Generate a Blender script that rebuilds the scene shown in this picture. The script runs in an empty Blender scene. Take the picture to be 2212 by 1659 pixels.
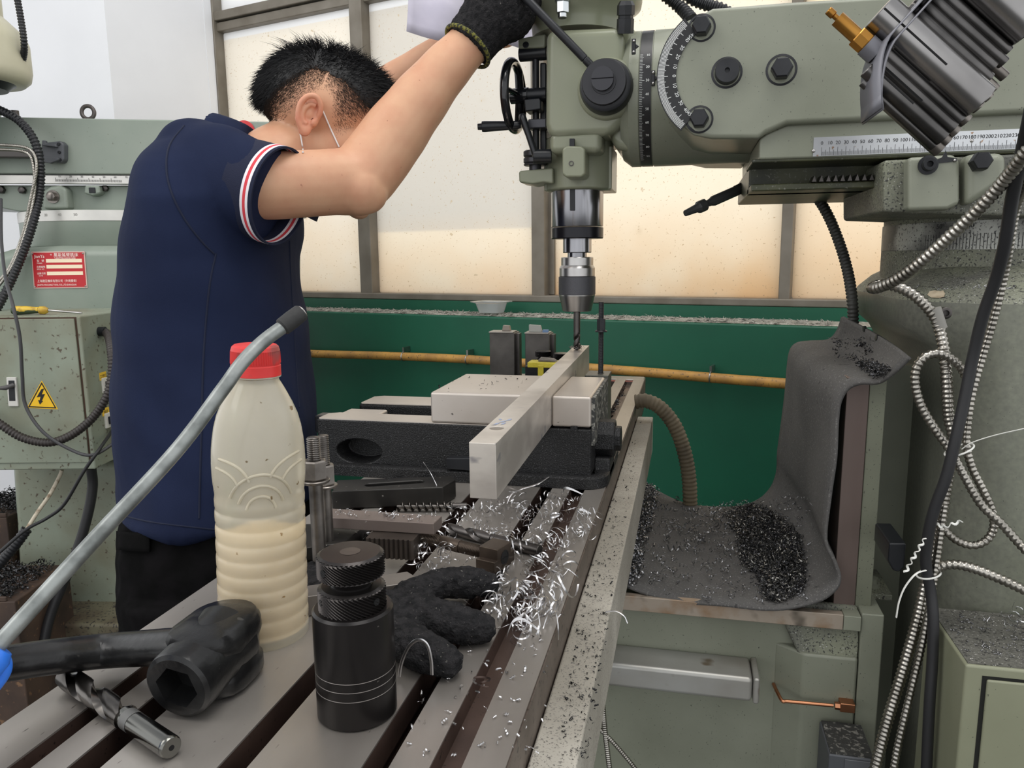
import bpy, bmesh, math, random
from mathutils import Vector as V, Matrix, noise as mnoise
random.seed(7)
C = bpy.context.scene.collection
SC = bpy.context.scene
PI = math.pi

# ---------------- camera, world, lamps, exposure ----------------
HD, PT, RL, FPX = math.radians(13.0), math.radians(9.43), math.radians(0.6), 1640.0
CX, CY = 1106.0, 829.5
EYE = V((0, 0, 1.17))
FH = V((-math.sin(HD), math.cos(HD), 0)); R0 = V((math.cos(HD), math.sin(HD), 0)); UZ = V((0, 0, 1))
FW = FH * math.cos(PT) - UZ * math.sin(PT)
U0 = FH * math.sin(PT) + UZ * math.cos(PT)
RT = R0 * math.cos(RL) - U0 * math.sin(RL)
UP = R0 * math.sin(RL) + U0 * math.cos(RL)
cam = bpy.data.cameras.new('camera'); cam.sensor_width = 36; cam.lens = FPX / 2212 * 36
cam.clip_start = 0.01; cam.clip_end = 100
co = bpy.data.objects.new('camera', cam); C.objects.link(co)
co.matrix_world = Matrix(((RT.x, UP.x, -FW.x, EYE.x), (RT.y, UP.y, -FW.y, EYE.y), (RT.z, UP.z, -FW.z, EYE.z), (0, 0, 0, 1)))
SC.camera = co
w = bpy.data.worlds.new('World'); SC.world = w; w.use_nodes = True
bg = w.node_tree.nodes['Background']; bg.inputs[0].default_value = (0.97, 0.985, 1.0, 1); bg.inputs[1].default_value = 1.3

def lamp(name, loc, target, size, energy, col=(1, 1, 1), sy=None):
    l = bpy.data.lights.new(name, 'AREA'); l.energy = energy; l.size = size; l.color = col
    if sy: l.shape = 'RECTANGLE'; l.size_y = sy
    o = bpy.data.objects.new(name, l); C.objects.link(o); o.location = loc
    o.rotation_euler = (V(target) - V(loc)).to_track_quat('-Z', 'Y').to_euler()
    return o
lamp('overhead_fill', (0.4, 0.3, 4.2), (-0.1, 0.9, 0.9), 1.6, 60, (1, 0.98, 0.95), 2.4)  # unseen soft area light, added overhead to bring out the forms
lamp('overhead_fill', (-2.6, -1.0, 3.6), (-0.8, 1.2, 0.9), 1.6, 45, (1, 0.98, 0.95), 2.4)  # second unseen area light, added from the left rear
vs = SC.view_settings
vs.view_transform = 'Standard'; vs.look = 'None'; vs.gamma = 1; vs.exposure = 0.0; vs.use_curve_mapping = False

# ---------------- pixel of the photograph -> point on a plane ----------------
def ray(x, y): return FW + RT * ((x - CX) / FPX) - UP * ((y - CY) / FPX)
def at(x, y, X=None, Y=None, Z=None, d=None):
    v = ray(x, y)
    if d is not None: t = d
    elif X is not None: t = (X - EYE.x) / v.x
    elif Y is not None: t = (Y - EYE.y) / v.y
    else: t = (Z - EYE.z) / v.z
    return EYE + v * t
def ah(x, y, dist):                      # upright plane square to the view, at a horizontal distance
    v = ray(x, y); return EYE + v * (dist / v.dot(FH))
def onp(x, y, p, n):
    v = ray(x, y); return EYE + v * ((p - EYE).dot(n) / v.dot(n))
def proj(p):
    q = V(p) - EYE; d = q.dot(FW)
    return CX + FPX * q.dot(RT) / d, CY - FPX * q.dot(UP) / d, d
def mpp(p): return proj(p)[2] / FPX      # metres per pixel at a point

# ---------------- materials ----------------
def lin(h):
    if isinstance(h, str):
        h = h.lstrip('#'); c = [int(h[i:i + 2], 16) / 255 for i in (0, 2, 4)]
    else: c = [x / 255 for x in h]
    return tuple(x / 12.92 if x <= .04045 else ((x + .055) / 1.055) ** 2.4 for x in c) + (1,)
MATS = {}
def mat(name, col, rough=.5, metal=0, noise=None, speck=None, speck2=None, bump=None, coat=0, spec=.5, trans=0, ior=1.45, sheen=0, stretch=None, sss=0, emit=None):
    if name in MATS: return MATS[name]
    m = bpy.data.materials.new(name); m.use_nodes = True; MATS[name] = m
    nt = m.node_tree; N = nt.nodes; L = nt.links; b = N['Principled BSDF']
    b.inputs['Base Color'].default_value = lin(col); b.inputs['Roughness'].default_value = rough
    b.inputs['Metallic'].default_value = metal; b.inputs['Specular IOR Level'].default_value = spec
    b.inputs['Coat Weight'].default_value = coat; b.inputs['Transmission Weight'].default_value = trans; b.inputs['IOR'].default_value = ior
    b.inputs['Sheen Weight'].default_value = sheen
    if sss: b.inputs['Subsurface Weight'].default_value = sss; b.inputs['Subsurface Radius'].default_value = (.012, .005, .003); b.inputs['Subsurface Scale'].default_value = 1
    if emit: b.inputs['Emission Color'].default_value = lin(col); b.inputs['Emission Strength'].default_value = emit
    tc = N.new('ShaderNodeTexCoord'); vec = tc.outputs['Object']
    if stretch:
        mp = N.new('ShaderNodeMapping'); mp.inputs['Scale'].default_value = stretch; L.new(vec, mp.inputs[0]); vec = mp.outputs[0]
    cur = None
    def nz(scale, detail=3):
        n = N.new('ShaderNodeTexNoise'); n.inputs['Scale'].default_value = scale; n.inputs['Detail'].default_value = detail; L.new(vec, n.inputs['Vector']); return n
    def mixin(fac, col2):
        nonlocal cur
        mx = N.new('ShaderNodeMix'); mx.data_type = 'RGBA'; L.new(fac, mx.inputs[0])
        if cur is None: mx.inputs[6].default_value = lin(col)
        else: L.new(cur, mx.inputs[6])
        mx.inputs[7].default_value = lin(col2); cur = mx.outputs[2]
    def ramp(src, a, c2):
        r = N.new('ShaderNodeMapRange'); r.inputs['From Min'].default_value = a; r.inputs['From Max'].default_value = c2; L.new(src, r.inputs[0]); return r.outputs[0]
    if noise:
        sc_, lo, hi, c2 = noise; mixin(ramp(nz(sc_, 5).outputs['Fac'], lo, hi), c2)
    for sp in (speck, speck2):
        if sp:
            sc_, lo, hi, c2 = sp; mixin(ramp(nz(sc_, 2).outputs['Fac'], lo, hi), c2)
    if cur is not None: L.new(cur, b.inputs['Base Color'])
    if bump:
        sc_, st = bump[:2]; bn = N.new('ShaderNodeBump'); bn.inputs['Strength'].default_value = st; bn.inputs['Distance'].default_value = bump[2] if len(bump) > 2 else .002
        L.new(nz(sc_, 4).outputs['Fac'], bn.inputs['Height']); L.new(bn.outputs[0], b.inputs['Normal'])
    return m

# ---------------- mesh building ----------------
def frame_of(axis):
    a = V(axis).normalized(); t = V((0, 0, 1)) if abs(a.z) < .9 else V((1, 0, 0))
    x = t.cross(a).normalized(); return x, a.cross(x), a
def spline(pts, n=8):
    pts = [V(p) for p in pts]
    if len(pts) < 3: return [pts[0].lerp(pts[1], i / n) for i in range(n + 1)]
    out = []
    for i in range(len(pts) - 1):
        p0 = pts[i - 1] if i else pts[0] * 2 - pts[1]
        p1, p2 = pts[i], pts[i + 1]
        p3 = pts[i + 2] if i + 2 < len(pts) else p2 * 2 - p1
        for k in range(n):
            t = k / n
            out.append(.5 * ((2 * p1) + (p2 - p0) * t + (2 * p0 - 5 * p1 + 4 * p2 - p3) * t * t + (3 * p1 - p0 - 3 * p2 + p3) * t ** 3))
    out.append(pts[-1]); return out
def resample(pts, step):
    out = [pts[0]]; acc = 0
    for a, b in zip(pts, pts[1:]):
        d = (b - a).length
        if d < 1e-9: continue
        while acc + d >= step:
            t = (step - acc) / d; a = a.lerp(b, t); out.append(a.copy()); d = (b - a).length; acc = 0
        acc += d
    return out
class MB:
    def __init__(self): self.v = []; self.f = []
    def add(self, vs, fs):
        n = len(self.v); self.v += [V(p) for p in vs]; self.f += [tuple(i + n for i in f) for f in fs]; return self
    def obox(self, o, ax, ay, az):          # from a corner along three edge vectors
        o, ax, ay, az = V(o), V(ax), V(ay), V(az)
        p = [o, o + ax, o + ax + ay, o + ay]; p += [q + az for q in p]
        fs = [(0, 3, 2, 1), (4, 5, 6, 7), (0, 1, 5, 4), (1, 2, 6, 5), (2, 3, 7, 6), (3, 0, 4, 7)]
        if ax.cross(ay).dot(az) < 0: fs = [f[::-1] for f in fs]
        return self.add(p, fs)
    def box(self, a, b): return self.obox(a, (b[0] - a[0], 0, 0), (0, b[1] - a[1], 0), (0, 0, b[2] - a[2]))
    def cbox(self, c, ax, ay, az): c, ax, ay, az = V(c), V(ax), V(ay), V(az); return self.obox(c - ax / 2 - ay / 2 - az / 2, ax, ay, az)
    def prism(self, poly, vec):
        poly = [V(p) for p in poly]; vec = V(vec); n = len(poly)
        nr = V((0, 0, 0))
        for i in range(n): nr += poly[i].cross(poly[(i + 1) % n])
        fl = nr.dot(vec) > 0
        vs = poly + [p + vec for p in poly]; fs = [tuple(range(n)), tuple(range(2 * n - 1, n - 1, -1))]
        fs += [(i, i + n, (i + 1) % n + n, (i + 1) % n) for i in range(n)]
        if fl: fs = [f[::-1] for f in fs]
        return self.add(vs, fs)
    def lathe(self, p, axis, prof, n=32, cap=True, ang=0):     # prof: (radius, distance along axis)
        x, y, a = frame_of(axis); p = V(p); vs = []; fs = []
        for r, h in prof:
            for k in range(n):
                t = 2 * PI * k / n + ang; vs.append(p + a * h + (x * math.cos(t) + y * math.sin(t)) * max(r, 1e-5))
        for i in range(len(prof) - 1):
            for k in range(n): fs.append((i * n + k, i * n + (k + 1) % n, (i + 1) * n + (k + 1) % n, (i + 1) * n + k))
        if cap: fs.append(tuple(range(n - 1, -1, -1))); fs.append(tuple(range((len(prof) - 1) * n, len(prof) * n)))
        return self.add(vs, fs)
    def cyl(self, a, b, r, n=24, r2=None): 
        a, b = V(a), V(b); return self.lathe(a, b - a, [(r, 0), (r if r2 is None else r2, (b - a).length)], n)
    def hexn(self, a, b, r, ang=0): a, b = V(a), V(b); return self.lathe(a, b - a, [(r, 0), (r, (b - a).length)], 6, ang=ang)
    def tube(self, path, r, n=10, cap=True, flat=None):
        path = [V(p) for p in path]; m = len(path); vs = []; fs = []
        t = (path[1] - path[0]).normalized(); x, y, _ = frame_of(t)
        for i, p in enumerate(path):
            t2 = (path[min(i + 1, m - 1)] - path[max(i - 1, 0)])
            t2 = t2.normalized() if t2.length > 1e-9 else t
            q = t.rotation_difference(t2); x = q @ x; y = q @ y; t = t2
            rr = r(i / (m - 1), i) if callable(r) else r[i] if isinstance(r, list) else r
            rx, ry = (rr, rr) if not isinstance(rr, tuple) else rr
            for k in range(n):
                a = 2 * PI * k / n; vs.append(p + x * math.cos(a) * rx + y * math.sin(a) * ry)
        for i in range(m - 1):
            for k in range(n): fs.append((i * n + k, i * n + (k + 1) % n, (i + 1) * n + (k + 1) % n, (i + 1) * n + k))
        if cap: fs.append(tuple(range(n - 1, -1, -1))); fs.append(tuple(range((m - 1) * n, m * n)))
        return self.add(vs, fs)
    def conduit(self, pts, r, pitch, depth=.12, n=10, sub=4):   # ribbed flexible hose
        p = resample(spline(pts, 24), pitch / sub)
        return self.tube(p, lambda t, i: r * (1 + depth * (.5 if i % sub in (1, 2) else -.5)), n)
    def sphere(self, c, r, nu=20, nv=12, ax=None):
        c = V(c); r = r if isinstance(r, (tuple, list)) else (r, r, r); ax = ax or (V((1, 0, 0)), V((0, 1, 0)), V((0, 0, 1)))
        vs = []; fs = []
        for j in range(nv + 1):
            ph = PI * j / nv
            for k in range(nu):
                t = 2 * PI * k / nu; s = max(math.sin(ph), 1e-4)
                vs.append(c + ax[0] * r[0] * s * math.cos(t) + ax[1] * r[1] * s * math.sin(t) - ax[2] * r[2] * math.cos(ph))
        for j in range(nv):
            for k in range(nu): fs.append((j * nu + k, j * nu + (k + 1) % nu, (j + 1) * nu + (k + 1) % nu, (j + 1) * nu + k))
        return self.add(vs, fs)
    def torus(self, c, axis, R, r, n=40, m=12, ry=None):
        x, y, a = frame_of(axis); c = V(c); vs = []; fs = []; ry = ry or r
        for i in range(n):
            t = 2 * PI * i / n; d = x * math.cos(t) + y * math.sin(t)
            for k in range(m):
                u = 2 * PI * k / m; vs.append(c + d * (R + r * math.cos(u)) + a * ry * math.sin(u))
        for i in range(n):
            for k in range(m): fs.append((i * m + k, ((i + 1) % n) * m + k, ((i + 1) % n) * m + (k + 1) % m, i * m + (k + 1) % m))
        return self.add(vs, fs)
    def loft(self, rings, cap=True, close=True):
        n = len(rings[0]); vs = [p for r in rings for p in r]; fs = []
        for i in range(len(rings) - 1):
            for k in range(n if close else n - 1): fs.append((i * n + k, i * n + (k + 1) % n, (i + 1) * n + (k + 1) % n, (i + 1) * n + k))
        if cap and close: fs.append(tuple(range(n - 1, -1, -1))); fs.append(tuple(range((len(rings) - 1) * n, len(rings) * n)))
        return self.add(vs, fs)
    def text(self, s, o, ax, up, size, align='CENTER', lift=.0004, sx=1.0):      # flat lettering: o on the baseline
        vs, fs = text_mesh(s, align); ax, up = V(ax).normalized(), V(up).normalized(); nr = ax.cross(up)
        return self.add([V(o) + ax * p.x * size * sx + up * p.y * size + nr * lift for p in vs], fs)
    def build(self, name, m, parent=None, label=None, bevel=0, seg=2, smooth=40, kind=None, fix=True, loc=None):
        me = bpy.data.meshes.new(name)
        base = loc if loc is not None else (wloc(parent) if parent else V((0, 0, 0)))
        me.from_pydata([tuple(p - base) for p in self.v], [], self.f)
        if fix:
            b = bmesh.new(); b.from_mesh(me); bmesh.ops.recalc_face_normals(b, faces=b.faces); b.to_mesh(me); b.free()
        if smooth:
            me.polygons.foreach_set('use_smooth', [True] * len(me.polygons)); me.set_sharp_from_angle(angle=math.radians(smooth))
        me.materials.append(m)
        o = bpy.data.objects.new(name, me); C.objects.link(o)
        if parent: o.parent = parent
        elif loc is not None: o.location = loc
        if label: o['label'] = label
        if kind: o['kind'] = kind
        if bevel:
            bv = o.modifiers.new('edge', 'BEVEL'); bv.width = bevel; bv.segments = seg; bv.limit_method = 'ANGLE'; bv.angle_limit = math.radians(38); bv.harden_normals = True
        return o
TXT = {}
def text_mesh(s, align):
    k = (s, align)
    if k not in TXT:
        cu = bpy.data.curves.new('t', 'FONT'); cu.body = s; cu.size = 1; cu.align_x = align; cu.resolution_u = 3
        o = bpy.data.objects.new('t', cu); C.objects.link(o); dg = bpy.context.evaluated_depsgraph_get(); dg.update()
        me = bpy.data.meshes.new_from_object(o.evaluated_get(dg))
        TXT[k] = ([v.co.copy() for v in me.vertices], [tuple(p.vertices) for p in me.polygons])
        bpy.data.objects.remove(o); bpy.data.curves.remove(cu); bpy.data.meshes.remove(me)
    return TXT[k]
def wloc(o):
    l = V((0, 0, 0))
    while o: l = l + o.location; o = o.parent
    return l
def tag(o, label=None, cat=None, group=None, kind=None):
    if label: o['label'] = label
    if cat: o['category'] = cat
    if group: o['group'] = group
    if kind: o['kind'] = kind
    return o
def thing(name, label, cat, loc, group=None):
    o = bpy.data.objects.new(name, None); C.objects.link(o); o.location = loc; o.empty_display_size = .02
    return tag(o, label, cat, group)
def dup(root, loc=None, rot=None, label=None, group=None, scale=None):
    r = root.copy(); C.objects.link(r)
    if loc is not None: r.location = loc
    if rot is not None: r.rotation_euler = rot
    if scale is not None: r.scale = (scale,) * 3
    if label: r['label'] = label
    if group: r['group'] = group
    for ch in list(root.children):
        c = ch.copy(); C.objects.link(c); c.parent = r
        for g in list(ch.children):
            d = g.copy(); C.objects.link(d); d.parent = c
    return r
def pp(pts, Y): return [at(x, y, Y=Y) for x, y in pts]
def arc_px(cx, cy, r, a0, a1, n): return [(cx + r * math.cos(math.radians(a0 + (a1 - a0) * i / n)), cy - r * math.sin(math.radians(a0 + (a1 - a0) * i / n))) for i in range(n + 1)]
YD = V((0, 1, 0)); XD = V((1, 0, 0)); ZD = V((0, 0, 1))
def hexbolt(par, c, axis, r, h, m, name='bolt', washer=0, socket=False):
    a = V(axis).normalized(); b = MB()
    if washer: b.cyl(c, V(c) + a * .003, washer, 24); c = V(c) + a * .003
    if socket: b.lathe(c, a, [(r, 0), (r, h * .92), (r * .93, h), (r * .55, h), (r * .5, h * .45), (.0001, h * .45)], 24)
    else: b.lathe(c, a, [(r, 0), (r, h * .9), (r * .86, h), (.0001, h)], 6)
    return b.build(name, m, par, bevel=0)

# paints and metals used in several places
M_green = mat('machine_paint', (134, 137, 122), .34, 0, noise=(9, .35, .75, (120, 123, 108)), speck=(420, .70, .76, (58, 60, 52)), bump=(60, .12, .002))
M_greenclean = mat('machine_paint_clean', (132, 134, 117), .28, 0, noise=(6, .35, .75, (128, 132, 110)), bump=(45, .10, .002))
M_greendust = mat('machine_paint_dusty', (128, 131, 112), .6, 0, noise=(14, .3, .65, (88, 88, 82)), speck=(380, .55, .66, (48, 48, 46)), speck2=(520, .66, .72, (190, 190, 186)), bump=(220, .25, .002))
M_black = mat('black_oxide', (34, 35, 38), .38, .35, noise=(30, .4, .7, (46, 47, 50)))
M_blackm = mat('black_plastic', (24, 26, 30), .32)
M_steel = mat('ground_steel', (186, 184, 182), .3, 1, noise=(18, .3, .7, (160, 157, 154)), bump=(90, .05, .001))
M_polish = mat('polished_steel', (168, 168, 172), .2, 1, noise=(40, .35, .65, (132, 132, 136)), stretch=(1, 1, .04))
M_dsteel = mat('dark_steel', (104, 100, 98), .4, 1, noise=(25, .3, .7, (74, 71, 69)))
M_castblack = mat('black_cast', (17, 17, 18), .5, .1, speck=(900, .60, .74, (92, 92, 94)), bump=(600, .7, .0015), noise=(12, .4, .7, (24, 24, 25)))
M_white = mat('white_plastic', (226, 226, 220), .45)
M_print = mat('black_print', (30, 30, 32), .6)
M_wprint = mat('white_print', (226, 228, 226), .6)
M_alu = mat('aluminium', (205, 203, 200), .36, 1, noise=(10, .35, .7, (172, 168, 163)), speck=(260, .7, .76, (120, 116, 110)))
# ---------------- the hall: floor, wall with windows, pillar ----------------
M_wall = mat('white_wall', (226, 227, 230), .8, noise=(3, .3, .7, (218, 219, 222)), bump=(120, .06, .001))
M_dado = mat('green_wall_paint', (23, 90, 67), .45, noise=(4, .3, .75, (19, 76, 57)), speck=(300, .73, .78, (60, 84, 70)), bump=(200, .06, .001))
M_floor = mat('concrete_floor', (92, 92, 90), .7, noise=(5, .3, .7, (70, 70, 68)), speck=(120, .6, .7, (48, 48, 48)))
M_frame = mat('window_frame_metal', (128, 122, 112), .5, .3, noise=(12, .3, .7, (108, 101, 90)))
WU = V((-math.sin(math.radians(75.5)), math.cos(math.radians(75.5)), 0))      # along the wall, leftwards and away
WN = V((WU.y, -WU.x, 0))                                                          # into the wall
W0 = at(1339, 690, d=2.3)
def wl(px, py, off=0): return onp(px, py, W0 + WN * off, WN)
def ws(px, py, off=0): return (wl(px, py, off) - W0).dot(WU)
def wz(px, py, off=0): return wl(px, py, off).z
def wbox(mb, s0, s1, z0, z1, n0, n1):
    o = V((W0.x, W0.y, 0)) + WU * s0 + WN * n0 + ZD * z0
    return mb.obox(o, WU * (s1 - s0), WN * (n1 - n0), ZD * (z1 - z0))
wa_, wb_ = W0 + WU * 5.5 + WN * .2, W0 - WU * 4 + WN * .2
hall = [(4, -3.5), (-6, -3.5), (wa_.x, wa_.y), (wb_.x, wb_.y)]
tag(MB().prism([(x, y, 4.6) for x, y in hall], (0, 0, .1)).build('ceiling', M_wall), kind='structure', label='white workshop ceiling')
f = MB().prism([(x, y, -.1) for x, y in hall], (0, 0, .1)).build('floor', M_floor); tag(f, kind='structure', label='grey concrete workshop floor scattered with metal chips')
LEDGE_N = -.14                                   # the dado stands proud of the window wall by this much
zl = wz(1339, 692, LEDGE_N); zfb = wz(1339, 657, 0); zpt = wz(470, 73, 0)
print('ledge', zl, 'frame bottom', zfb, 'pane top', zpt)
S_L, S_R = ws(457, 130), -1.6
# solid wall parts around the window opening
ztop = zpt + 1.2
mb = MB(); wbox(mb, S_R, S_L, 0, zfb, 0, .25); tag(mb.build('wall_back', M_dado), kind='structure', label='dark green painted wall below the windows')
mb = MB(); wbox(mb, S_L, S_L + .5, 0, ztop + 1, -.02, .25); wbox(mb, S_R, S_L, ztop, ztop + 1, 0, .25)
tag(mb.build('wall_left', M_wall), kind='structure', label='white wall beside the left end of the windows')
mb = MB(); wbox(mb, S_R, S_L, 0, zl, LEDGE_N, 0); tag(mb.build('baseboard_back', M_dado, bevel=.006), kind='structure', label='green projecting dado with a dusty ledge on top')
# chips lying along the ledge
M_ledge = mat('ledge_dust', (170, 168, 160), .8, noise=(40, .35, .65, (130, 128, 120)), speck=(260, .55, .65, (84, 82, 78)), speck2=(330, .64, .7, (226, 226, 222)), bump=(300, .8, .004))
mb = MB()
n1, n2 = 260, 6
g = []
for i in range(n1 + 1):
    row = []
    for j in range(n2 + 1):
        s = S_R + (S_L - S_R - .02) * i / n1; nn = LEDGE_N + .006 + (-LEDGE_N - .008) * j / n2
        h = .003 + .006 * abs(mnoise.noise(V((s * 60, nn * 60, 0))))
        if j in (0, n2): h = .0006
        row.append(V((W0.x, W0.y, zl)) + WU * s + WN * nn + ZD * h)
    g.append(row)
mb.loft(g, cap=False, close=False)
for k in range(1500):
    s = random.uniform(ws(1800, 700), ws(670, 665)); nn = LEDGE_N + random.uniform(.004, .12)
    p = V((W0.x, W0.y, zl + .004)) + WU * s + WN * nn; a = random.uniform(0, PI); l = random.uniform(.006, .018)
    d = V((math.cos(a), math.sin(a), random.uniform(-.1, .5))) * l; e = V((-math.sin(a), math.cos(a), .4)) * .0018
    mb.add([p - d, p + e, p + d, p - e + ZD * .002], [(0, 1, 2), (0, 2, 3)])
o = mb.build('ledge_chips', M_ledge, smooth=0, fix=False); tag(o, 'thin layer of grey metal chips and dust along the green wall ledge', 'metal chips', kind='stuff')
# window: frame members and panes
win = bpy.data.objects.new('window_1', None); C.objects.link(win); win.location = (W0.x, W0.y, zfb)
tag(win, 'long metal framed window with dusty frosted panes behind the machines', kind='structure')
def member(name, s0, s1, z0, z1, n0=.03, n1=.09): 
    mb = MB(); wbox(mb, s0, s1, z0, z1, n0, n1); return mb.build(name, M_frame, win, bevel=.004)
zsb = wz(1339, 640, .03)       # top of the bottom rail
zrl, zrh = wz(470, 73, .05), wz(465, 32, .05)
member('bottom_rail', S_R, S_L, zfb, zsb, .01, .1)
member('top_rail', S_R, S_L, zrl, (zrl + zrh) / 2 - .002)
member('transom', S_R, S_L, (zrl + zrh) / 2 + .002, zrh, .02, .1)
member('upper_rail', S_R, S_L, ztop - .05, ztop)
ms = []
for px0, px1, py, nm in ((457, 474, 140, 'jamb'), (760, 787, 60, 'mullion'), (1152, 1180, 560, 'mullion'), (1688, 1713, 520, 'mullion')):
    s0, s1 = ws(px0, py, .03), ws(px1, py, .03); ms.append((s1, s0)); member(nm, s1, s0, zfb, ztop, .015, .1)
member('sash_stile', ws(1197, 560, .05), ws(1181, 560, .05), zsb, zrl, .05, .09)
member('sash_stile', ws(806, 560, .05), ws(790, 560, .05), zsb, zrl, .05, .09)
ms.append((S_R, S_R))
def pane_mat(name, col, stain, bottom, split=None, splitcol=None):
    m = bpy.data.materials.new(name); m.use_nodes = True; nt = m.node_tree; N = nt.nodes; L = nt.links
    for n in list(N):
        if n.type != 'OUTPUT_MATERIAL': N.remove(n)
    out = [n for n in N if n.type == 'OUTPUT_MATERIAL'][0]
    tc = N.new('ShaderNodeTexCoord'); sep = N.new('ShaderNodeSeparateXYZ'); L.new(tc.outputs['Object'], sep.inputs[0])
    def mrange(src, a, b):
        r = N.new('ShaderNodeMapRange'); r.inputs[1].default_value = a; r.inputs[2].default_value = b; L.new(src, r.inputs[0]); return r.outputs[0]
    def nz(sc, d=4):
        n = N.new('ShaderNodeTexNoise'); n.inputs['Scale'].default_value = sc; n.inputs['Detail'].default_value = d; L.new(tc.outputs['Object'], n.inputs['Vector']); return n.outputs['Fac']
    def mul(a, b):
        k = N.new('ShaderNodeMath'); k.operation = 'MULTIPLY'; L.new(a, k.inputs[0]); L.new(b, k.inputs[1]); return k.outputs[0]
    cur = None
    def mixin(fac, c2):
        nonlocal cur
        mx = N.new('ShaderNodeMix'); mx.data_type = 'RGBA'; L.new(fac, mx.inputs[0])
        if cur is None: mx.inputs[6].default_value = lin(col)
        else: L.new(cur, mx.inputs[6])
        mx.inputs[7].default_value = lin(c2); cur = mx.outputs[2]
    H = zrl - zfb
    if split is not None: mixin(mrange(sep.outputs[2], split - .004, split + .004), splitcol)
    mixin(mul(mrange(sep.outputs[2], bottom, .03), mrange(nz(4), .2, .7)), stain)      # grime that ran down to the rail
    mixin(mrange(nz(170, 2), .67, .72), (212, 192, 164))
    mixin(mrange(nz(30, 2), .74, .76), (226, 212, 190))
    mixin(mrange(sep.outputs[2], H - .026, H - .023), (255, 255, 255))
    tr = N.new('ShaderNodeBsdfTranslucent'); L.new(cur, tr.inputs[0])
    df = N.new('ShaderNodeBsdfDiffuse'); L.new(cur, df.inputs[0])
    mx = N.new('ShaderNodeMixShader'); mx.inputs[0].default_value = .12; L.new(tr.outputs[0], mx.inputs[1]); L.new(df.outputs[0], mx.inputs[2])
    gl = N.new('ShaderNodeBsdfGlossy'); gl.inputs['Roughness'].default_value = .25
    m2 = N.new('ShaderNodeMixShader'); m2.inputs[0].default_value = .03; L.new(mx.outputs[0], m2.inputs[1]); L.new(gl.outputs[0], m2.inputs[2])
    L.new(m2.outputs[0], out.inputs[0]); return m
CRM = (255, 243, 226)
zsp = wz(980, 497, .06) - zfb
pms = [pane_mat('pane_cream', (252, 247, 238), (252, 236, 214), .5), pane_mat('pane_two_tone', (254, 247, 234), (252, 234, 212), .3, zsp, (236, 232, 225)),
       pane_mat('pane_stained', (254, 246, 232), (245, 220, 188), .32), pane_mat('pane_stained_right', (254, 243, 226), (246, 222, 192), .32)]
def rrect(s0, s1, z0, z1, r, n):
    pts = []
    for cs, cz, a in ((s1 - r, z1 - r, 0), (s0 + r, z1 - r, 90), (s0 + r, z0 + r, 180), (s1 - r, z0 + r, 270)):
        for i in range(7):
            t = math.radians(a + 15 * i); pts.append(V((W0.x, W0.y, 0)) + WU * (cs + r * math.cos(t)) + ZD * (cz + r * math.sin(t)) + WN * n)
    return pts
for i in range(4):
    s1, s0 = ms[i][0], ms[i + 1][1]
    MB().prism(rrect(s0 - .004, s1 + .004, zsb - .004, zrl + .004, .02, .06), WN * .006).build('pane', pms[i], win)
    MB().prism(rrect(s0 - .004, s1 + .004, zrh - .004, ztop - .046, .005, .06), WN * .006).build('pane', pms[0], win)
# white pillar at the left, two faces meeting at an upright edge
lo_, hi_ = .0, .4
for _ in range(30):
    md_ = (lo_ + hi_) / 2; q_ = onp(420, 130, W0 - WN * md_, WN); (lo_, hi_) = (md_, hi_) if proj(q_ + WN * md_)[0] < 457 else (lo_, md_)
c1 = onp(420, 130, W0 - WN * lo_, WN)
pf = FH.copy()
e = ah(235, 120, c1.dot(FH) - EYE.dot(FH) - .25)
d2 = (e - c1); d2.z = 0
p0 = V((c1.x, c1.y, 0)); pe = V((e.x, e.y, 0)); d3 = (WU * 1.2); d3.z = 0
back = WN * .9
poly = [p0, pe, pe - R0 * 2.0 + FH * .5, pe - R0 * 2.0 + FH * 1.6, p0 + back]
tag(MB().prism(poly, ZD * 4.2).build('wall_side', M_wall), kind='structure', label='white pillar and side wall behind the left machine')
# wall-mounted pipe with clips
M_pipe = mat('yellow_pipe_paint', (188, 142, 70), .5, noise=(20, .35, .7, (150, 112, 62)), speck=(160, .6, .72, (84, 72, 56)))
pt = thing('wall_pipe', 'yellow-brown pipe running along the green wall below the ledge', 'pipe', wl(1000, 780, LEDGE_N - .03))
path = [wl(x, y, LEDGE_N - .035) for x, y in ((560, 758), (674, 764), (870, 770), (1056, 779), (1380, 803), (1560, 818), (1700, 829), (1850, 842))]
MB().tube(spline(path, 8), .0135, 14).build('pipe', M_pipe, pt)
for x, y in ((872, 770), (1010, 777), (1535, 815)):
    p = wl(x, y, LEDGE_N - .035)
    mb = MB().torus(p, WU, .0145, .0018, 24, 8)
    mb.obox(p + ZD * .014 - WU * .003 - WN * .002, WU * .006, ZD * .016, WN * .036)
    mb.build('pipe_clip', M_steel, pt)
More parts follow.
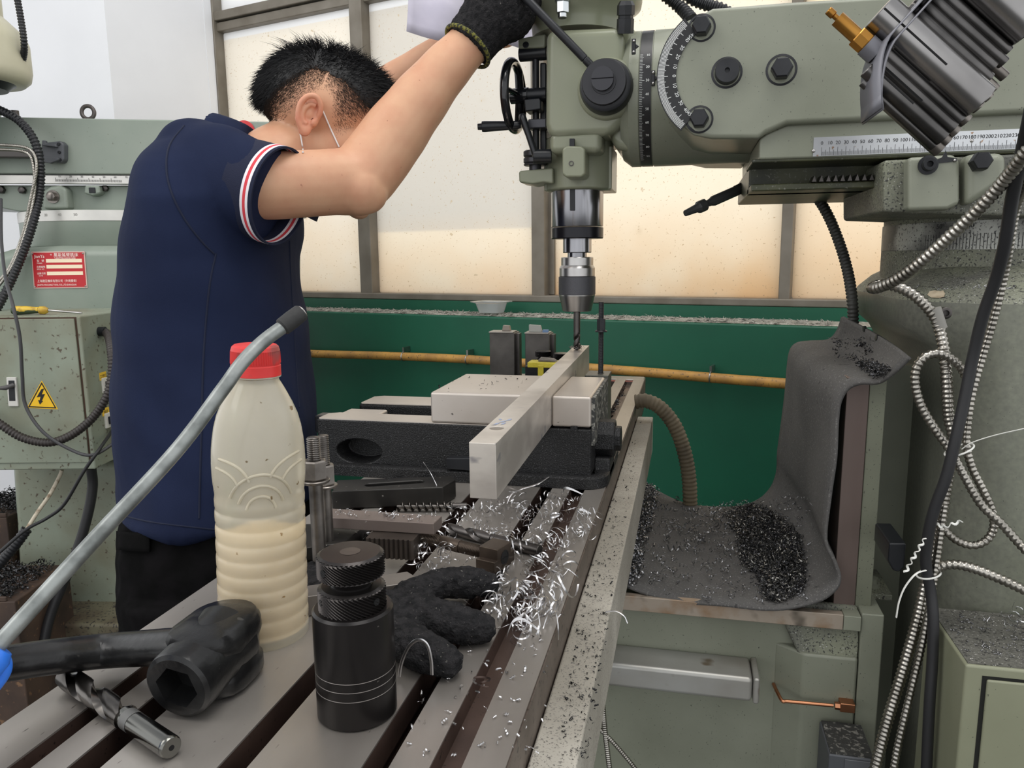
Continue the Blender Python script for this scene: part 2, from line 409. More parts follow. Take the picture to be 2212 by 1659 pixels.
# clear food tray on the ledge
tray_m = mat('clear_plastic', (226, 228, 228), .18, trans=.75, ior=1.2)
q = wl(1062, 688, LEDGE_N + .05); q.z = zl + .008
tr = thing('plastic_tray', 'small clear plastic food tray lying on the green ledge', 'tray', q)
mb = MB(); wide = mpp(q) * 40
def rr2(c, a, b, r, z, n=6):
    pts = []
    for sx, sy, a0 in ((1, 1, 0), (-1, 1, 90), (-1, -1, 180), (1, -1, 270)):
        for i in range(n + 1):
            t = math.radians(a0 + 90 * i / n); pts.append(c + WU * (sx * (a - r) + r * math.cos(t)) + WN * (sy * (b - r) + r * math.sin(t)) + ZD * z)
    return pts
c = V((q.x, q.y, q.z))
rings = [rr2(c, .034, .026, .01, 0), rr2(c, .043, .034, .012, .030), rr2(c, .058, .046, .018, .034), rr2(c, .0585, .0465, .018, .036), rr2(c, .043, .034, .012, .0345), rr2(c, .033, .025, .01, .002)]
mb.loft(rings).build('tray_body', tray_m, tr)
# ---------------- the milling machine ----------------
SPX, SPY = -.1655, 1.168                      # spindle axis
mm = thing('milling_machine', 'grey-green turret milling machine drilling the clamped bar, column at right', 'milling machine', (.55, 1.17, 0))
def P(name, m=M_green, bevel=.003, **k): return lambda mb: mb.build(name, m, mm, bevel=bevel, **k)
def slab(name, pts, Y, dy, m=M_green, bevel=.004, par=None, **k): return MB().prism(pp(pts, Y), (0, dy, 0)).build(name, m, par or mm, bevel=bevel, **k)
# knuckle and ram
KY = .985
kn = slab('ram_knuckle', [(2420, -42), (1700, 3), (1540, 16), (1511, 32)] + arc_px(1570, 157, 149, 134, 228, 16) + [(1498, 291), (1537, 299), (1639, 299), (1655, 288), (1700, 268), (2420, 234)], KY, .33, bevel=.006)
sl = slab('ram_slide', [(1640, 300), (1655, 288), (1700, 268), (2420, 232), (2420, 320), (1640, 345)], KY + .012, .3, bevel=.003)
zA, zB, zC = at(1760, 345, Y=1.06).z, at(1760, 386, Y=1.06).z, at(1760, 408, Y=1.02).z
xl = at(1624, 370, Y=1.03).x
mb = MB().box((xl, 1.075, zC), (.75, 1.3, at(1640, 345, Y=1.0).z)); mb.box((xl, 1.03, zC), (.75, 1.1, at(1760, 394, Y=1.03).z))
mb.box((at(1622, 360, Y=1.01).x, 1.0, at(1640, 352, Y=1.0).z), (.75, 1.1, at(1640, 343, Y=1.0).z))
dv = mb.build('ram_dovetail', mat('dovetail_dark_paint', (74, 76, 54), .4, noise=(20, .4, .7, (40, 42, 34)), speck=(300, .62, .72, (120, 120, 110))), mm, bevel=.002)  # dovetail coloured darker than the slide above it
xt = at(1752, 390, Y=1.03).x
mb = MB()
for k in range(11):
    x = xt + k * .0082; mb.prism([(x, 1.022, at(1752, 394, Y=1.03).z), (x + .0052, 1.022, at(1752, 394, Y=1.03).z), (x + .0026, 1.022, at(1752, 394, Y=1.03).z + .0075)], (0, .03, 0))
mb.build('rack_teeth', M_dsteel, dv)
# ruler on the ram
RY = KY + .0105
x0, x22 = at(1775, 320, Y=RY).x, at(2174.6, 305, Y=RY).x; du = (x22 - x0) / 22
rz0, rz1 = at(1758, 338, Y=RY).z, at(1758, 297, Y=RY).z; rxl = at(1757, 318, Y=RY).x
ru = MB().box((rxl, RY, rz0), (x0 + du * 30, RY + .002, rz1)).build('ruler', mat('ruler_steel', (198, 200, 202), .32, .85, noise=(14, .4, .7, (176, 178, 182)), speck=(120, .68, .74, (150, 120, 96))), mm)
mb = MB(); h = rz1 - rz0
for k in range(0, 291):
    x = x0 + du * k / 10; l = .44 if k % 10 == 0 else .3 if k % 5 == 0 else .2
    mb.obox((x - .00012, RY - .0002, rz0 + .0006), (.00024 if k % 5 else .0004, 0, 0), (0, .0002, 0), (0, 0, h * l))
for k in range(0, 29): mb.text(str(k * 10), (x0 + du * k, RY - .0001, rz0 + h * .6), XD, ZD, h * .26, lift=.0003)
mb.build('marking', M_print, ru, smooth=0, fix=False)
for k, zz in ((-1.0, .3), (18, .5)):
    MB().sphere((x0 + du * k, RY, rz0 + h * zz), (.0022, .0014, .0022), 12, 8).build('rivet', M_steel, ru)
# bolts of the knuckle
for x, y, r, hx in ((1516, 60, 24, 1), (1511, 258, 24, 1), (1688, 151, 27, 1), (1570, 157, 27, 0)):
    c = at(x, y, Y=KY); k = mpp(c)
    MB().lathe(c + V((0, .001, 0)), -YD, [(r * 1.22 * k, 0), (r * 1.22 * k, .0012), (r * 1.05 * k, .002), (r * 1.05 * k, .0005)], 32).build('bolt_pocket', M_black, mm, smooth=30)
    if hx: hexbolt(mm, c, (-.05, -1, 0), r * .84 * k, .016, M_black)
    else: MB().lathe(c, -YD, [(r * .95 * k, 0), (r * .95 * k, .012), (r * .9 * k, .0135), (.003, .0135), (.003, .009), (.0001, .009)], 32).build('pivot_pin', M_black, mm, smooth=30)
# degree arc
kc = at(1570, 157, Y=KY - .002); k = mpp(kc)
def kp(r, a, dy=0): return kc + V((math.cos(math.radians(a)) * r * k, dy, math.sin(math.radians(a)) * r * k))
n = 40; A0, A1 = 128, 231
pts = [kp(149, A0 + (A1 - A0) * i / n) for i in range(n + 1)] + [kp(107, A1 - (A1 - A0) * i / n) for i in range(n + 1)]
ar = MB().prism(pts, (0, .004, 0)).build('degree_arc', mat('scale_black', (26, 26, 28), .35), mm)
mb = MB()
for i in range(-48, 49):
    a = 180 + i * 1.03; l = 14 if i % 10 == 0 else 11 if i % 5 == 0 else 9
    p, q = kp(147, a, -.0003), kp(147 - l * 1.6, a, -.0003); t = V((-math.sin(math.radians(a)), 0, math.cos(math.radians(a)))) * k * .55
    mb.add([p - t, p + t, q + t, q - t], [(0, 1, 2, 3)])
for s, i in (('45', -45), ('40', -40), ('30', -30), ('20', -20), ('10', -10), ('0', 0), ('10', 10), ('20', 20), ('30', 30), ('40', 40), ('45', 45)):
    a = 180 + i * 1.03; rd = V((math.cos(math.radians(a)), 0, math.sin(math.radians(a)))); tg = V((-rd.z, 0, rd.x))
    mb.text(s, kp(115, a, -.0002), tg * 1, -rd, 11 * k, lift=0)
mb.build('marking', M_wprint, ar, smooth=0, fix=False)
# round adapter between head and knuckle, axis along x
AZ = at(1400, 187, Y=1.075).z; AR = .0925
xa, xb = at(1338, 190, Y=1.08).x, at(1640, 190, Y=1.08).x
ad = MB().lathe((xa, SPY, AZ), XD, [(AR * .9, 0), (AR, .012), (AR, at(1378, 190, Y=1.075).x - xa), (AR * .985, at(1379, 190, Y=1.075).x - xa), (AR * .985, at(1408, 190, Y=1.075).x - xa), (AR, at(1409, 190, Y=1.075).x - xa), (AR * 1.0, xb - xa + .15)], 72).build('swivel_adapter', M_green, mm, smooth=30)
xs0, xs1 = at(1380, 190, Y=1.075).x, at(1406, 190, Y=1.075).x
bd = MB().lathe((xs0, SPY, AZ), XD, [(AR * .99, 0), (AR * .998, .0005), (AR * .998, xs1 - xs0), (AR * .99, xs1 - xs0)], 72, cap=False).build('tilt_scale', MATS['scale_black'], mm, smooth=30)
mb = MB()
def ap(x, a, r=AR * .9985): return V((x, SPY - r * math.cos(a), AZ - r * math.sin(a)))
for i in range(0, 74):
    a = math.radians(-28 + i * 1.35); l = .45 if i % 10 == 7 else .34 if i % 5 == 2 else .26
    da = .0022; x1 = xs0 + (xs1 - xs0) * l
    mb.add([ap(xs0 + .0004, a - da), ap(x1, a - da), ap(x1, a + da), ap(xs0 + .0004, a + da)], [(0, 1, 2, 3)])
for s, y in (('10', 122), ('20', 147), ('30', 174), ('40', 201), ('50', 229), ('60', 254), ('70', 277), ('80', 298), ('90', 314)):
    a = math.asin((y - 187) / 142); up = V((0, -math.sin(a), math.cos(a))); o = ap(xs0 + (xs1 - xs0) * .7, a) - up * .0017
    mb.text(s, o, XD, up, .0048, lift=.0004)
mb.build('marking', M_wprint, bd, smooth=0, fix=False)
for x, y, w_ in ((1369, 101, 9), (1411, 169, 8)):
    c = at(x, y, Y=SPY - AR - .001); k = mpp(c)
    q = MB().cbox(c, (w_ * k, 0, 0), (0, .003, 0), (0, 0, 32 * k))
    q.prism([c + V((w_ * k * .5, -.0015, 5 * k)), c + V((w_ * k * 1.3, -.0015, 0)), c + V((w_ * k * .5, -.0015, -5 * k))], (0, .003, 0))
    q = q.build('index_plate', M_black, mm, bevel=.0008)
    mb = MB()
    for s in (-1, 1): mb.sphere(c + V((0, -.0015, s * 11 * k)), .0019, 10, 6)
    mb.build('rivet', M_steel, q)
# drilling head
HY = SPY - .079
hs = slab('head_housing', [(1178, 62), (1345, 55), (1350, 120), (1350, 262), (1318, 292), (1186, 300), (1176, 268)], HY, .17, M_greenclean, .016, seg=4)
slab('head_side', [(1330, 52), (1372, 50), (1374, 328), (1330, 322), (1318, 300)], HY + .022, .15, M_greenclean, .012, seg=4)
slab('head_foot', [(1186, 285), (1300, 280), (1300, 330), (1186, 332)], HY + .004, .15, M_greenclean, .01, seg=3)
zq = lambda y: at(1250, y, Y=SPY).z
mb = MB().lathe((SPX + .003, SPY, zq(414)), ZD, [(.047, 0), (.0505, .002), (.0505, zq(300) - zq(414))], 56)
mb.box((SPX - .0475, SPY - .02, zq(413)), (SPX + .0535, SPY + .06, zq(322)))
mb.build('quill_housing', M_greenclean, mm, bevel=.002, smooth=30)
mb = MB().lathe((SPX, SPY, zq(82)), ZD, [(.066, 0), (.067, .012), (.070, .022), (.082, .030), (.0905, .036), (.092, .044), (.092, .2)], 64)
bl = mb.build('motor_flange', M_greenclean, mm, smooth=50)
# fittings at the flange
c = at(1215, 22, Y=SPY - .086)
mb = MB().hexn(c - ZD * .004, c + ZD * .010, .0092, .3); mb.cyl(c + ZD * .010, c + ZD * .014, .0105, 20); mb.cyl(c - ZD * .010, c - ZD * .004, .0062, 16)
mb.build('flange_nut', mat('zinc_steel', (200, 204, 206), .25, 1), mm, bevel=.0006)
c = at(1352, 42, Y=SPY - .072)
mb = MB().lathe(c - ZD * .018 + XD * -.001, (.05, -.25, 1), [(.0115, 0), (.0115, .018), (.010, .0185), (.010, .022), (.0118, .0225), (.0118, .034), (.0085, .0395), (.0001, .0395)], 8)
mb.build('clamp_nut', M_black, mm, smooth=20)
# feed lever with round hub
hb = at(1312, 192, Y=HY - .002); k = mpp(hb)
MB().lathe(hb + V((0, .004, 0)), -YD, [(66 * k, 0), (64 * k, .006), (58 * k, .010)], 48).build('hub_boss', M_greenclean, mm, smooth=60)
lv = MB().lathe(hb, -YD, [(57 * k, .004), (57 * k, .016), (53 * k, .024), (46 * k, .026), (24 * k, .0265), (24 * k, .028)], 64).build('lever_hub', M_black, mm, smooth=25)
MB().lathe(hb + V((-.0015, -.0255, .003)), -YD, [(47 * k, 0), (47 * k, .0045), (45.5 * k, .006), (26 * k, .006), (25 * k, .0065)], 56).build('hub_disc', mat('hub_satin', (52, 52, 55), .42, .5), lv, smooth=25)
cc = hb + V((-.003, -.0325, .006))
mb = MB()
for s in (-1, 1):
    pts = [cc + V((math.cos(math.radians(t)), 0, s * math.sin(math.radians(t)))) * 23 * k + V((0, 0, s * .0008)) for t in range(0, 181, 10)]
    mb.prism(pts, (0, -.005, 0))
mb.lathe(cc + V((0, .002, 0)), -YD, [(23 * k, 0), (23 * k, .004)], 32)
mb.build('slotted_cap', mat('black_satin', (58, 58, 62), .4, .5), lv, smooth=25)
a, b = at(1287, 152, Y=HY - .016), at(1116, -25, Y=HY - .036)
d = (b - a); mb = MB().tube([a, a + d * .14, a + d * .145, a + d * .98, b], [9.3 * k * .8, 9.3 * k * .8, 8.8 * k, 8.8 * k, 7 * k], 20)
for i in range(16):
    t = a + d * (.015 + .0077 * i); mb.torus(t, d, 7.8 * k, .0007, 20, 6)
mb.build('feed_lever', M_black, lv, smooth=35)
# depth stop boss and bar
slab('stop_boss', [(1214, 322), (1222, 315), (1255, 315), (1264, 322), (1264, 376), (1256, 383), (1222, 383), (1214, 376)], HY - .012, .05, M_greenclean, .006, seg=3)
c = at(1234, 353, Y=HY - .012); MB().lathe(c, -YD, [(.0036, -.002), (.0036, .001), (.0024, .0012), (.0024, -.001), (.0001, -.001)], 16).build('set_screw', M_dsteel, mm)
slab('stop_bar', [(1230, 299), (1241, 299), (1242, 455), (1231, 455)], SPY - .0415, .008, M_black, .0008)
slab('stop_bar', [(1230, 299), (1241, 299), (1241, 320), (1230, 320)], HY - .009, .008, M_black, .0008)
# black gear on the left of the head
YL = SPY - .03
slab('side_bracket', [(1118, 83), (1178, 72), (1178, 103), (1119, 105)], YL - .012, .05, M_greenclean, .003)
c = at(1136, 97, Y=YL - .012); MB().lathe(c, -YD, [(.0045, 0), (.0045, .0008), (.0036, .0009), (.0036, -.001), (.0001, -.001)], 20).build('bracket_hole', M_black, mm)
def xcyl(x0_, x1_, y, rpx, Y, name, m=M_blackm, bevel=.0015, n=28):
    a, b = at(x0_, y, Y=Y), at(x1_, y, Y=Y); b.z = a.z; k = mpp(a)
    return MB().cyl(a, b, rpx * k, n).build(name, m, mm, bevel=bevel)
xcyl(1122, 1182, 118, 15, YL, 'shaft_cap')
def zrod(x, y0, y1, w_, Y, name, m=M_black):
    a = at(x, y0, Y=Y); b = at(x, y1, Y=Y); k = mpp(a); return MB().cyl((a.x, Y, b.z), (a.x, Y, a.z), w_ * k / 2, 20).build(name, m, mm)
zrod(1157, 120, 330, 15, YL, 'feed_rod')
slab('back_plate', [(1166, 135), (1180, 135), (1180, 330), (1166, 330)], YL + .01, .05, M_blackm, .002)
xcyl(1118, 1182, 207, 14, YL - .006, 'wheel_hub')
slab('trip_block', [(1131, 214), (1165, 211), (1168, 216), (1168, 236), (1134, 241)], YL - .02, .03, M_blackm, .002)
slab('link_bar', [(1140, 257), (1180, 255), (1180, 276), (1140, 278)], YL - .016, .025, mat('dark_zinc', (72, 72, 76), .4, .6), .002)
hw0 = at(1110, 208, Y=YL - .006); k = mpp(hw0); wax = V((1, -.07, .0)).normalized()
mb = MB().torus(hw0, wax, 69 * k, 9.5 * k, 56, 16)
for i in range(3):
    a = 2 * PI * i / 3 + 1.0; _, y_, _2 = frame_of(wax); x_, y_, _ = frame_of(wax); d = x_ * math.cos(a) + y_ * math.sin(a)
    mb.tube([hw0 + wax * .008 + d * 8 * k, hw0 + wax * .004 + d * 40 * k, hw0 + d * 68 * k], [(9 * k, 5 * k)] * 3, 12)
mb.cyl(hw0 - wax * .004, hw0 + wax * .022, 16 * k, 24)
hw = mb.build('handwheel', mat('gloss_black', (20, 21, 24), .15, coat=.3), mm, smooth=50)
a = at(1126, 270, Y=YL - .02); b = at(1032, 274, Y=YL - .03); d = (b - a)
MB().tube([a, a + d * .1, a + d * .3, a + d * .84, a + d * .9, a + d * .91, b], [6 * k, 9 * k, 9.5 * k, 11.5 * k, 11 * k, 7 * k, 6.5 * k], 20).build('wheel_handle', M_blackm, hw)
a, b = at(1128, 251, Y=YL - .03), at(1158, 338, Y=YL - .03); d = b - a; k = mpp(a)
mb = MB().tube([a - d * .06, a, a + d * .1, a + d * .5, b], [(4 * k, 5 * k), (10 * k, 8 * k), (12 * k, 8 * k), (11 * k, 7 * k), (13 * k, 8 * k)], 16)
mb.cyl(b + V((-.004, 0, 0)), b + V((.022, .004, 0)), 15 * k, 24)
mb.build('lock_lever', M_blackm, mm, bevel=.0008)
a = at(1156, 342, Y=YL)
mb = MB(); 
for y0_, y1_ in ((326, 339), (341, 353), (354, 358)):
    mb.lathe((a.x, YL, at(1156, y1_, Y=YL).z), ZD, [(.016, 0), (.0172, .0012), (.0172, at(1156, y0_, Y=YL).z - at(1156, y1_, Y=YL).z - .0012), (.016, at(1156, y0_, Y=YL).z - at(1156, y1_, Y=YL).z)], 36)
mb.lathe((a.x, YL, at(1156, 372, Y=YL).z), ZD, [(.009, 0), (.009, .012)], 24)
mb.build('depth_collar', mat('dark_zinc', (72, 72, 76), .4, .6), mm)
slab('stop_lug', [(1120, 369), (1195, 362), (1195, 397), (1174, 394), (1150, 398), (1121, 394)], YL - .02, .05, M_greenclean, .003)
# quill, nose ring, spindle
mb = MB().lathe((SPX, SPY, zq(490)), ZD, [(.0388, 0), (.0392, .001), (.0392, zq(410) - zq(490))], 64)
mb.build('quill', M_polish, mm, smooth=30)
MB().lathe((SPX, SPY, zq(516)), ZD, [(.0385, 0), (.0395, .0015), (.0395, zq(493) - zq(516)), (.039, zq(492) - zq(516))], 64).build('quill_ring', mat('black_gloss_steel', (38, 38, 42), .25, .6), mm, smooth=30)
MB().lathe((SPX, SPY, zq(546)), ZD, [(.021, 0), (.0218, .001), (.0218, zq(512) - zq(546))], 48).build('spindle_nose', M_polish, mm, smooth=30)
# drill chuck and drill bit
ch = thing('drill_chuck', 'steel keyless drill chuck held in the machine spindle', 'drill chuck', (SPX, SPY, zq(672)))
def zlathe(par, name, m, prof, n=64, smooth=25): return MB().lathe((SPX, SPY, 0), ZD, [(r, zq(y)) for r, y in prof], n).build(name, m, par, smooth=smooth)
zlathe(ch, 'arbor', M_polish, [(.0148, 556), (.0148, 545.5)])
zlathe(ch, 'rear_cap', M_steel, [(.0268, 597), (.0272, 596), (.0272, 579), (.0252, 574), (.0246, 573), (.0246, 557), (.024, 555.5)])
kn_ = zlathe(ch, 'grip_sleeve', mat('knurled_dark', (84, 84, 88), .5, .7, bump=(900, .6, .0006)), [(.0276, 636), (.0282, 635.5), (.0282, 598), (.0276, 597.3)])
zlathe(ch, 'nose_cone', M_steel, [(.0205, 672), (.0222, 671), (.0272, 640), (.0276, 638), (.0276, 636.3)])
db = thing('drill_bit', 'twist drill bit in the chuck touching the aluminium bar', 'drill bit', (SPX, SPY, zq(755)))
RD = .0052
zlathe(db, 'shank', M_dsteel, [(RD, 718), (RD, 670)], 24)
def twist(par, base, axis, L_, r, turns, m, name='flutes', n=36, tip=.6, core=.34):
    x, y, a = frame_of(axis); rings = []
    for i in range(n + 1):
        t = i / n; ph = turns * 2 * PI * t; s = 1 if t < 1 - tip * .12 else max(.12, (1 - t) / (tip * .12))
        ring = []
        for k in range(20):
            u = 2 * PI * k / 20; c2 = abs(math.cos(u)); rr = r * (1 if c2 > .62 else core + (1 - core) * (c2 / .62) ** 1.6) * s
            ring.append(V(base) + a * (L_ * t) + x * math.cos(u + ph) * rr + y * math.sin(u + ph) * rr)
        rings.append(ring)
    return MB().loft(rings).build(name, m, par, smooth=50)
twist(db, (SPX, SPY, zq(718)), (0, 0, -1), zq(718) - zq(757), RD, 1.0, M_dsteel)
# turret clamp casting under the ram
TY = .985
slab('turret_block', [(1908, 346), (2420, 322), (2420, 475), (1908, 458)], TY, .24, M_greendust, .004)
slab('turret_pad', [(1962, 340), (2060, 333), (2074, 346), (2074, 440), (2048, 453), (1962, 455)], TY - .02, .05, M_green, .01, seg=4)
slab('turret_pad', [(2088, 332), (2176, 329), (2176, 392), (2088, 448)], TY - .022, .05, M_green, .009, seg=4)
c = at(2004, 357, Y=TY - .02); k = mpp(c)
MB().lathe(c, (-.1, -1, 0), [(20 * k, 0), (20 * k, .003), (13.5 * k, .0035), (13.5 * k, .014), (12.5 * k, .015), (6.5 * k, .015), (6 * k, .008), (.0001, .008)], 28).build('socket_bolt', M_black, mm, smooth=25)
hexbolt(mm, at(2113, 352, Y=TY - .022), (-.1, -1, .02), 20 * k, .022, M_black)
c = at(2042, 345, Y=TY - .021)
q = MB().prism([c + V((-.012, 0, -.004)), c + V((.012, 0, -.002)), c + V((.012, 0, .001)), c + V((.002, 0, .003)), c + V((0, 0, .010)), c + V((-.003, 0, .003)), c + V((-.012, 0, -.001))], (0, .002, 0)).build('index_plate', M_black, mm)
mb = MB()
for s in (-1, 1): mb.sphere(c + V((s * .0095, -.0003, -.0012)), .0019, 10, 6)
mb.build('rivet', M_steel, q)
# turret neck with degree band
NR = .206; NYc = TY + NR + .002
xn = at(1926, 505, Y=NYc - .03).x + NR
zt, zbt, zbb, znb = at(2200, 440, Y=TY).z, at(2200, 470, Y=TY).z, at(2200, 538, Y=TY).z, at(2200, 600, Y=TY).z
MB().lathe((xn, NYc, znb - .01), ZD, [(NR, 0), (NR, zbb - znb + .01), (NR * .995, zbb - znb + .0105), (NR * .995, zt - znb + .02)], 96).build('turret_neck', M_greendust, mm, smooth=30)
bd = MB().lathe((xn, NYc, zbb), ZD, [(NR * .998, 0), (NR * 1.002, .0005), (NR * 1.002, zbt - zbb), (NR * .998, zbt - zbb)], 128, cap=False).build('degree_band', mat('band_steel', (172, 173, 167), .5, .4, noise=(16, .42, .62, (86, 86, 84)), speck=(400, .58, .66, (70, 70, 70))), mm, smooth=30)
mb = MB(); hz = zbt - zbb
def npt(a, z, r=NR * 1.0035): return V((xn - r * math.sin(a), NYc - r * math.cos(a), z))
a40 = None
import_a = lambda px: math.asin(max(-1, min(1, (xn - at(px, 500, Y=TY + .01).x) / NR)))
aa = {40: import_a(2131), 30: import_a(2196)}; dd = (aa[40] - aa[30]) / 10
for i in range(-20, 56):
    a = aa[30] + (i - 30) * dd
    if abs(a) > 1.35: continue
    l = .66 if i % 10 == 0 else .56; da = .0016
    mb.add([npt(a - da, zbb + .001), npt(a + da, zbb + .001), npt(a + da, zbb + hz * l), npt(a - da, zbb + hz * l)], [(0, 1, 2, 3)])
for i in (50, 40, 30, 20, 10):
    a = aa[30] + (i - 30) * dd; mb.text('%d\u00b0' % i, npt(a - .006, zbb + hz * .76), (math.cos(a), -math.sin(a), 0), ZD, hz * .24, lift=.0004)
mb.build('marking', M_print, bd, smooth=0, fix=False)
# column: rounded box below, drawn in to the neck above
def rring(x0_, x1_, y0_, y1_, r, z, n=8):
    pts = []
    for cx_, cy_, a0 in ((x1_ - r, y1_ - r, 0), (x0_ + r, y1_ - r, 90), (x0_ + r, y0_ + r, 180), (x1_ - r, y0_ + r, 270)):
        for i in range(n + 1):
            t = math.radians(a0 + 90 * i / n); pts.append(V((cx_ + r * math.cos(t), cy_ + r * math.sin(t), z)))
    return pts
CNY = .93                                            # near face of the column
xcl = at(1850, 660, Y=1.27).x; xcr = xcl + .6; cyb = 1.40
zs1, zs2 = at(2200, 650, Y=CNY).z, znb
rings = [rring(xcl + .05, xcr, CNY, cyb, .07, 0), rring(xcl + .05, xcr, CNY, cyb, .07, at(1960, 820, Y=CNY).z),
         rring(xcl + .03, xcr, CNY, cyb, .09, at(1960, 760, Y=CNY).z), rring(xcl, xcr, CNY, cyb, .12, at(1960, 715, Y=CNY).z), rring(xcl, xcr, CNY, cyb, .12, zs1 - .004),
         rring(xcl + .006, xcr, CNY + .006, cyb, .12, zs1 + .004), rring(xcl + .02, xcr, CNY + .03, cyb, .14, zs1 + .02), rring(xcl + .045, xcr, CNY + .05, cyb, .16, zs2 + .012)]
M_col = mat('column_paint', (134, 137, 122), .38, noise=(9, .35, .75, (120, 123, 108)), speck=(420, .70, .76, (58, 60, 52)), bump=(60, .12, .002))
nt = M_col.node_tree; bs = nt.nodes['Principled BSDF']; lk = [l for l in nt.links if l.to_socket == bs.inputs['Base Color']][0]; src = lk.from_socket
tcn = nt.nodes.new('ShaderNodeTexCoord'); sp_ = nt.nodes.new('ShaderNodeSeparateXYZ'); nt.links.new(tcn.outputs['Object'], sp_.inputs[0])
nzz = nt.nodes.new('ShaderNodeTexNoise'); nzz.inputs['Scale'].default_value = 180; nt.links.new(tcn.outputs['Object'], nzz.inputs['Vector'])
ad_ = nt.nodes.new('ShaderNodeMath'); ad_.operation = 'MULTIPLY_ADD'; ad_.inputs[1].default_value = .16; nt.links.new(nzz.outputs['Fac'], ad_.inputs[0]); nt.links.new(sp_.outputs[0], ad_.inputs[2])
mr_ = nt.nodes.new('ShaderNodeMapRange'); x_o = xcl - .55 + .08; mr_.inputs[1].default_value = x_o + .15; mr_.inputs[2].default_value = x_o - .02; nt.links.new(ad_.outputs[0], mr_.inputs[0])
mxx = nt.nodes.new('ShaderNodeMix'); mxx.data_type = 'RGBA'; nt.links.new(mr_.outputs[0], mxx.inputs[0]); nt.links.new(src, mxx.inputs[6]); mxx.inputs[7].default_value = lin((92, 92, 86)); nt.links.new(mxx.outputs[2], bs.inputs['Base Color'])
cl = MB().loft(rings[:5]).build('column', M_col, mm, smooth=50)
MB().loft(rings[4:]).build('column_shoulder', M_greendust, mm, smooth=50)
# upright dovetail way
xw0, xw1 = at(1816, 1050, Y=1.0).x, at(1864, 1050, Y=1.0).x
zwt, zwb = at(1830, 815, Y=1.0).z, .35
M_way = mat('brown_way_steel', (112, 98, 92), .45, .4, noise=(10, .35, .7, (88, 74, 70)), stretch=(1, 1, .2))
MB().box((xw0, 1.0, zwb), (xw1, 1.40, zwt)).build('column_way', M_way, mm, bevel=.001)
MB().box((xw1 + .0006, 1.002, zwb), (at(1901, 1050, Y=1.0).x, 1.38, zwt)).build('way_root', mat('way_root_shade_dust', (116, 119, 102), .5, noise=(9, .35, .7, (100, 102, 88)), speck=(420, .66, .74, (60, 60, 54))), mm, bevel=.001)  # machine paint darkened in its colour for shading as well as dust
MB().box((at(1901, 1050, Y=1.05).x - .03, 1.12, zwb), (xcl + .09, 1.36, zwt)).build('column_front', M_green, mm)
# black knob on the column
c = at(1934, 1205, Y=CNY - .02); k = mpp(c)
MB().prism([c + V((x * k, 0, y * k)) for x, y in ((-14, 32), (20, 34), (20, -20), (10, -33), (-2, -30), (-14, -8))], (0, .07, 0)).build('limit_stop', M_blackm, mm, bevel=.002)
# screw head and chipped paint on the column
c = at(2040, 676, Y=CNY); MB().lathe(c + V((0, .001, 0)), -YD, [(.0065, 0), (.0065, .006), (.0052, .007), (.0034, .007), (.0034, .003), (.0001, .003)], 20).build('socket_bolt', M_dsteel, mm)
# knee, with its way strip
KNY = 1.0
zk0 = at(1600, 1305, Y=KNY - .02).z
knee = MB(); zkb = .30
knee.box((-.385, KNY, zkb), (at(1735, 1400, Y=KNY).x, 1.34, at(1600, 1338, Y=KNY - .02).z))
xk1 = at(1856, 1400, Y=KNY - .024).x
kb = knee.build('knee', M_green, mm, bevel=.003)
xb0 = at(1738, 1400, Y=KNY - .024).x
zb1 = at(1738, 1412, Y=KNY - .024).z
MB().prism([(xb0 - .034, KNY + .001, 0), (xb0 - .012, KNY - .014, 0), (xb0, KNY - .024, 0), (xk1, KNY - .024, 0), (xk1, KNY + .02, 0), (xb0 - .034, KNY + .02, 0)], (0, 0, zb1)).build('knee_block', M_green, mm, bevel=.004, seg=3)
mb = MB().prism([(xb0 - .03, KNY - .004, zb1 + .062), (xk1, KNY - .004, zb1 + .062), (xk1, KNY - .02, zb1 + .02), (xk1, KNY - .022, zb1 - .01), (xb0 - .004, KNY - .022, zb1 - .01), (xb0 - .024, KNY - .01, zb1 + .03)], (0, .01, 0))
mb.build('knee_shoulder', M_greendust, mm, bevel=.006, seg=3)
ST = KNY - .026
zst0, zst1 = at(1600, 1341, Y=ST).z, at(1600, 1306, Y=ST).z
M_rust = mat('rust_stained_way', (158, 146, 132), .5, .25, noise=(22, .48, .66, (136, 110, 84)), speck=(34, .58, .72, (92, 84, 74)))
MB().box((-.35, ST, zst0), (at(1822, 1340, Y=ST).x, ST + .012, zst1 - .002)).build('knee_way', M_rust, mm, bevel=.001)
MB().box((at(1822, 1340, Y=ST).x + .0005, ST, zst0), (xk1, ST + .05, zst1 - .003)).build('way_end', M_green, mm, bevel=.001)
MB().box((xk1 + .001, ST + .004, zkb), (at(1908, 1400, Y=ST).x, 1.3, at(1880, 1330, Y=ST).z)).build('gib_strip', M_green, mm, bevel=.002)
MB().box((.0, ST + .05, zst1 - .06), (xk1, 1.32, zst1 - .022)).build('knee_top', M_greendust, mm, bevel=.002)
c = at(1886, 1290, Y=1.05); MB().lathe((c.x, 1.06, zst1 - .004), ZD, [(.010, 0), (.010, .012), (.007, .0125), (.007, .02)], 16).build('grub_screw', M_green, mm)
MB().box((xk1 - .02, ST + .06, zst1 - .004), (xk1 + .05, 1.25, zst1 + .004)).build('wiper_plate', M_greendust, mm, bevel=.001)
MB().box((-.36, 1.0, zst1 - .03), (-.10, 1.34, .829)).build('saddle', M_green, mm, bevel=.004)
MB().box((-.40, .95, 0), (.95, 1.6, .12)).build('machine_base', M_green, mm, bevel=.01)
MB().lathe((-.2, 1.17, .12), ZD, [(.06, 0), (.06, .2)], 24).build('elevating_screw', M_dsteel, mm)
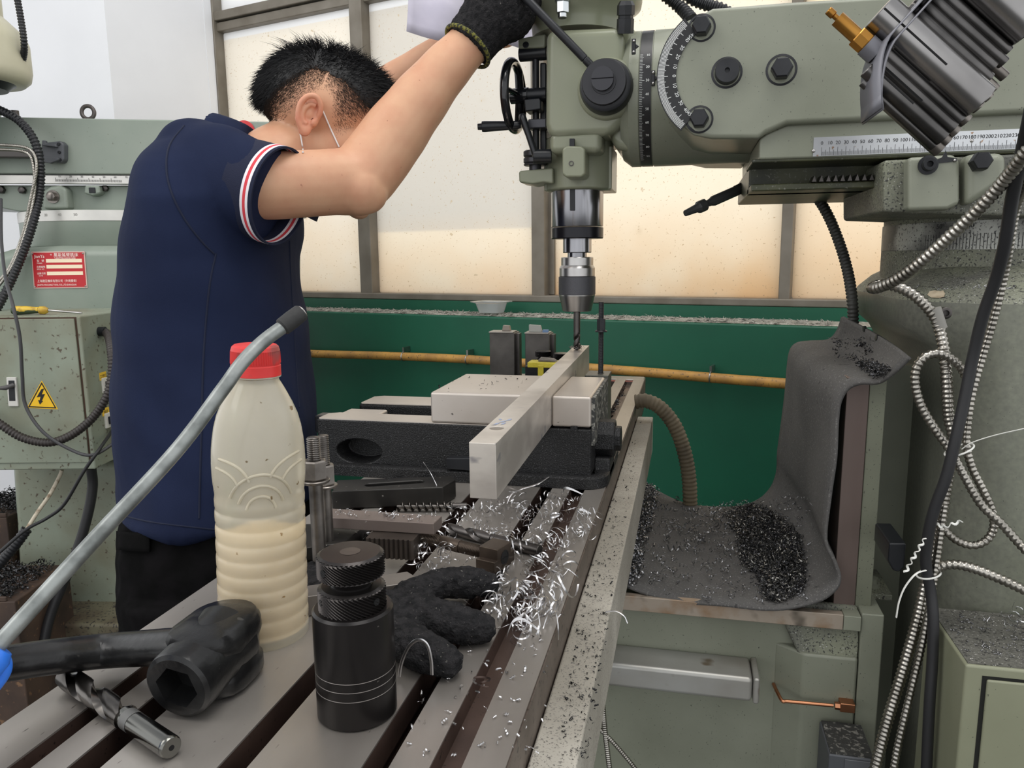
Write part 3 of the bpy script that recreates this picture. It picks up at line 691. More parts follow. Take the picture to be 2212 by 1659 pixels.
# corrugated black hoses at the top of the head
M_hose = mat('black_corrugated', (30, 31, 34), .4, bump=(300, .1, .001))
for pts, r in (([(1330, -150, 1.20), (1372, -80, 1.22), (1412, -30, 1.22), (1440, -8, 1.22), (1472, 18, 1.22), (1496, 44, 1.2)], .0085), ([(1330, -170, 1.22), (1420, -90, 1.24), (1470, -30, 1.24), (1490, -6, 1.24), (1520, 8, 1.24), (1562, 22, 1.24), (1620, 60, 1.26)], .0085)):
    lab = 'short black corrugated hose curving down behind the ram knuckle' if pts[0][1] == -150 else 'upper black corrugated hose running flat behind the ram top'
    tag(MB().conduit([at(x, y, Y=Y) for x, y, Y in pts], r, .0065, .22, 14).build('corrugated_hose', M_hose, loc=at(*pts[1][:2], Y=pts[1][2])), lab, 'hose')
# ---------------- helpers for cutting holes ----------------
def cut(o, mb):
    me = bpy.data.meshes.new('c'); base = wloc(o)
    me.from_pydata([tuple(p - base) for p in mb.v], [], mb.f)
    b = bmesh.new(); b.from_mesh(me); bmesh.ops.recalc_face_normals(b, faces=b.faces); b.to_mesh(me); b.free()
    c = bpy.data.objects.new('c', me); C.objects.link(c); c.parent = o
    mods = [(m.width, m.segments) for m in o.modifiers if m.type == 'BEVEL']; o.modifiers.clear()
    md = o.modifiers.new('b', 'BOOLEAN'); md.object = c; md.operation = 'DIFFERENCE'; md.solver = 'EXACT'
    dg = bpy.context.evaluated_depsgraph_get(); dg.update()
    new = bpy.data.meshes.new_from_object(o.evaluated_get(dg)); o.modifiers.clear()
    old = o.data; nm = old.name; o.data = new; bpy.data.meshes.remove(old); new.name = nm
    bpy.data.objects.remove(c); bpy.data.meshes.remove(me)
    new.set_sharp_from_angle(angle=math.radians(35))
    for wd, sg in mods:
        bv = o.modifiers.new('edge', 'BEVEL'); bv.width = wd; bv.segments = sg; bv.limit_method = 'ANGLE'; bv.angle_limit = math.radians(50); bv.harden_normals = True
    return o
# ---------------- the slotted table ----------------
TZ = .9
M_ttop = mat('table_steel', (186, 180, 173), .33, .6, noise=(7, .3, .7, (124, 118, 112)), speck=(300, .7, .77, (84, 78, 74)), bump=(140, .05, .001), stretch=(1, .25, 1))
M_slot = mat('oily_slot_steel', (92, 74, 66), .4, .5, noise=(16, .35, .7, (58, 46, 42)), speck=(300, .66, .74, (30, 27, 26)))
tb = thing('machine_table', 'long slotted steel machine table running away under the vise', 'machine table', (-.24, .9, .83))
lands = [(-.390, -.353), (-.340, -.321), (-.303, -.241), (-.225, -.1645), (-.150, -.1285), (-.1115, -.0885)]
Y0, Y1 = .12, 1.69
prof = [(-.390, .83), (-.390, TZ - .0012), (-.353, TZ - .0012), (-.352, TZ - .010), (-.341, TZ - .010), (-.340, TZ - .0012), (-.321, TZ - .0012)]
for a, b in ((-.321, -.303), (-.241, -.225), (-.1645, -.150)):
    prof += [(a, TZ - .0012), (a, TZ - .020), (a - .006, TZ - .020), (a - .006, TZ - .034), (b + .006, TZ - .034), (b + .006, TZ - .020), (b, TZ - .020), (b, TZ - .0012)]
prof += [(-.1285, TZ - .0012), (-.1265, TZ - .010), (-.1135, TZ - .010), (-.1115, TZ - .0012), (-.0885, TZ - .0012), (-.0885, .83)]
MB().prism([(x, Y0, z) for x, z in prof], (0, Y1 - Y0, 0)).build('table_body', M_slot, tb, smooth=30)
for a, b in lands: MB().box((a, Y0, TZ - .0012), (b, Y1, TZ)).build('table_land', M_ttop, tb)
MB().box((-.390, Y1 + .002, .83), (-.0885, 1.735, TZ)).build('table_end', M_ttop, tb, bevel=.003)
MB().box((-.3525, Y1 - .03, TZ - .0016), (-.1115, Y1 - .012, TZ - .0008)).build('end_gutter', mat('red_oxide', (104, 34, 30), .5), tb)
M_side = mat('table_side_steel', (112, 102, 94), .5, .5, noise=(20, .35, .7, (86, 76, 68)), speck=(220, .6, .7, (58, 52, 48)))
MB().box((-.0885, Y0, .84), (-.0875, 1.73, TZ - .002)).build('table_side', M_side, tb)
M_strip = mat('dusty_cover_strip', (178, 173, 162), .6, .1, noise=(7, .4, .62, (146, 141, 130)), speck=(420, .58, .7, (118, 114, 108)), speck2=(700, .62, .7, (78, 76, 73)), bump=(260, .2, .001))
ST_Z = TZ - .0325
sc = MB().box((-.0868, Y0, .80), (-.0575, 1.445, ST_Z)).build('scale_cover', M_strip, tb, bevel=.002, label='dust covered grey cover strip along the right edge of the table')
# ---------------- the vise ----------------
VF = .8685; VR = 1.0215; VX0, VX1 = -.457, -.106; VB = .970; JT = 1.009
vz = thing('machine_vise', 'heavy black machine vise with bright steel jaws clamping the bar', 'vise', (-.28, .945, TZ))
M_jaw = mat('jaw_steel', (196, 188, 180), .36, .6, noise=(8, .35, .7, (180, 170, 160)), speck=(200, .73, .78, (90, 84, 80)), bump=(160, .04, .001))
yr = at(900, 892, Z=VB).y; yq0, yq1 = at(900, 876, Z=VB).y, at(900, 859, Z=VB).y
yr = min(yr, VF + .045)
mb = MB().box((VX0, VF, TZ + .012), (VX1, VF + .042, VB)); 
bd = mb.build('bed', M_castblack, vz, bevel=.004, seg=3)
c = at(775, 975, Y=VF); k = mpp(c)
cut(bd, MB().loft([[c + V((math.cos(t) * 52 * k * s, y, math.sin(t) * 27 * k * s)) for t in [2 * PI * i / 32 for i in range(32)]] for y, s in ((-.01, 1.02), (.002, 1), (.03, .9))]))
MB().box((VX0 + .02, VF + .036, TZ + .012), (VX1, VF + .128, TZ + .04)).build('bed_floor', M_castblack, vz)
MB().box((VX0 + .01, yq0, TZ + .012), (VX1, yq1 + .004, VB)).build('bed_rail', M_castblack, vz, bevel=.004, seg=3)
def ground(name, x0_, x1_, y0_, y1_, r):
    return MB().prism([(x1_, y0_, VB - .0004), (x1_, y1_, VB - .0004), (x0_ + r, y1_, VB - .0004), (x0_, y1_ - r * .7, VB - .0004), (x0_, y0_ + r * .3, VB - .0004), (x0_ + r * .2, y0_, VB - .0004)], (0, 0, .0012)).build(name, M_jaw, vz)
ground('bed_face', VX0 + .001, -.16, VF + .001, VF + .0405, .012)
ground('bed_face', VX0 + .012, -.16, yq0 + .001, yq1 + .003, .012)
mb = MB().tube([(VX0 + .01, VF + .07, VB - .022), (-.2, VF + .07, VB - .022)], .012, 24); mb.build('vise_screw', M_steel, vz)
MB().box((VX0 + .004, VF + .05, VB - .012), (VX0 + .06, VF + .092, VB - .004)).build('screw_cover', M_jaw, vz, bevel=.003)
MB().box((VX0 - .034, VF + .058, VB - .033), (VX0 + .012, VF + .082, VB - .009)).build('screw_square', M_black, vz, bevel=.002)
BX0, BX1 = -.1765, -.153
MB().box((-.3035, VF, VB + .0009), (BX0 - .0002, VR, JT)).build('movable_jaw', M_jaw, vz, bevel=.003, seg=3)
MB().box((BX1 + .0002, VF, VB + .002), (VX1, VR, JT)).build('fixed_jaw', M_jaw, vz, bevel=.003, seg=3)
MB().box((BX1 + .0005, VF + .002, TZ + .012), (VX1 + .001, VR + .004, VB + .001)).build('jaw_base', M_castblack, vz, bevel=.004)
c = at(1240, 926, Y=VF - .0004); MB().cbox(c, (.008, 0, 0), (0, .002, 0), (0, 0, .006)).build('jaw_key', M_castblack, vz)
MB().box((VX1, VF + .004, TZ + .05), (VX1 + .004, VR, JT - .002)).build('jaw_back', mat('vise_side_dust', (52, 53, 52), .6, 0, speck=(200, .5, .62, (140, 138, 130))), vz)
# base flange with raised rim
def rect_pts(x0_, x1_, y0_, y1_, r, z): return rring(x0_, x1_, y0_, y1_, r, z, 7)
mb = MB().loft([rect_pts(VX0 + .004, -.086, VF - .012, VR + .02, .028, TZ + .0005), rect_pts(VX0 + .004, -.086, VF - .012, VR + .02, .028, TZ + .0125), rect_pts(VX0 + .007, -.089, VF - .009, VR + .017, .025, TZ + .0145),
                rect_pts(VX0 + .016, -.098, VF - .001, VR + .01, .02, TZ + .0145), rect_pts(VX0 + .018, -.101, VF + .001, VR + .008, .02, TZ + .009)])
mb.build('base_flange', M_castblack, vz, smooth=45)
slot = at(985, 1000, Y=VF - .003)
slab('clamp_key', [(963, 990), (1022, 990), (1022, 1018), (965, 1013)], VF - .012, .014, M_black, .001, par=vz)
c = V((VX1, VF + .055, TZ + .048))
MB().lathe(c, XD, [(.024, 0), (.024, .022), (.0225, .024), (.016, .024), (.016, .030), (.0155, .031), (.0001, .031)], 8, ang=.39).build('jaw_bolt', M_castblack, vz, bevel=.001, smooth=20)
MB().prism([c + V((0, -.024, -.02)), c + V((0, .024, -.02)), c + V((0, .03, -.046)), c + V((0, -.03, -.046))], (.02, 0, 0)).build('bolt_lug', M_castblack, vz, bevel=.003)
# ---------------- the aluminium bar ----------------
M_bar = mat('sawn_aluminium', (206, 199, 190), .38, .55, noise=(26, .42, .62, (176, 168, 160)), speck=(60, .68, .72, (150, 146, 146)), bump=(120, .06, .001), stretch=(.5, .5, 1))
pA = at(1071, 958.5, X=BX1); pB = at(1273, 746, X=BX1); hz = pA.z - at(1074, 1078, X=BX1).z
ba = thing('aluminium_bar', 'rectangular bright aluminium bar standing on edge between the vise jaws', 'metal bar', (-.165, .92, .967))
wv = V((BX0 - BX1, 0, 0))
br = MB().obox(pA - ZD * hz, wv, pB - pA, ZD * hz).build('bar_body', M_bar, ba, bevel=.0006)
hc = at(1079, 918, Z=pA.z + .004); hc.x = -.1655
cut(br, MB().cyl(hc + V((0, 0, -.012)), hc + V((0, 0, .01)), .0066, 32))
mc = at(1100, 905, Z=pA.z + .0045)
M_blue = mat('blue_marker_ink', (150, 160, 184), .5, .2)
mb = MB(); tdir = (pB - pA).normalized()
for dx, dy, l, a in ((-.004, .012, .010, .3), (.002, .014, .010, .2), (.0, .022, .012, .5), (.004, .03, .009, .2), (-.005, .03, .006, -.5)):
    o_ = hc + tdir * (dy + .004) + V((dx, 0, 0)); o_.z = pA.z + (pB.z - pA.z) * (o_.y - pA.y) / (pB.y - pA.y) + .0002
    d = (tdir * math.cos(a) + XD * math.sin(a)) * l * .5; e = d.cross(ZD).normalized() * .0016
    mb.add([o_ - d - e * .3, o_ - d * .5 + e, o_ + d * .6 + e * .8, o_ + d, o_ + d * .3 - e, o_ - d * .6 - e * .9], [(0, 1, 2, 3, 4, 5)])
mb.build('marker_smudge', M_blue, ba, smooth=0, fix=False)
# chips thrown up where the drill bites
mb = MB(); tip = V((SPX, SPY, zq(753)))
for i in range(26):
    a = random.uniform(0, 2 * PI); r = random.uniform(.004, .012); p = tip + V((math.cos(a) * r, math.sin(a) * r, random.uniform(.0006, .004)))
    d = V((random.uniform(-1, 1), random.uniform(-1, 1), random.uniform(0, 1))) * .0035; e = d.cross(V((.3, .2, 1))).normalized() * .0012
    mb.add([p - d, p + e, p + d, p - e], [(0, 1, 2, 3)])
o = mb.build('drilling_chips', M_alu, loc=tip, smooth=0, fix=False); tag(o, 'tiny bright chips around the drill point on the aluminium bar', 'metal chips', kind='stuff')
# ---------------- loose tools on the table ----------------
# knurled screw jack
jb = at(775, 1583, Z=TZ); jd = ray(775, 1583); jd.z = 0; jd.normalize()
k = jb - EYE; JR = .0238
jc = jb + jd * JR
jz = lambda y: at(775, y, Y=jc.y).z - TZ
jk = thing('screw_jack', 'black cylindrical screw jack with two knurled rings in front of the bottle', 'screw jack', jc)
M_jack = mat('blued_steel', (27, 25, 25), .3, .4, noise=(14, .35, .7, (36, 33, 32)), speck=(200, .76, .8, (110, 106, 102)))
def jl(name, prof, m=M_jack, n=64, smooth=25): return MB().lathe(jc, ZD, prof, n).build(name, m, jk, smooth=smooth)
hB = jz(1308)
pr = [(JR - .0012, 0), (JR, .0012)]
for y in (1471, 1452, 1434):
    h = jz(y) ; pr += [(JR, h - .0005), (JR - .0005, h - .0003), (JR - .0005, h + .0003), (JR, h + .0005)]
pr += [(JR, hB - .0014), (JR - .0014, hB), (.0165, hB), (.0165, hB - .004)]
jl('body', pr)
mbL = MB()
for y in (1471, 1452, 1434): mbL.torus(jc + ZD * jz(y), ZD, JR - .0003, .0003, 72, 6)
mbL.build('scribed_line', mat('scribed_bright', (128, 122, 118), .4, .6), jk)
def knurl(name, z0, z1, r, top=None):
    n = 84; rows = 14; vs = []; mb = MB(); rings = []
    H = z1 - z0
    rings.append([V((0, 0, 0))] * 0)
    rg = []
    def circ(rr, z): return [jc + V((rr * math.cos(2 * PI * i / n), rr * math.sin(2 * PI * i / n), z)) for i in range(n)]
    rg.append(circ(r * .92, z0)); rg.append(circ(r * .985, z0 + .0008))
    for j in range(rows + 1):
        z = z0 + .0014 + (H - .003) * j / rows
        rg.append([jc + V(((r + .0006 * ((-1) ** (i + j))) * math.cos(2 * PI * i / n), (r + .0006 * ((-1) ** (i + j))) * math.sin(2 * PI * i / n), z)) for i in range(n)])
    rg.append(circ(r * .985, z1 - .001)); rg.append(circ(r * .90, z1)); rg.append(circ(r * .3, z1 + .0002))
    o = mb.loft(rg).build(name, mat('knurled_blued', (58, 55, 54), .3, .8), jk, smooth=0)
    return o
z1n = jz(1262); KR = JR * .815
kn1 = knurl('knurled_nut', hB - .003, z1n, KR)
jl('thread_stem', [(.0125, z1n - .004), (.0125, z1n + .001), (.0115, z1n + .002), (.0125, z1n + .004), (.0125, jz(1240))])
z2t = jz(1193)
kn2 = knurl('knurled_head', jz(1243), z2t, KR * .995)
for kn__, zz, ang in ((kn1, (hB + z1n) / 2, -.35), (kn1, (hB + z1n) / 2, -2.3), (kn2, (jz(1243) + z2t) / 2, -2.05)):
    d = V((math.cos(ang), math.sin(ang), 0)); MB().cyl(jc + d * (KR - .002) + ZD * zz, jc + d * (KR + .0004) + ZD * zz, .0022, 16).build('tommy_hole', mat('hole_black', (8, 8, 9), .8), kn__)
jl('cap_wear', [(.0001, z2t + .0002), (.006, z2t + .0003), (.0001, z2t + .0006)], mat('worn_steel', (84, 76, 70), .4, .6), 24)
# bottle
bb = at(575, 1412, Z=TZ); bd_ = ray(575, 1412); bd_.z = 0; bd_.normalize()
BR = .0335; bc = bb + bd_ * BR
btop = at(551, 744, Y=bc.y); bax = (btop - bc); 
yb0 = 1396
def bh(y): return ((at(575 + (551 - 575) * (1396 - y) / (1396 - 744), y, Y=bc.y) - bc)).dot(bax.normalized())
bk = mpp(bc + bax * .5)
bt = thing('plastic_bottle', 'cloudy plastic bottle with red screw cap, part full of cream liquid', 'bottle', bc)
def br_(y, h): return h * mpp(bc + bax * ((yb0 - y) / (yb0 - 744)))
prof = [(1396, 60), (1398, 80), (1390, 88), (1375, 92)]
body = [(br_(1396, 70), .0015), (br_(1396, 84), .0), (br_(1390, 90), .003), (br_(1380, 93), bh(1380))]
y = 1372
while y > 1088:
    body += [(br_(y, 92.8), bh(y)), (br_(y, 91.6), bh(y - 3)), (br_(y, 91.6), bh(y - 6)), (br_(y, 93), bh(y - 11)), (br_(y, 93.3), bh(y - 24))]; y -= 31
for yy, hh in ((1060, 92), (1045, 94), (1020, 96.5), (994, 97), (965, 96), (944, 94), (918, 90), (893, 83.5), (868, 73), (842, 60), (826, 51), (820, 47.5), (812, 47)): body.append((br_(yy, hh), bh(yy)))
M_bottle = mat('cloudy_plastic', (240, 234, 216), .22, coat=.3, trans=.6, ior=1.2, noise=(9, .35, .7, (216, 207, 184)), speck=(150, .72, .76, (150, 128, 96)), bump=(30, .15, .002))
MB().lathe(bc, bax, body, 64).build('bottle_body', M_bottle, bt, smooth=60)
liq = [(r * .95, h + .001) for r, h in body if h < bh(1150)]
liq = [(liq[0][0], .002)] + [q for q in liq if q[1] > .004]
MB().lathe(bc, bax, liq, 48).build('liquid', mat('cream_liquid', (250, 226, 182), .4, noise=(14, .3, .7, (238, 208, 158))), bt, smooth=60)
# raised wave arcs moulded into the shoulder
mb = MB(); bx, by, ba_ = frame_of(bax)
fdir = -(bd_ - ba_ * bd_.dot(ba_)).normalized(); sdir = ba_.cross(fdir)
def bpt(px, py):           # a point of the bottle's skin under a pixel
    hh = bh(py); R_ = None
    for (r0, h0), (r1, h1) in zip(body, body[1:]):
        if h0 <= hh <= h1 and h1 > h0: R_ = r0 + (r1 - r0) * (hh - h0) / (h1 - h0)
    R_ = R_ or .034; cx_ = 575 + (551 - 575) * (1396 - py) / (1396 - 744); s = max(-.97, min(.97, (px - cx_) * bk / R_)); 
    return bc + ba_ * hh + sdir * (s * R_) + fdir * (math.sqrt(1 - s * s) * R_)
if (bpt(600, 1000) - bpt(520, 1000)).dot(RT) < 0: sdir = -sdir
for cx_, cy_, rx, ry in ((563, 1065, 62, 66), (563, 1072, 45, 50), (563, 1080, 30, 36), (644, 1020, 66, 54), (648, 1028, 46, 42), (478, 1024, 62, 52), (474, 1032, 44, 40)):
    a0, a1 = (15, 165) if cx_ == 563 else (95, 165) if cx_ > 600 else (12, 88)
    pts = [bpt(cx_ + rx * math.cos(math.radians(t)), cy_ - ry * math.sin(math.radians(t))) for t in range(a0, a1 + 1, 5)]
    mb.tube(pts, .0011, 8)
mb.build('moulded_wave', M_bottle, bt, smooth=60)
M_cap = mat('red_cap', (224, 58, 56), .45, noise=(16, .42, .6, (206, 50, 48)), speck=(60, .62, .72, (150, 70, 66)))
n = 120; rg = []
def cring(y, h, rib=0): return [bc + ba_ * bh(y) + (bx * math.cos(2 * PI * i / n) + by * math.sin(2 * PI * i / n)) * (br_(y, h) + rib * (i % 2)) for i in range(n)]
rg = [cring(810, 51), cring(809, 52.5), cring(797, 52), cring(788, 52), cring(786.5, 51), cring(784, 51), cring(783, 52.5, -.0007), cring(760, 51.5, -.0007), cring(756, 51), cring(748, 48.5), cring(744, 44), cring(742.5, 30), cring(742, 1)]
MB().loft(rg).build('cap', M_cap, bt, smooth=30)
MB().lathe(bc + ba_ * (bh(812)), ba_, [(br_(812, 49), -.0006), (br_(812, 52.5), 0), (br_(812, 52.5), .0008), (br_(812, 49), .0012)], 48).build('neck_ring', M_bottle, bt)
# air gun: long bent tube, rubber nose, blue handle
ag = thing('air_gun', 'air blow gun with long bent grey tube and blue handle at left edge', 'air gun', at(-40, 1440, d=.39))
pth = [(-52, 1445, .385), (0, 1389, .392), (200, 1170, .42), (380, 975, .445), (480, 843, .462), (522, 785, .470), (565, 741, .479), (610, 707, .487), (640, 690, .492)]
P3 = [at(x, y, d=d) for x, y, d in pth]
MB().tube(spline(P3, 10), .0044, 20).build('tube', mat('galvanised_tube', (150, 154, 152), .42, .7, noise=(60, .4, .65, (112, 116, 114)), bump=(400, .15, .0006)), ag)
a, b = at(608, 708, d=.4868), at(652, 674, d=.494)
nd = (b - a).normalized()
nz_ = MB().tube([a, a + nd * .001, a + nd * .009, b - nd * .001, b], [.0048, .0058, .0060, .0057, .005], 24).build('rubber_nose', mat('black_rubber', (44, 44, 44), .7, bump=(200, .5, .001)), ag)
MB().torus(b + nd * .0001, nd, .0035, .0010, 28, 10).build('nose_ring', M_steel, nz_)
MB().lathe(b - nd * .001, nd, [(.0028, 0), (.0028, .0015)], 20).build('nose_bore', MATS['hole_black'], nz_)
M_bluep = mat('blue_plastic', (52, 120, 226), .35)
hp = at(-4, 1395, d=.392)
td = (P3[0] - P3[2]).normalized()
mb = MB().tube([hp, hp + td * .004, hp + td * .03, hp + td * .07], [.008, .0105, .0125, .013], 24)
q0 = hp + td * .012
mb.build('gun_body', M_bluep, ag, bevel=0)
gp = [at(-2, 1420, d=.395), at(4, 1440, d=.395), at(-6, 1465, d=.395), at(-60, 1530, d=.39)]
MB().tube(spline(gp, 6), .0048, 16).build('trigger', M_bluep, ag)
g0 = hp + td * .05; MB().tube([g0, g0 + V((-.02, -.005, -.03)), V((g0.x - .03, g0.y - .01, TZ + .008))], [.012, .011, .010], 20).build('grip', M_bluep, ag)
# socket wrench
M_wr = mat('black_painted_steel', (24, 24, 25), .28, .25, noise=(30, .42, .66, (48, 48, 48)), speck=(140, .74, .78, (66, 65, 63)), bump=(90, .35, .0015))
wr = thing('socket_wrench', 'heavy black hex socket wrench lying in front of the plastic bottle', 'wrench', at(470, 1500, Z=TZ))
ob = at(378, 1566, Z=TZ + .001); oc = at(376, 1489, Y=ob.y + .006)
SR = (oc - ob).length * 1.08
oc = V((ob.x, ob.y + .004, TZ + SR + .0006)); 
bq = at(545, 1440, Z=TZ + .02); ax_ = V((-.02, 1, 0)).normalized()
ax_ = (ax_ + V((0, 0, .10))).normalized()
so = MB().lathe(oc, ax_, [(SR * .86, 0), (SR * .97, .0018), (SR, .005), (SR, .026), (SR * 1.06, .040), (SR * 1.08, .052)], 48).build('socket', M_wr, wr, smooth=40)
x_, y_, _ = frame_of(ax_)
cut(so, MB().lathe(oc - ax_ * .004, ax_, [(SR * .64, 0), (SR * .60, .02)], 6, ang=.2))
# boss: a rounded upright block behind the socket
lat = ax_.cross(ZD).normalized(); ax2 = V((ax_.x, ax_.y, 0)).normalized()
def stad(l0, l1, r, z):
    o_ = V((oc.x, oc.y, z)); pts = []
    for i in range(13): t = math.radians(-90 + 15 * i); pts.append(o_ + ax2 * (l1 + r * math.cos(t)) + lat * (r * math.sin(t)))
    for i in range(7): t = math.radians(90 + 30 * i); pts.append(o_ + ax2 * (l0 + r * .8 * math.cos(t)) + lat * (r * math.sin(t)))
    return pts
bz = TZ + .002; r0 = SR * 1.04
zt_ = TZ + SR * 2.12
mb = MB().loft([stad(.036, .050, r0 * .92, bz), stad(.035, .052, r0, bz + .003), stad(.035, .052, r0, bz + .011), stad(.035, .050, r0 * .95, bz + .013), stad(.034, .050, r0 * .97, zt_ - .018), stad(.030, .052, r0 * 1.02, zt_ - .013), stad(.028, .052, r0, zt_ - .006), stad(.028, .051, r0 * .9, zt_ - .001), stad(.032, .046, r0 * .6, zt_ + .0012), stad(.036, .042, r0 * .2, zt_ + .0016)])
mb.build('socket_boss', M_wr, wr, smooth=50)
h0 = V((oc.x, oc.y, TZ + SR * 1.35)) + ax2 * .036 
hp_ = [h0, at(400, 1395, d=(h0 - EYE).dot(FW) - .004), at(240, 1405, d=.50), at(120, 1418, d=.475), at(20, 1432, d=.455), at(-90, 1452, d=.43)]
hk = .0092
MB().tube(spline(hp_, 8), lambda t, i: (hk * (1.9 if t < .08 else 1.5 - .2 * t), hk * (1.4 if t < .08 else 1.25 - .15 * t)), 20).build('handle', M_wr, wr, smooth=60)
# big end mill near the table corner
M_cut = mat('cutter_steel', (112, 108, 104), .26, 1, noise=(30, .4, .7, (70, 68, 66)))
M_sh = mat('cutter_shank', (118, 118, 114), .2, 1)
e0, e1 = at(375, 1640, Z=TZ + .0005), at(146, 1482, Z=TZ + .0005)
em = thing('end_mill', 'large steel end mill with spiral flutes lying by the socket wrench', 'end mill', e0)
ed = (e1 - e0); L_ = ed.length; ed.normalize(); ER = .0064
e0 = e0 + ZD * ER + ed * .001
MB().lathe(e0, ed, [(ER * .86, 0), (ER * .98, .0012), (ER, .003), (ER, L_ * .30), (ER * .96, L_ * .302), (ER * .96, L_ * .40)], 40).build('shank', M_sh, em, smooth=30)
MB().lathe(e0 + ed * (L_ * .31), ed, [(ER * .985, 0), (ER * .985, L_ * .06)], 32, cap=False).build('etched_band', mat('etched_grey', (112, 112, 110), .5, .6), em)
MB().lathe(e0 - ed * .0001, ed, [(.0016, 0), (.0016, .0003)], 16).build('centre_hole', MATS['hole_black'], em)
twist(em, e0 + ed * (L_ * .39), ed, L_ * .61, ER * 1.12, 1.15, M_cut, n=60, tip=.1, core=.42)
# pair of clamping studs with nuts and washers behind the bottle
M_stud = mat('stud_steel', (132, 127, 122), .38, .9, noise=(40, .4, .7, (62, 59, 57)))
M_nut = mat('nut_steel', (146, 140, 134), .35, .9, noise=(30, .4, .7, (78, 74, 70)))
def thread(par, a, b, r, pitch, m=M_stud, name='thread', n=20, depth=.13):
    a, b = V(a), V(b); d = b - a; N = int(d.length / pitch * 4); x, y, ax = frame_of(d); rings = []
    for i in range(N + 1):
        ring = []
        for k in range(n):
            u = 2 * PI * k / n; ph = (i / 4 + k / n) % 1; rr = r * (1 - depth * abs(2 * ph - 1) * 1.6); rr = rr * (.88 if i in (0, N) else 1)
            ring.append(a + d * (i / N) + x * math.cos(u) * rr + y * math.sin(u) * rr)
        rings.append(ring)
    return MB().loft(rings).build(name, m, par, smooth=80)
PLZ = TZ + .022
def studthing(px, ytop, ybot, ynut0, ynut1, d, rpx, label, zb=None, sheared=0):
    top = at(px, ytop, d=d); k = mpp(top); bx_, by_ = top.x, top.y; zb = zb if zb is not None else at(px, ybot, Y=by_).z
    s = thing('clamping_stud', label, 'stud', (bx_, by_, zb), 'clamping studs behind the bottle')
    zn0, zn1 = at(px, ynut1, Y=by_).z, at(px, ynut0, Y=by_).z; r = rpx * k
    MB().cyl((bx_, by_, zb), (bx_, by_, zn0), r * .97, 24).build('stud_shank', M_stud, s)
    thread(s, (bx_, by_, zn0), (bx_, by_, top.z), r, .0018)
    MB().lathe((bx_, by_, zn0), ZD, [(r * 1.6, 0), (r * 1.75, .0012), (r * 1.75, zn1 - zn0 - .0012), (r * 1.5, zn1 - zn0)], 6, ang=.5).build('nut', M_nut, s, smooth=20)
    MB().lathe((bx_, by_, zn0 - .0028), ZD, [(r * 1.95, 0), (r * 2.0, .0008), (r * 2.0, .002), (r * 1.9, .0026)], 32).build('washer', M_nut, s)
    return s
studthing(676, 944, 1160, 993, 1034, .62, 15.5, 'nearer threaded clamping stud with hex nut, right of the bottle', PLZ)
studthing(697, 940, 1140, 1003, 1045, .665, 13, 'farther threaded clamping stud with washer, partly behind the first stud', PLZ)
# clamp plate with a hole under the studs
def plate(name, label, cat, pts_px, z1, z0, m, group=None, bevel=.0008):
    top = [at(x, y, Z=z1) for x, y in pts_px]; ct = sum(top, V((0, 0, 0))) / len(top)
    t = thing(name, label, cat, (ct.x, ct.y, z0), group)
    o = MB().prism(top, (0, 0, z0 - z1)).build(name.split('_')[-1] + '_body', m, t, bevel=bevel); return t, o
M_clamp = mat('blackened_clamp', (44, 43, 42), .36, .6, noise=(24, .35, .7, (62, 60, 57)), speck=(200, .72, .77, (170, 166, 160)))
t, o = plate('clamp_plate', 'flat dark clamp plate with a hole beneath the upright studs', 'clamp', [(600, 1192), (742, 1172), (800, 1128), (640, 1132)], PLZ, PLZ - .012, M_clamp)
c = at(694, 1154, Z=PLZ); cut(o, MB().cyl(c + ZD * .01, c - ZD * .02, .008, 28))
plate('clamp_plate', 'lower dark clamp plate lying under the holed plate', 'clamp', [(610, 1215), (800, 1196), (830, 1150), (640, 1160)], TZ + .0095, TZ + .0003, M_clamp)
# strap clamp with a long slot
zs_ = TZ + .001
fy = at(830, 1096, Z=zs_).y
zst = at(830, 1057, Y=fy).z
t, o = plate('strap_clamp', 'long black strap clamp with an oval slot, in front of the vise', 'clamp', [(716, 1061), (957, 1052), (984, 1037), (978, 1028), (728, 1037)], zst, zs_, M_clamp, bevel=.0015)
a, b = at(800, 1047, Z=zst), at(905, 1040, Z=zst); dv_ = (b - a).normalized(); nv = dv_.cross(ZD)
pts = [a + (nv * math.cos(u) - dv_ * math.sin(u)) * .0058 for u in [PI * i / 10 for i in range(11)]] + [b + (nv * -math.cos(u) + dv_ * math.sin(u)) * .0058 for u in [PI * i / 10 for i in range(11)]]
cut(o, MB().prism([p + ZD * .004 for p in pts], (0, 0, -.06)))
# step blocks with serrated faces
M_step = mat('step_block_steel', (84, 76, 70), .45, .7, noise=(30, .35, .7, (58, 52, 48)))
def step_block(label, x0_, x1_, ytop, ybot, d, loc_z=None):
    zb = TZ + .0098; a, b = at(x0_, ybot, Z=zb), at(x1_, ybot + 6, Z=zb); zt_ = min(BZ0 - .0002, at(x0_, ytop, Y=a.y).z)
    d_ = (b - a); n = int((b - a).length / .0042); nrm = d_.cross(ZD).normalized(); dn = d_ / n
    if nrm.dot(FH) < 0: nrm = -nrm
    t = thing('step_block', label, 'step block', (a + b) / 2, 'serrated step blocks')
    MB().obox(a + nrm * .002, d_, nrm * .022, ZD * (zt_ - zb)).build('block_body', M_step, t, bevel=.0006)
    mb = MB()
    for i in range(n):
        p = a + dn * i; mb.prism([p + nrm * .0021, p + dn * .25, p + dn * .6, p + dn * .95 + nrm * .0021], ZD * (zt_ - zb))
    mb.build('serration', M_step, t, smooth=0)
    return t
BZ0, BZ1 = TZ + .028, TZ + .0385
step_block('serrated step block standing under the brown-grey bar', 790, 893, 1144, 1205, .60)
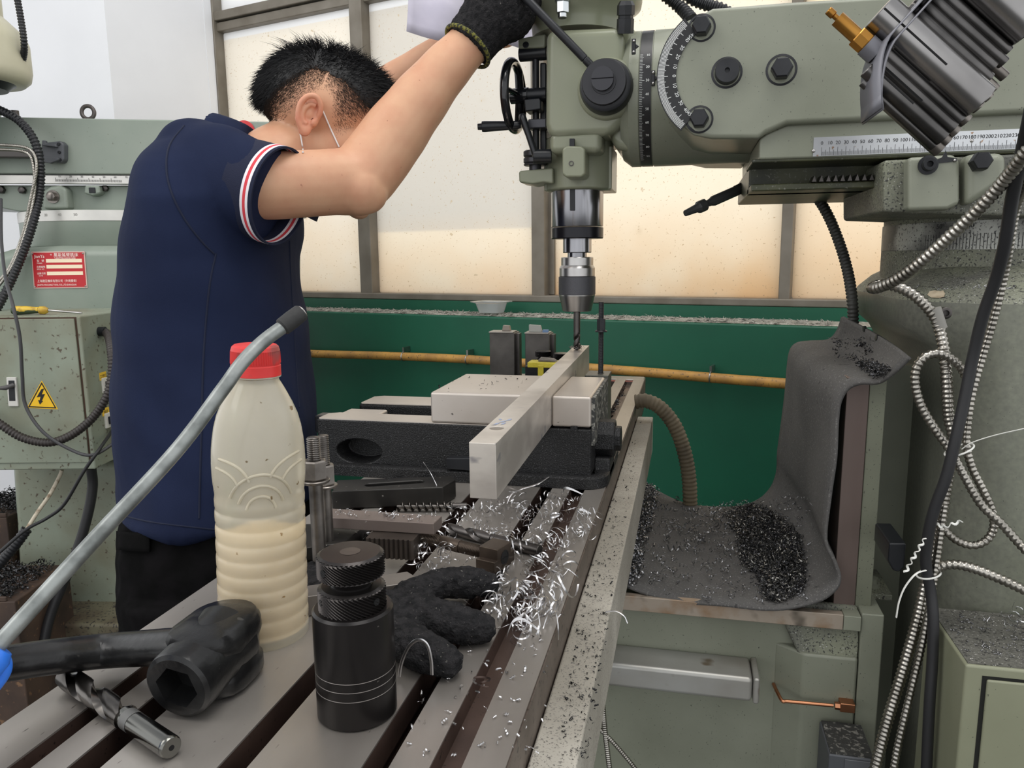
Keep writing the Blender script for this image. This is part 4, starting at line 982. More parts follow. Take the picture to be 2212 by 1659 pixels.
# brown-grey flat bar on the step blocks
plate('flat_bar', 'brown-grey flat steel bar laid across the step blocks', 'metal bar', [(706, 1097), (955, 1114), (937, 1131), (700, 1117)], BZ1, BZ0, mat('brown_grey_steel', (124, 112, 106), .45, .4, noise=(10, .35, .7, (104, 93, 88)), speck=(160, .72, .77, (190, 186, 180))))
# threaded stud with a square tee nut
s0, s1 = at(912, 1160, Z=TZ + .016), at(1048, 1194, Z=TZ + .014)
ts = thing('tee_stud', 'brown threaded stud with square tee nut lying among the shavings', 'stud', (s0 + s1) / 2 - ZD * .014)
M_br = mat('brown_oxide_steel', (98, 86, 76), .42, .7, noise=(30, .35, .7, (66, 57, 50)))
d = s1 - s0; r = .0058
MB().cyl(s0 + d * .32, s0 + d * .62, r, 24).build('stud_shank', M_br, ts)
thread(ts, s0, s0 + d * .32, r, .0016, M_br); thread(ts, s0 + d * .62, s1, r, .0016, M_br)
nc = at(1070, 1199, Z=TZ + .0135)
dx = V((d.x, d.y, 0)).normalized(); dy_ = dx.cross(ZD)
nt_ = MB().cbox(nc, dx * .019, dy_ * .023, ZD * .021)
nt_.cbox(nc - ZD * .004, dx * .0192, dy_ * .034, ZD * .010)
nt_ = nt_.build('tee_nut', M_br, ts, bevel=.0007)
fc = nc + dx * .0096
MB().lathe(fc, dx, [(.0064, 0), (.0064, .0003), (.0054, .0003), (.0054, -.001), (.0001, -.001)], 24).build('threaded_hole', MATS['hole_black'], nt_)
# dark end mill behind the tee stud, twist drill further back
a, b = at(1166, 1190, Z=TZ + .0055), at(968, 1142, Z=TZ + .006); d = b - a
dm = thing('end_mill', 'dark end mill lying behind the tee nut among the shavings', 'end mill', (a + b) / 2 - ZD * .006)
MB().cyl(a, a + d * .5, .0054, 24).build('shank', M_dsteel, dm, bevel=.0006)
twist(dm, a + d * .5, d, d.length * .5, .0060, .9, M_dsteel, n=40, tip=.1, core=.45)
a, b = at(978, 1094, Z=TZ + .006), at(858, 1095, Z=TZ + .006); d = b - a
dr = thing('twist_drill', 'spiral fluted drill lying beside the black strap clamp', 'drill bit', (a + b) / 2 - ZD * .006)
MB().cyl(a, a - d * .25, .004, 20).build('shank', M_dsteel, dr)
def auger(par, a, d, r, turns, m):
    x, y, ax = frame_of(d); mb = MB(); n = turns * 14; vs = []
    mb.tube([a, a + d], r * .42, 12)
    for i in range(n + 1):
        t = i / n; u = 2 * PI * turns * t; e_ = x * math.cos(u) + y * math.sin(u); p = a + d * t; w_ = d.normalized() * .0009
        vs += [p + e_ * r * .38 - w_ * 2, p + e_ * r - w_ * .5, p + e_ * r + w_ * .5, p + e_ * r * .38 + w_ * 2]
    fs = []
    for i in range(n): 
        for k in range(3): fs.append((i * 4 + k, i * 4 + k + 1, i * 4 + 5 + k, i * 4 + 4 + k))
    mb.add(vs, fs); return mb.build('flutes', m, par, smooth=40)
auger(dr, a, d, .0056, 8, M_cut)
# grey parallel bar behind the jack
plate('parallel_bar', 'plain grey steel bar lying behind the knurled screw jack', 'metal bar', [(640, 1268), (880, 1234), (909, 1252), (905, 1256), (640, 1292)], TZ + .0165, TZ + .0004, mat('grey_ground_bar', (128, 122, 116), .4, .5, noise=(10, .35, .7, (108, 102, 97))))
# crumpled black knitted glove
def blobs(name, label, cat, items, m, vox, loc, noise_amp=.0012, nscale=180, ridge=None):
    mb = MB()
    for it in items:
        if it[0] == 's': mb.sphere(it[1], it[2], 18, 12)
        else: 
            pts = spline(it[1], 5); rs = it[2]
            mb.tube(pts, lambda t, i: rs[min(len(rs) - 1, int(t * (len(rs) - 1)))] + (rs[min(len(rs) - 1, int(t * (len(rs) - 1)) + 1)] - rs[min(len(rs) - 1, int(t * (len(rs) - 1)))]) * (t * (len(rs) - 1) % 1), 14)
            mb.sphere(it[1][0], rs[0], 14, 8); mb.sphere(it[1][-1], rs[-1], 14, 8)
    o = mb.build(name, m, loc=loc)
    md = o.modifiers.new('r', 'REMESH'); md.mode = 'VOXEL'; md.voxel_size = vox
    sm = o.modifiers.new('s', 'SMOOTH'); sm.iterations = 4; sm.factor = .5
    dg = bpy.context.evaluated_depsgraph_get(); dg.update()
    new = bpy.data.meshes.new_from_object(o.evaluated_get(dg)); o.modifiers.clear(); old = o.data; o.data = new; bpy.data.meshes.remove(old)
    if noise_amp:
        nr = [v.normal.copy() for v in new.vertices]
        for v, n_ in zip(new.vertices, nr): v.co += n_ * noise_amp * mnoise.noise(v.co * nscale)
    new.polygons.foreach_set('use_smooth', [True] * len(new.polygons)); new.materials.clear(); new.materials.append(m)
    if label: tag(o, label, cat)
    return o
M_knit = mat('black_knit', (46, 45, 46), .95, noise=(160, .42, .6, (34, 34, 35)), speck=(520, .68, .76, (112, 110, 104)), bump=(480, .9, .003), sheen=0, spec=.1)
def gz(x, y, z): return at(x, y, Z=TZ + z)
gl = blobs('knit_glove', 'crumpled black knitted work glove lying behind the screw jack', 'glove', [
    ('t', [gz(880, 1290, .012), gz(950, 1262, .014), gz(1010, 1258, .014), gz(1052, 1262, .010)], [.013, .012, .013, .010]),
    ('t', [gz(840, 1320, .014), gz(910, 1330, .015), gz(980, 1346, .015), gz(1040, 1356, .011)], [.014, .015, .0145, .011]),
    ('t', [gz(850, 1370, .013), gz(910, 1405, .013), gz(965, 1428, .010)], [.014, .014, .011]),
    ('s', gz(870, 1345, .012), (.022, .03, .014)), ('s', gz(905, 1300, .012), (.013, .016, .012)), ('s', gz(820, 1320, .012), (.026, .026, .013)), ('s', gz(700, 1250, .008), (.03, .03, .012))],
    M_knit, .0016, gz(900, 1340, 0), .0014, 260)
# ---------------- things beyond the vise ----------------
def tube_block(x0_, x1_, ytop, Y, label, bit):
    a, b = at(x0_, ytop, Y=Y), at(x1_, ytop, Y=Y); dpt = .040
    t = thing('steel_block', label, 'steel block', ((a.x + b.x) / 2, Y + dpt / 2, TZ), 'upright blocks behind the vise')
    mb = MB().box((a.x, Y, TZ + .0002), (b.x, Y + dpt, a.z)); mb.build('block_body', mat('dull_block_steel', (112, 108, 104), .45, .6, noise=(24, .35, .7, (78, 75, 72))), t, bevel=.0012)
    MB().box((a.x - .001, Y - .0006, a.z), (b.x - .002, Y + dpt * .8, a.z + .0022)).build('top_plate', mat('bare_plate', (170, 164, 156), .4, .6), t, bevel=.0005)
    MB().box((b.x - .0008, Y + .012, TZ + .0002), (b.x + .006, Y + .03, a.z - .002)).build('side_rib', M_dsteel, t)
    k = mpp(a); bit(t, a, b, Y, k)
    return t
def bit1(t, a, b, Y, k):
    c = V((a.x + 24 * k, Y + .014, a.z + .0022)); MB().prism([c, c + V((18 * k, 0, 0)), c + V((16 * k, 0, 11 * k)), c + V((2 * k, 0, 12 * k))], (0, .01, 0)).build('insert', mat('bare_insert', (150, 140, 130), .4, .6), t, bevel=.0006)
def bit2(t, a, b, Y, k):
    c = V((a.x + 6 * k, Y + .010, a.z + .0022)); MB().prism([c, c + V((29 * k, 0, 0)), c + V((25 * k, 0, 14 * k)), c + V((0, 0, 16 * k))], (0, .008, 0)).build('insert', mat('grey_insert', (176, 176, 170), .4, .3), t, bevel=.0006)
    c = V((a.x + 37 * k, Y + .006, a.z + .0022)); MB().box(c, c + V((12 * k, .01, 5 * k))).build('blue_insert', mat('blue_insert_paint', (120, 150, 190), .5), t)
tube_block(1057, 1111, 719, 1.26, 'left upright grey steel block standing behind the vise', bit1)
tube_block(1134, 1187, 721, 1.26, 'right upright grey steel block with a blue piece on top', bit2)
for px, ytop, Y, lab in ((1173, 757, 1.20, 'small dark knurled jack in front of the right steel block'), (1213, 762, 1.215, 'small dark knurled jack half hidden by the aluminium bar')):
    tp = at(px, ytop, Y=Y); s = 17 * mpp(tp) / KR; hgt = (z2t + .0006) * s
    base = V((tp.x, Y, tp.z - hgt))
    r = dup(jk, base, None, lab, 'small jacks behind the vise', s)
    q = thing('riser_block', 'plain steel riser block under the %s of the two small jacks' % ('left' if px < 1200 else 'right'), 'steel block', (tp.x, Y, TZ))
    MB().box((tp.x - .014, Y - .016, TZ + .0003), (tp.x + .014, Y + .016, base.z - .0002)).build('block_body', M_dsteel, q, bevel=.001)
jk['group'] = ''; del jk['group']
# taped black box
a, b = at(1134, 800, Y=1.12), at(1200, 800, Y=1.12); zt_ = at(1134, 788, Y=1.12).z
ty = thing('taped_box', 'small black box wrapped in yellow tape behind the movable jaw', 'box', ((a.x + b.x) / 2, 1.13, TZ))
MB().box((a.x, 1.12, TZ + .0003), (b.x + .01, 1.15, zt_ - .002)).build('box_body', M_blackm, ty, bevel=.001)
M_tape = mat('yellow_tape', (206, 192, 66), .4, noise=(60, .4, .65, (184, 168, 50)), bump=(120, .5, .002))
mb = MB().box((a.x + .004, 1.119, zt_ - .004), (b.x + .012, 1.151, zt_ + .004)); mb.box((a.x + .020, 1.1185, zt_ - .018), (a.x + .029, 1.1205, zt_)); mb.build('tape', M_tape, ty, bevel=.002, seg=3)
c = V((a.x + .019, 1.128, zt_ + .0045)); MB().prism([c, c + V((.03, -.004, .001)), c + V((.022, .012, .002)), c + V((.002, .014, .003))], (0, 0, .0022)).build('blade_clip', M_nut, ty)
# clamp stud with nut on a block, right of the bar
cy_ = 1.075
a = at(1299, 652, Y=cy_); zb = at(1297, 806, Y=cy_).z
cs = thing('clamping_stud', 'tall thin black threaded stud with nut, right of the drill', 'stud', (a.x, cy_, TZ))
k = mpp(a)
thread(cs, (a.x, cy_, TZ + .03), (a.x, cy_, a.z), 6.2 * k, .0016, M_black, n=14)
zn0, zn1 = at(1299, 713, Y=cy_).z, at(1299, 688, Y=cy_).z
MB().hexn((a.x, cy_, zn0), (a.x, cy_, zn1), 10 * k).build('nut', M_black, cs, bevel=.0006)
MB().lathe((a.x, cy_, zn0 - .0025), ZD, [(13 * k, 0), (13.5 * k, .001), (11 * k, .0025)], 24).build('washer', M_black, cs)
p = pp([(1262, 819), (1272, 806), (1322, 806), (1322, 900), (1262, 900)], cy_ - .012)
cb = thing('clamp_block', 'grey stepped clamp block under the thin threaded stud', 'clamp', (p[0].x, cy_, TZ))
x0_, x1_ = p[0].x, p[2].x
xm = a.x
blk = MB().box((xm - .020, cy_ - .022, TZ + .0003), (xm + .013, cy_ + .024, zb)).build('block_body', mat('clamp_grey', (88, 88, 82), .45, .4, speck=(200, .68, .74, (130, 126, 118))), cb, bevel=.001)
cut(blk, MB().cyl((xm, cy_, zb + .01), (xm, cy_, TZ - .01), 7.0 * k, 20))
MB().box((xm - .02, cy_ - .045, TZ + .0003), (xm + .012, cy_ - .0225, zb - .018)).build('block_step', MATS['clamp_grey'], cb, bevel=.001)
# ---------------- the machinist ----------------
from mathutils.bvhtree import BVHTree
PD = 1.085
pr_ = thing('person', 'person in navy polo shirt and face mask leaning in, gloved hand on the feed lever', 'person', (at(470, 1180, d=PD).x, at(470, 1180, d=PD).y, 0))
M_skin = mat('skin', (206, 160, 128), .5, noise=(30, .35, .7, (198, 146, 116)), speck=(160, .74, .78, (168, 116, 92)), bump=(500, .08, .0008), sss=.08)
M_navy = mat('navy_pique', (29, 37, 62), .85, noise=(9, .35, .7, (24, 31, 54)), bump=(700, .25, .0008), spec=.15)
M_trs = mat('black_trousers', (19, 18, 19), .95, noise=(40, .4, .6, (14, 14, 14)), bump=(400, .3, .001), spec=.05)
M_hair = mat('black_hair', (17, 17, 19), .5, spec=.4)
def px4(l): return [(at(x, y, d=d), r * d / FPX) for x, y, d, r in l]
def limb(mb, l, n=20, sub=5, caps=True):
    q = px4(l); pts = spline([p for p, r in q], sub); rs = [r for p, r in q]
    def rf(t, i):
        u = min(len(rs) - 1.0001, i / sub); k = int(u); f = u - k; f = f * f * (3 - 2 * f); return rs[k] + (rs[k + 1] - rs[k]) * f
    mb.tube(pts, rf, n)
    if caps: mb.sphere(q[0][0], rs[0], 16, 10); mb.sphere(q[-1][0], rs[-1], 16, 10)
def remesh(mb, name, m, vox, smooth_it, parent=None, amp=None):
    o = mb.build(name, m, fix=True)
    md = o.modifiers.new('r', 'REMESH'); md.mode = 'VOXEL'; md.voxel_size = vox
    sm = o.modifiers.new('s', 'SMOOTH'); sm.iterations = smooth_it; sm.factor = .5
    dg = bpy.context.evaluated_depsgraph_get(); dg.update()
    new = bpy.data.meshes.new_from_object(o.evaluated_get(dg)); o.modifiers.clear(); old = o.data; o.data = new; bpy.data.meshes.remove(old); new.name = name
    if amp:
        nr = [v.normal.copy() for v in new.vertices]
        for v, n_ in zip(new.vertices, nr): v.co += n_ * amp(v.co, n_)
    new.polygons.foreach_set('use_smooth', [True] * len(new.polygons)); new.materials.clear(); new.materials.append(m)
    if parent:
        b = wloc(parent); new.transform(Matrix.Translation(-b)); o.parent = parent
    return o
def bvh_of(o):
    b = wloc(o); me = o.data
    return BVHTree.FromPolygons([v.co + b for v in me.vertices], [tuple(p.vertices) for p in me.polygons])
def hit(bv, x, y):
    v = ray(x, y).normalized(); r = bv.ray_cast(EYE, v); return (r[0], r[1]) if r[0] is not None else (None, None)
# --- body: torso, arms, neck and head in one skin
hp18 = math.radians(18)
yaw = math.radians(7)
side = R0 * math.cos(yaw) + FH * math.sin(yaw); latv = (FH * math.cos(yaw) - R0 * math.sin(yaw)) * -1    # latv: towards the camera
HC = at(680, 250, d=1.03) - latv * .074                 # between the ears
hf = side * math.cos(hp18) - ZD * math.sin(hp18); hu = side * math.sin(hp18) + ZD * math.cos(hp18)
def hp(f, u, l): return HC + hf * f + hu * u + latv * l
HA = (hf, latv, hu)
mb = MB()
mb.sphere(hp(.003, .030, 0), (.095, .074, .068), 32, 20, HA)
mb.sphere(hp(.038, -.02, 0), (.060, .062, .075), 24, 16, HA)
mb.sphere(hp(.060, .01, 0), (.042, .054, .045), 20, 14, HA)
mb.sphere(hp(.050, -.078, 0), (.046, .046, .036), 20, 14, HA)
mb.sphere(hp(.082, -.098, 0), (.018, .02, .016), 14, 10, HA)
mb.tube([hp(.096, .012, 0), hp(.108, -.014, 0), hp(.113, -.028, 0), hp(.098, -.034, 0)], [.007, .010, .012, .008], 14)
for s in (-1, 1):
    mb.sphere(hp(.072, -.03, s * .036), (.026, .024, .026), 14, 10, HA); mb.sphere(hp(.088, .026, s * .03), (.014, .026, .008), 14, 10, HA)
mb.tube([hp(.092, -.062, -.022), hp(.1, -.062, 0), hp(.092, -.062, .022)], [.005, .008, .005], 10)
# neck down to the shoulders
nb = at(500, 345, d=1.10)
mb.tube(spline([hp(.012, -.03, 0), hp(-.018, -.055, 0), at(602, 366, d=1.09), at(530, 425, d=1.09)], 6), lambda t, i: (.052 + .010 * t, .055 + .010 * t), 22)
# torso rings shared with the shirt
TR = [(264, 425, 540, .05), (269, 402, 552, .085), (276, 378, 570, .11), (288, 350, 590, .135), (304, 326, 606, .158), (325, 304, 618, .178), (350, 288, 630, .192), (385, 274, 640, .20), (430, 263, 652, .205), (500, 257, 652, .195), (560, 255, 648, .185), (640, 250, 655, .18), (700, 247, 662, .175), (780, 245, 670, .17), (850, 243, 678, .17), (905, 240, 684, .17), (960, 239, 690, .17), (1060, 245, 698, .17), (1140, 245, 700, .168)]
def torso(mb, grow=0, rows=TR, n=40):
    rg = []
    for y, x0_, x1_, b in rows:
        c = at((x0_ + x1_) / 2, y, d=PD); a = (x1_ - x0_) / 2 * PD / FPX; z_ = at((x0_ + x1_) / 2, y, d=.95).z; c.z = z_; sh = 0.0
        for _ in range(7):                     # fit the outline of this ring to the two measured edges
            ring = []
            for i in range(n):
                t = 2 * PI * i / n; cs, sn = math.cos(t), math.sin(t); e = .92
                ring.append(c + R0 * (sh + (a + (grow if _ == 6 else 0)) * math.copysign(abs(cs) ** e, cs)) + FH * ((b + (grow if _ == 6 else 0)) * math.copysign(abs(sn) ** e, sn)))
            xs = [proj(p)[0] for p in ring]; k = PD / FPX * .85; a += ((x1_ - x0_) - (max(xs) - min(xs))) / 2 * k; sh += ((x0_ + x1_) - (max(xs) + min(xs))) / 2 * k
        rg.append(ring)
    mb.loft(rg)
torso(mb, -.012)
# near (right) arm
ARM = [(430, 365, 1.0, 84), (510, 392, .965, 80), (575, 400, .965, 74), (650, 398, .985, 71), (715, 394, 1.01, 70), (772, 388, 1.03, 73), (812, 345, 1.04, 72), (852, 290, 1.045, 70), (900, 226, 1.045, 63), (955, 158, 1.045, 54), (1005, 104, 1.045, 47), (1040, 66, 1.045, 46)]
limb(mb, ARM)
limb(mb, [(776, 408, 1.018, 58), (792, 416, 1.02, 46)])
# far (left) arm
limb(mb, [(575, 385, 1.24, 70), (660, 334, 1.28, 60), (760, 262, 1.34, 52), (835, 192, 1.34, 43), (905, 144, 1.33, 38), (970, 98, 1.32, 32), (1010, 68, 1.32, 29)])
# hands: palms (fingers follow below)
def hand(mb, wr_, fwd, up, thumb_side, s=1.0, curl=.9):
    lat = fwd.cross(up).normalized() * thumb_side
    pc = wr_ + fwd * .048 * s
    mb.sphere(pc, (.050 * s, .040 * s, .016 * s), 18, 12, (fwd, lat, up))
    for i, (o_, L) in enumerate(((.030, .070), (.011, .078), (-.009, .072), (-.028, .056))):
        p = wr_ + fwd * .088 * s + lat * o_ * s; d = fwd; pts = [p - fwd * .02]
        for seg, fr in enumerate((.45, .32, .23)):
            pts.append(p); an = curl * (seg + .6); dd = (fwd * math.cos(an) - up * math.sin(an)); p = p + dd * L * fr * s
        pts.append(p); mb.tube(spline(pts, 4), lambda t, i_: (.0098 - .0024 * t) * s, 12); mb.sphere(pts[-1], .0076 * s, 10, 8)
    p0_ = wr_ + fwd * .018 * s + lat * .030 * s; p1_ = p0_ + (lat * .6 + fwd * .6 - up * .35).normalized() * .036 * s; p2_ = p1_ + (fwd * .75 - up * .6 + lat * .05).normalized() * .030 * s
    mb.tube(spline([wr_ + fwd * .01 + lat * .012, p0_, p1_, p2_], 4), lambda t, i_: (.0135 - .004 * t) * s, 12); mb.sphere(p2_, .0092 * s, 10, 8)
wl_ = at(1012, 66, d=1.32); hfw = (at(1075, 14, d=1.31) - wl_).normalized(); hup = -(FH - hfw * FH.dot(hfw)).normalized()
hand(mb, wl_, hfw, hup, 1, .95, .35)
body = remesh(mb, 'body', M_skin, .0036, 5, pr_)
# --- ear, finer
def ear(sgn):
    mb = MB(); c = hp(-.0045, -.004, sgn * .0765); k = .00064 * 1.0
    tl = math.radians(16); ef = hf * math.cos(tl) + hu * -math.sin(tl); eu = hu * math.cos(tl) + hf * math.sin(tl); ef, eu = hf * .97 - hu * .0, hu
    eu = (hu * math.cos(math.radians(6)) + hf * math.sin(math.radians(6))); ef = (hf * math.cos(math.radians(6)) - hu * math.sin(math.radians(6)))
    ol = (latv * sgn * .9 - ef * .30).normalized()
    def e(a, b, o=0): return c + ef * a * .78 + eu * b * .78 + latv * sgn * o * .78
    mb.sphere(e(-.004, .004, .004), (.0165, .025, .0045), 20, 12, (ef, eu, ol))
    helix = [e(.012, .002, .004), e(.014, .014, .010), e(.010, .026, .015), e(.000, .033, .019), e(-.011, .029, .021), e(-.018, .017, .021), e(-.019, .003, .019), e(-.015, -.012, .016), e(-.008, -.022, .013), e(.001, -.029, .010)]
    mb.tube(spline(helix, 5), lambda t, i: .0034 + .0006 * math.sin(PI * t), 12)
    anti = [e(.004, .020, .012), e(-.004, .019, .014), e(-.010, .010, .016), e(-.011, -.002, .015), e(-.006, -.012, .013), e(.001, -.014, .012)]
    mb.tube(spline(anti, 5), .0032, 12)
    mb.sphere(e(.000, -.024, .009), (.0085, .0095, .005), 14, 10, (ef, eu, ol))
    mb.sphere(e(.0105, -.007, .008), (.004, .006, .005), 12, 8, (ef, eu, ol))
    for q_ in ((-.006, .004), (-.010, -.008), (-.006, .018), (-.002, -.018)): mb.sphere(e(q_[0], q_[1], .007), (.010, .011, .006), 12, 8, (ef, eu, ol))
    return remesh(mb, 'ear', M_ear, .0011, 3, pr_)
M_ear = mat('ear_skin', (206, 152, 122), .5, noise=(60, .35, .7, (206, 138, 112)), sss=.08)
ear(1); ear(-1)
MB().sphere(hp(.0005, -.008, .0835), (.0024, .0034, .0012), 10, 8, (hf, hu, latv)).build('ear_canal', mat('ear_shadow_skin', (104, 52, 40), .7), pr_)
for s in (-1, 1):
    MB().sphere(hp(.0875, .006, s * .031), .0125, 16, 12).build('eye', mat('eye_white', (232, 228, 222), .2), pr_)
    MB().sphere(hp(.0975, .003, s * .031), (.004, .006, .006), 12, 8, HA).build('iris', mat('iris_brown', (44, 28, 20), .2), pr_)
# --- face mask and its ear loops
M_mask = mat('mask_white', (226, 226, 226), .8, bump=(300, .2, .001))
rg = []
for j in range(9):
    ph = math.radians(-62 + 124 * j / 8); ring = []
    for i in range(17):
        th = math.radians(-68 + 136 * i / 16)
        ring.append(hp(.052 + .066 * math.cos(th) * math.cos(ph), -.052 + .058 * math.sin(ph), .068 * math.sin(th)))
    rg.append(ring)
o = MB().loft(rg, cap=False, close=False).build('face_mask', M_mask, pr_, fix=False)
sd = o.modifiers.new('t', 'SOLIDIFY'); sd.thickness = .0016
bvb = bvh_of(body)
def strand(pts, r, name, m, lift=.0022):
    out = []
    for x, y in pts:
        h_, n_ = hit(bvb, x, y); 
        if h_ is not None: out.append(h_ + n_ * lift)
    return MB().tube(spline(out, 6), r, 8).build(name, m, pr_)
strand([(690, 222), (700, 244), (716, 280), (733, 318)], .0011, 'mask_loop', M_mask)
strand([(648, 282), (649, 292), (650, 300), (651, 308), (652, 316), (653, 324), (654, 332)], .0011, 'mask_loop', M_mask)
# --- hair: a close shell, combed strands above and stubble at the sides
HL = [(-.13, -.05), (-.0966, -.0386), (-.075, -.004), (-.0566, .0245), (-.0175, .066), (.0233, .060), (.050, .046), (.0716, .034), (.0945, .043), (.13, .05)]
FL = [(-.13, -.075), (-.0966, -.062), (-.06, -.032), (-.035, -.006), (-.022, .012), (.0, .036), (.014, .030), (.024, -.002), (.034, -.018), (.050, .004), (.064, .026), (.09, .042), (.13, .05)]
def pl(tab, x):
    for (a, b), (c, d) in zip(tab, tab[1:]):
        if x <= c: return b + (d - b) * max(0, (x - a)) / (c - a)
    return tab[-1][1]
def skull(th, ph, g=1.0):
    f = .003 + (.095 * g) * math.cos(ph) * math.cos(th); l = (.074 * g) * math.cos(ph) * math.sin(th); u = .030 + (.068 * g) * math.sin(ph); return f, u, l
cells = []; nu_, nv_ = 120, 70; vs = []; idx = {}; fs = []
def hv(i, j):
    i %= nu_
    if (i, j) in idx: return idx[(i, j)]
    th = 2 * PI * i / nu_; ph = -PI / 2 + PI * j / nv_; f, u, l = skull(th, ph); e = u - pl(HL, f)
    th_ = max(0, min(1, (e + .002) / .03)); top = max(0, min(1, (u - .05) / .06))
    g = 1.005 + .035 * th_ + .035 * top * th_ + .012 * mnoise.noise(V((f * 60, u * 60, l * 60)))
    f2, u2, l2 = skull(th, ph, g); vs.append(hp(f2, u2, l2)); idx[(i, j)] = len(vs) - 1; return idx[(i, j)]
for j in range(nv_):
    for i in range(nu_):
        th = 2 * PI * (i + .5) / nu_; ph = -PI / 2 + PI * (j + .5) / nv_; f, u, l = skull(th, ph)
        if u > pl(HL, f) - .002: fs.append((hv(i, j), hv(i + 1, j), hv(i + 1, j + 1), hv(i, j + 1)))
hair = MB().add(vs, fs).build('hair', M_hair, pr_, fix=False, smooth=80)
mb = MB()
def blade(p, d, L, r, bend):
    s_ = d.cross(latv + hf * .3).normalized() * r; m_ = p + d * L * .55 + bend * L * .2; e_ = p + d * L + bend * L * .75
    mb.add([p - s_, p + s_, m_ + s_ * .75, m_ - s_ * .75, e_], [(0, 1, 2, 3), (3, 2, 4)])
rnd = random.Random(3); cnt = 0
while cnt < 7000:
    th = rnd.uniform(0, 2 * PI); ph = math.asin(rnd.uniform(-.7, 1)); f, u, l = skull(th, ph)
    e = u - pl(HL, f)
    if e < -.004: continue
    nrm = (hf * math.cos(ph) * math.cos(th) + latv * math.cos(ph) * math.sin(th) + hu * math.sin(ph)).normalized()
    t_ = max(0, min(1, e / .03)); top = max(0, min(1, (u - .05) / .06)); g = 1.0 + .03 * t_ + .034 * top * t_
    f2, u2, l2 = skull(th, ph, g); L = .006 + .010 * t_ + .010 * top * rnd.random()
    comb = (hf * (.55 if f > -.02 else -.25) - hu * (.9 if f < -.03 else .15) * (1 - top) + latv * .25 * math.copysign(1, l))
    d = (nrm * (.28 + .22 * top) + comb * .8 + V((rnd.gauss(0, .17), rnd.gauss(0, .17), rnd.gauss(0, .17)))).normalized()
    blade(hp(f2, u2, l2), d, L, .00042, (comb + V((rnd.gauss(0, .5), rnd.gauss(0, .5), rnd.gauss(0, .3)))) * .4); cnt += 1
cnt = 0
while cnt < 260:                                    # loose ends on the crown
    th = rnd.uniform(0, 2 * PI); ph = rnd.uniform(.7, 1.45); f, u, l = skull(th, ph, 1.12)
    nrm = (hf * math.cos(ph) * math.cos(th) + hu * math.sin(ph) + latv * math.cos(ph) * math.sin(th)).normalized()
    blade(hp(f, u, l), (nrm - hf * rnd.uniform(-.3, .9) + V((rnd.gauss(0, .3), rnd.gauss(0, .3), 0))).normalized(), rnd.uniform(.014, .028), .00034, hf * -.5 + hu * -.35); cnt += 1
mb.build('hair_strands', M_hair, hair, smooth=0, fix=False, kind='stuff')
mb = MB(); cnt = 0; tries = 0
while cnt < 14000 and tries < 160000:
    tries += 1
    th = rnd.uniform(0, 2 * PI); ph = math.asin(rnd.uniform(-.95, .95)); f, u, l = skull(th, ph)
    hi, lo = pl(HL, f), pl(FL, f)
    if u > hi + .004 or u < lo: continue
    t_ = max(0, min(1, (u - lo) / max(.004, hi - lo)))
    if rnd.random() > .10 + .9 * t_ ** 1.1: continue
    nrm = (hf * math.cos(ph) * math.cos(th) + hu * math.sin(ph) + latv * math.cos(ph) * math.sin(th)).normalized()
    f2, u2, l2 = skull(th, ph, 1.0)
    p = hp(f2, u2, l2); r_ = bvb.find_nearest(p); p = r_[0]; nrm = r_[1]
    comb = hf * (.8 if f > 0 else -.2) - hu * .8
    d = (nrm * .35 + comb * .6 + V((rnd.gauss(0, .15), rnd.gauss(0, .15), rnd.gauss(0, .15)))).normalized()
    blade(p - nrm * .0004, d, .0028 + .004 * t_, .00012 + .00010 * t_, d * .1); cnt += 1
mb.build('hair_stubble', mat('stubble_hair', (52, 44, 39), .7, spec=.1), hair, smooth=0, fix=False, kind='stuff')
# --- polo shirt
mb = MB(); torso(mb, .0)
SLV = [(430, 352, 1.0, 92), (480, 376, .975, 106), (530, 402, .962, 106), (566, 414, .958, 103), (584, 421, .957, 98)]
limb(mb, SLV, 28, 6, False); mb.sphere(at(430, 352, d=1.0), 92 * 1.0 / FPX, 20, 14)
limb(mb, [(565, 385, 1.22, 84), (640, 350, 1.27, 84), (690, 318, 1.29, 76)], 24, 6)
mb.tube([at(500, 400, d=1.09), at(570, 386, d=1.09)], [.10, .074], 24)
def folds(p, n_):
    u = (p - EYE); a = u.dot(RT); h = p.z
    low = max(0, min(1, (1.16 - h) / .25)); s = mnoise.noise(V((a * 7 - h * 5, h * 3.2 + a * 2, p.dot(FH) * 6))); s2 = mnoise.noise(V((a * 16 + h * 13, h * 6 - a * 7, p.dot(FH) * 9 + 4)))
    return .016 * s * (.35 + .65 * low) + .009 * s2 * (.55 + .45 * low)
shirt = remesh(mb, 'polo_shirt', M_navy, .0042, 12, pr_, folds)
bvs = bvh_of(shirt)
def seam(pts, name, r=.0012):
    out = []
    for x, y in spline([V((x, y, 0)) for x, y in pts], 6) and [(p.x, p.y) for p in spline([V((x, y, 0)) for x, y in pts], 6)]:
        h_, n_ = hit(bvs, x, y)
        if h_ is not None: out.append(h_ + n_ * .0002)
    if len(out) > 2: MB().tube(out, r, 8).build(name, M_navyseam, shirt)
M_navyseam = mat('navy_seam', (19, 26, 48), .9)
seam([(398, 272), (366, 315), (360, 370), (374, 425), (402, 478), (436, 522), (462, 548)], 'armhole_seam')
seam([(466, 548), (452, 620), (440, 760), (436, 900), (432, 1040), (430, 1120)], 'side_seam')
seam([(245, 1108), (330, 1128), (480, 1146)], 'hem_seam', .001)
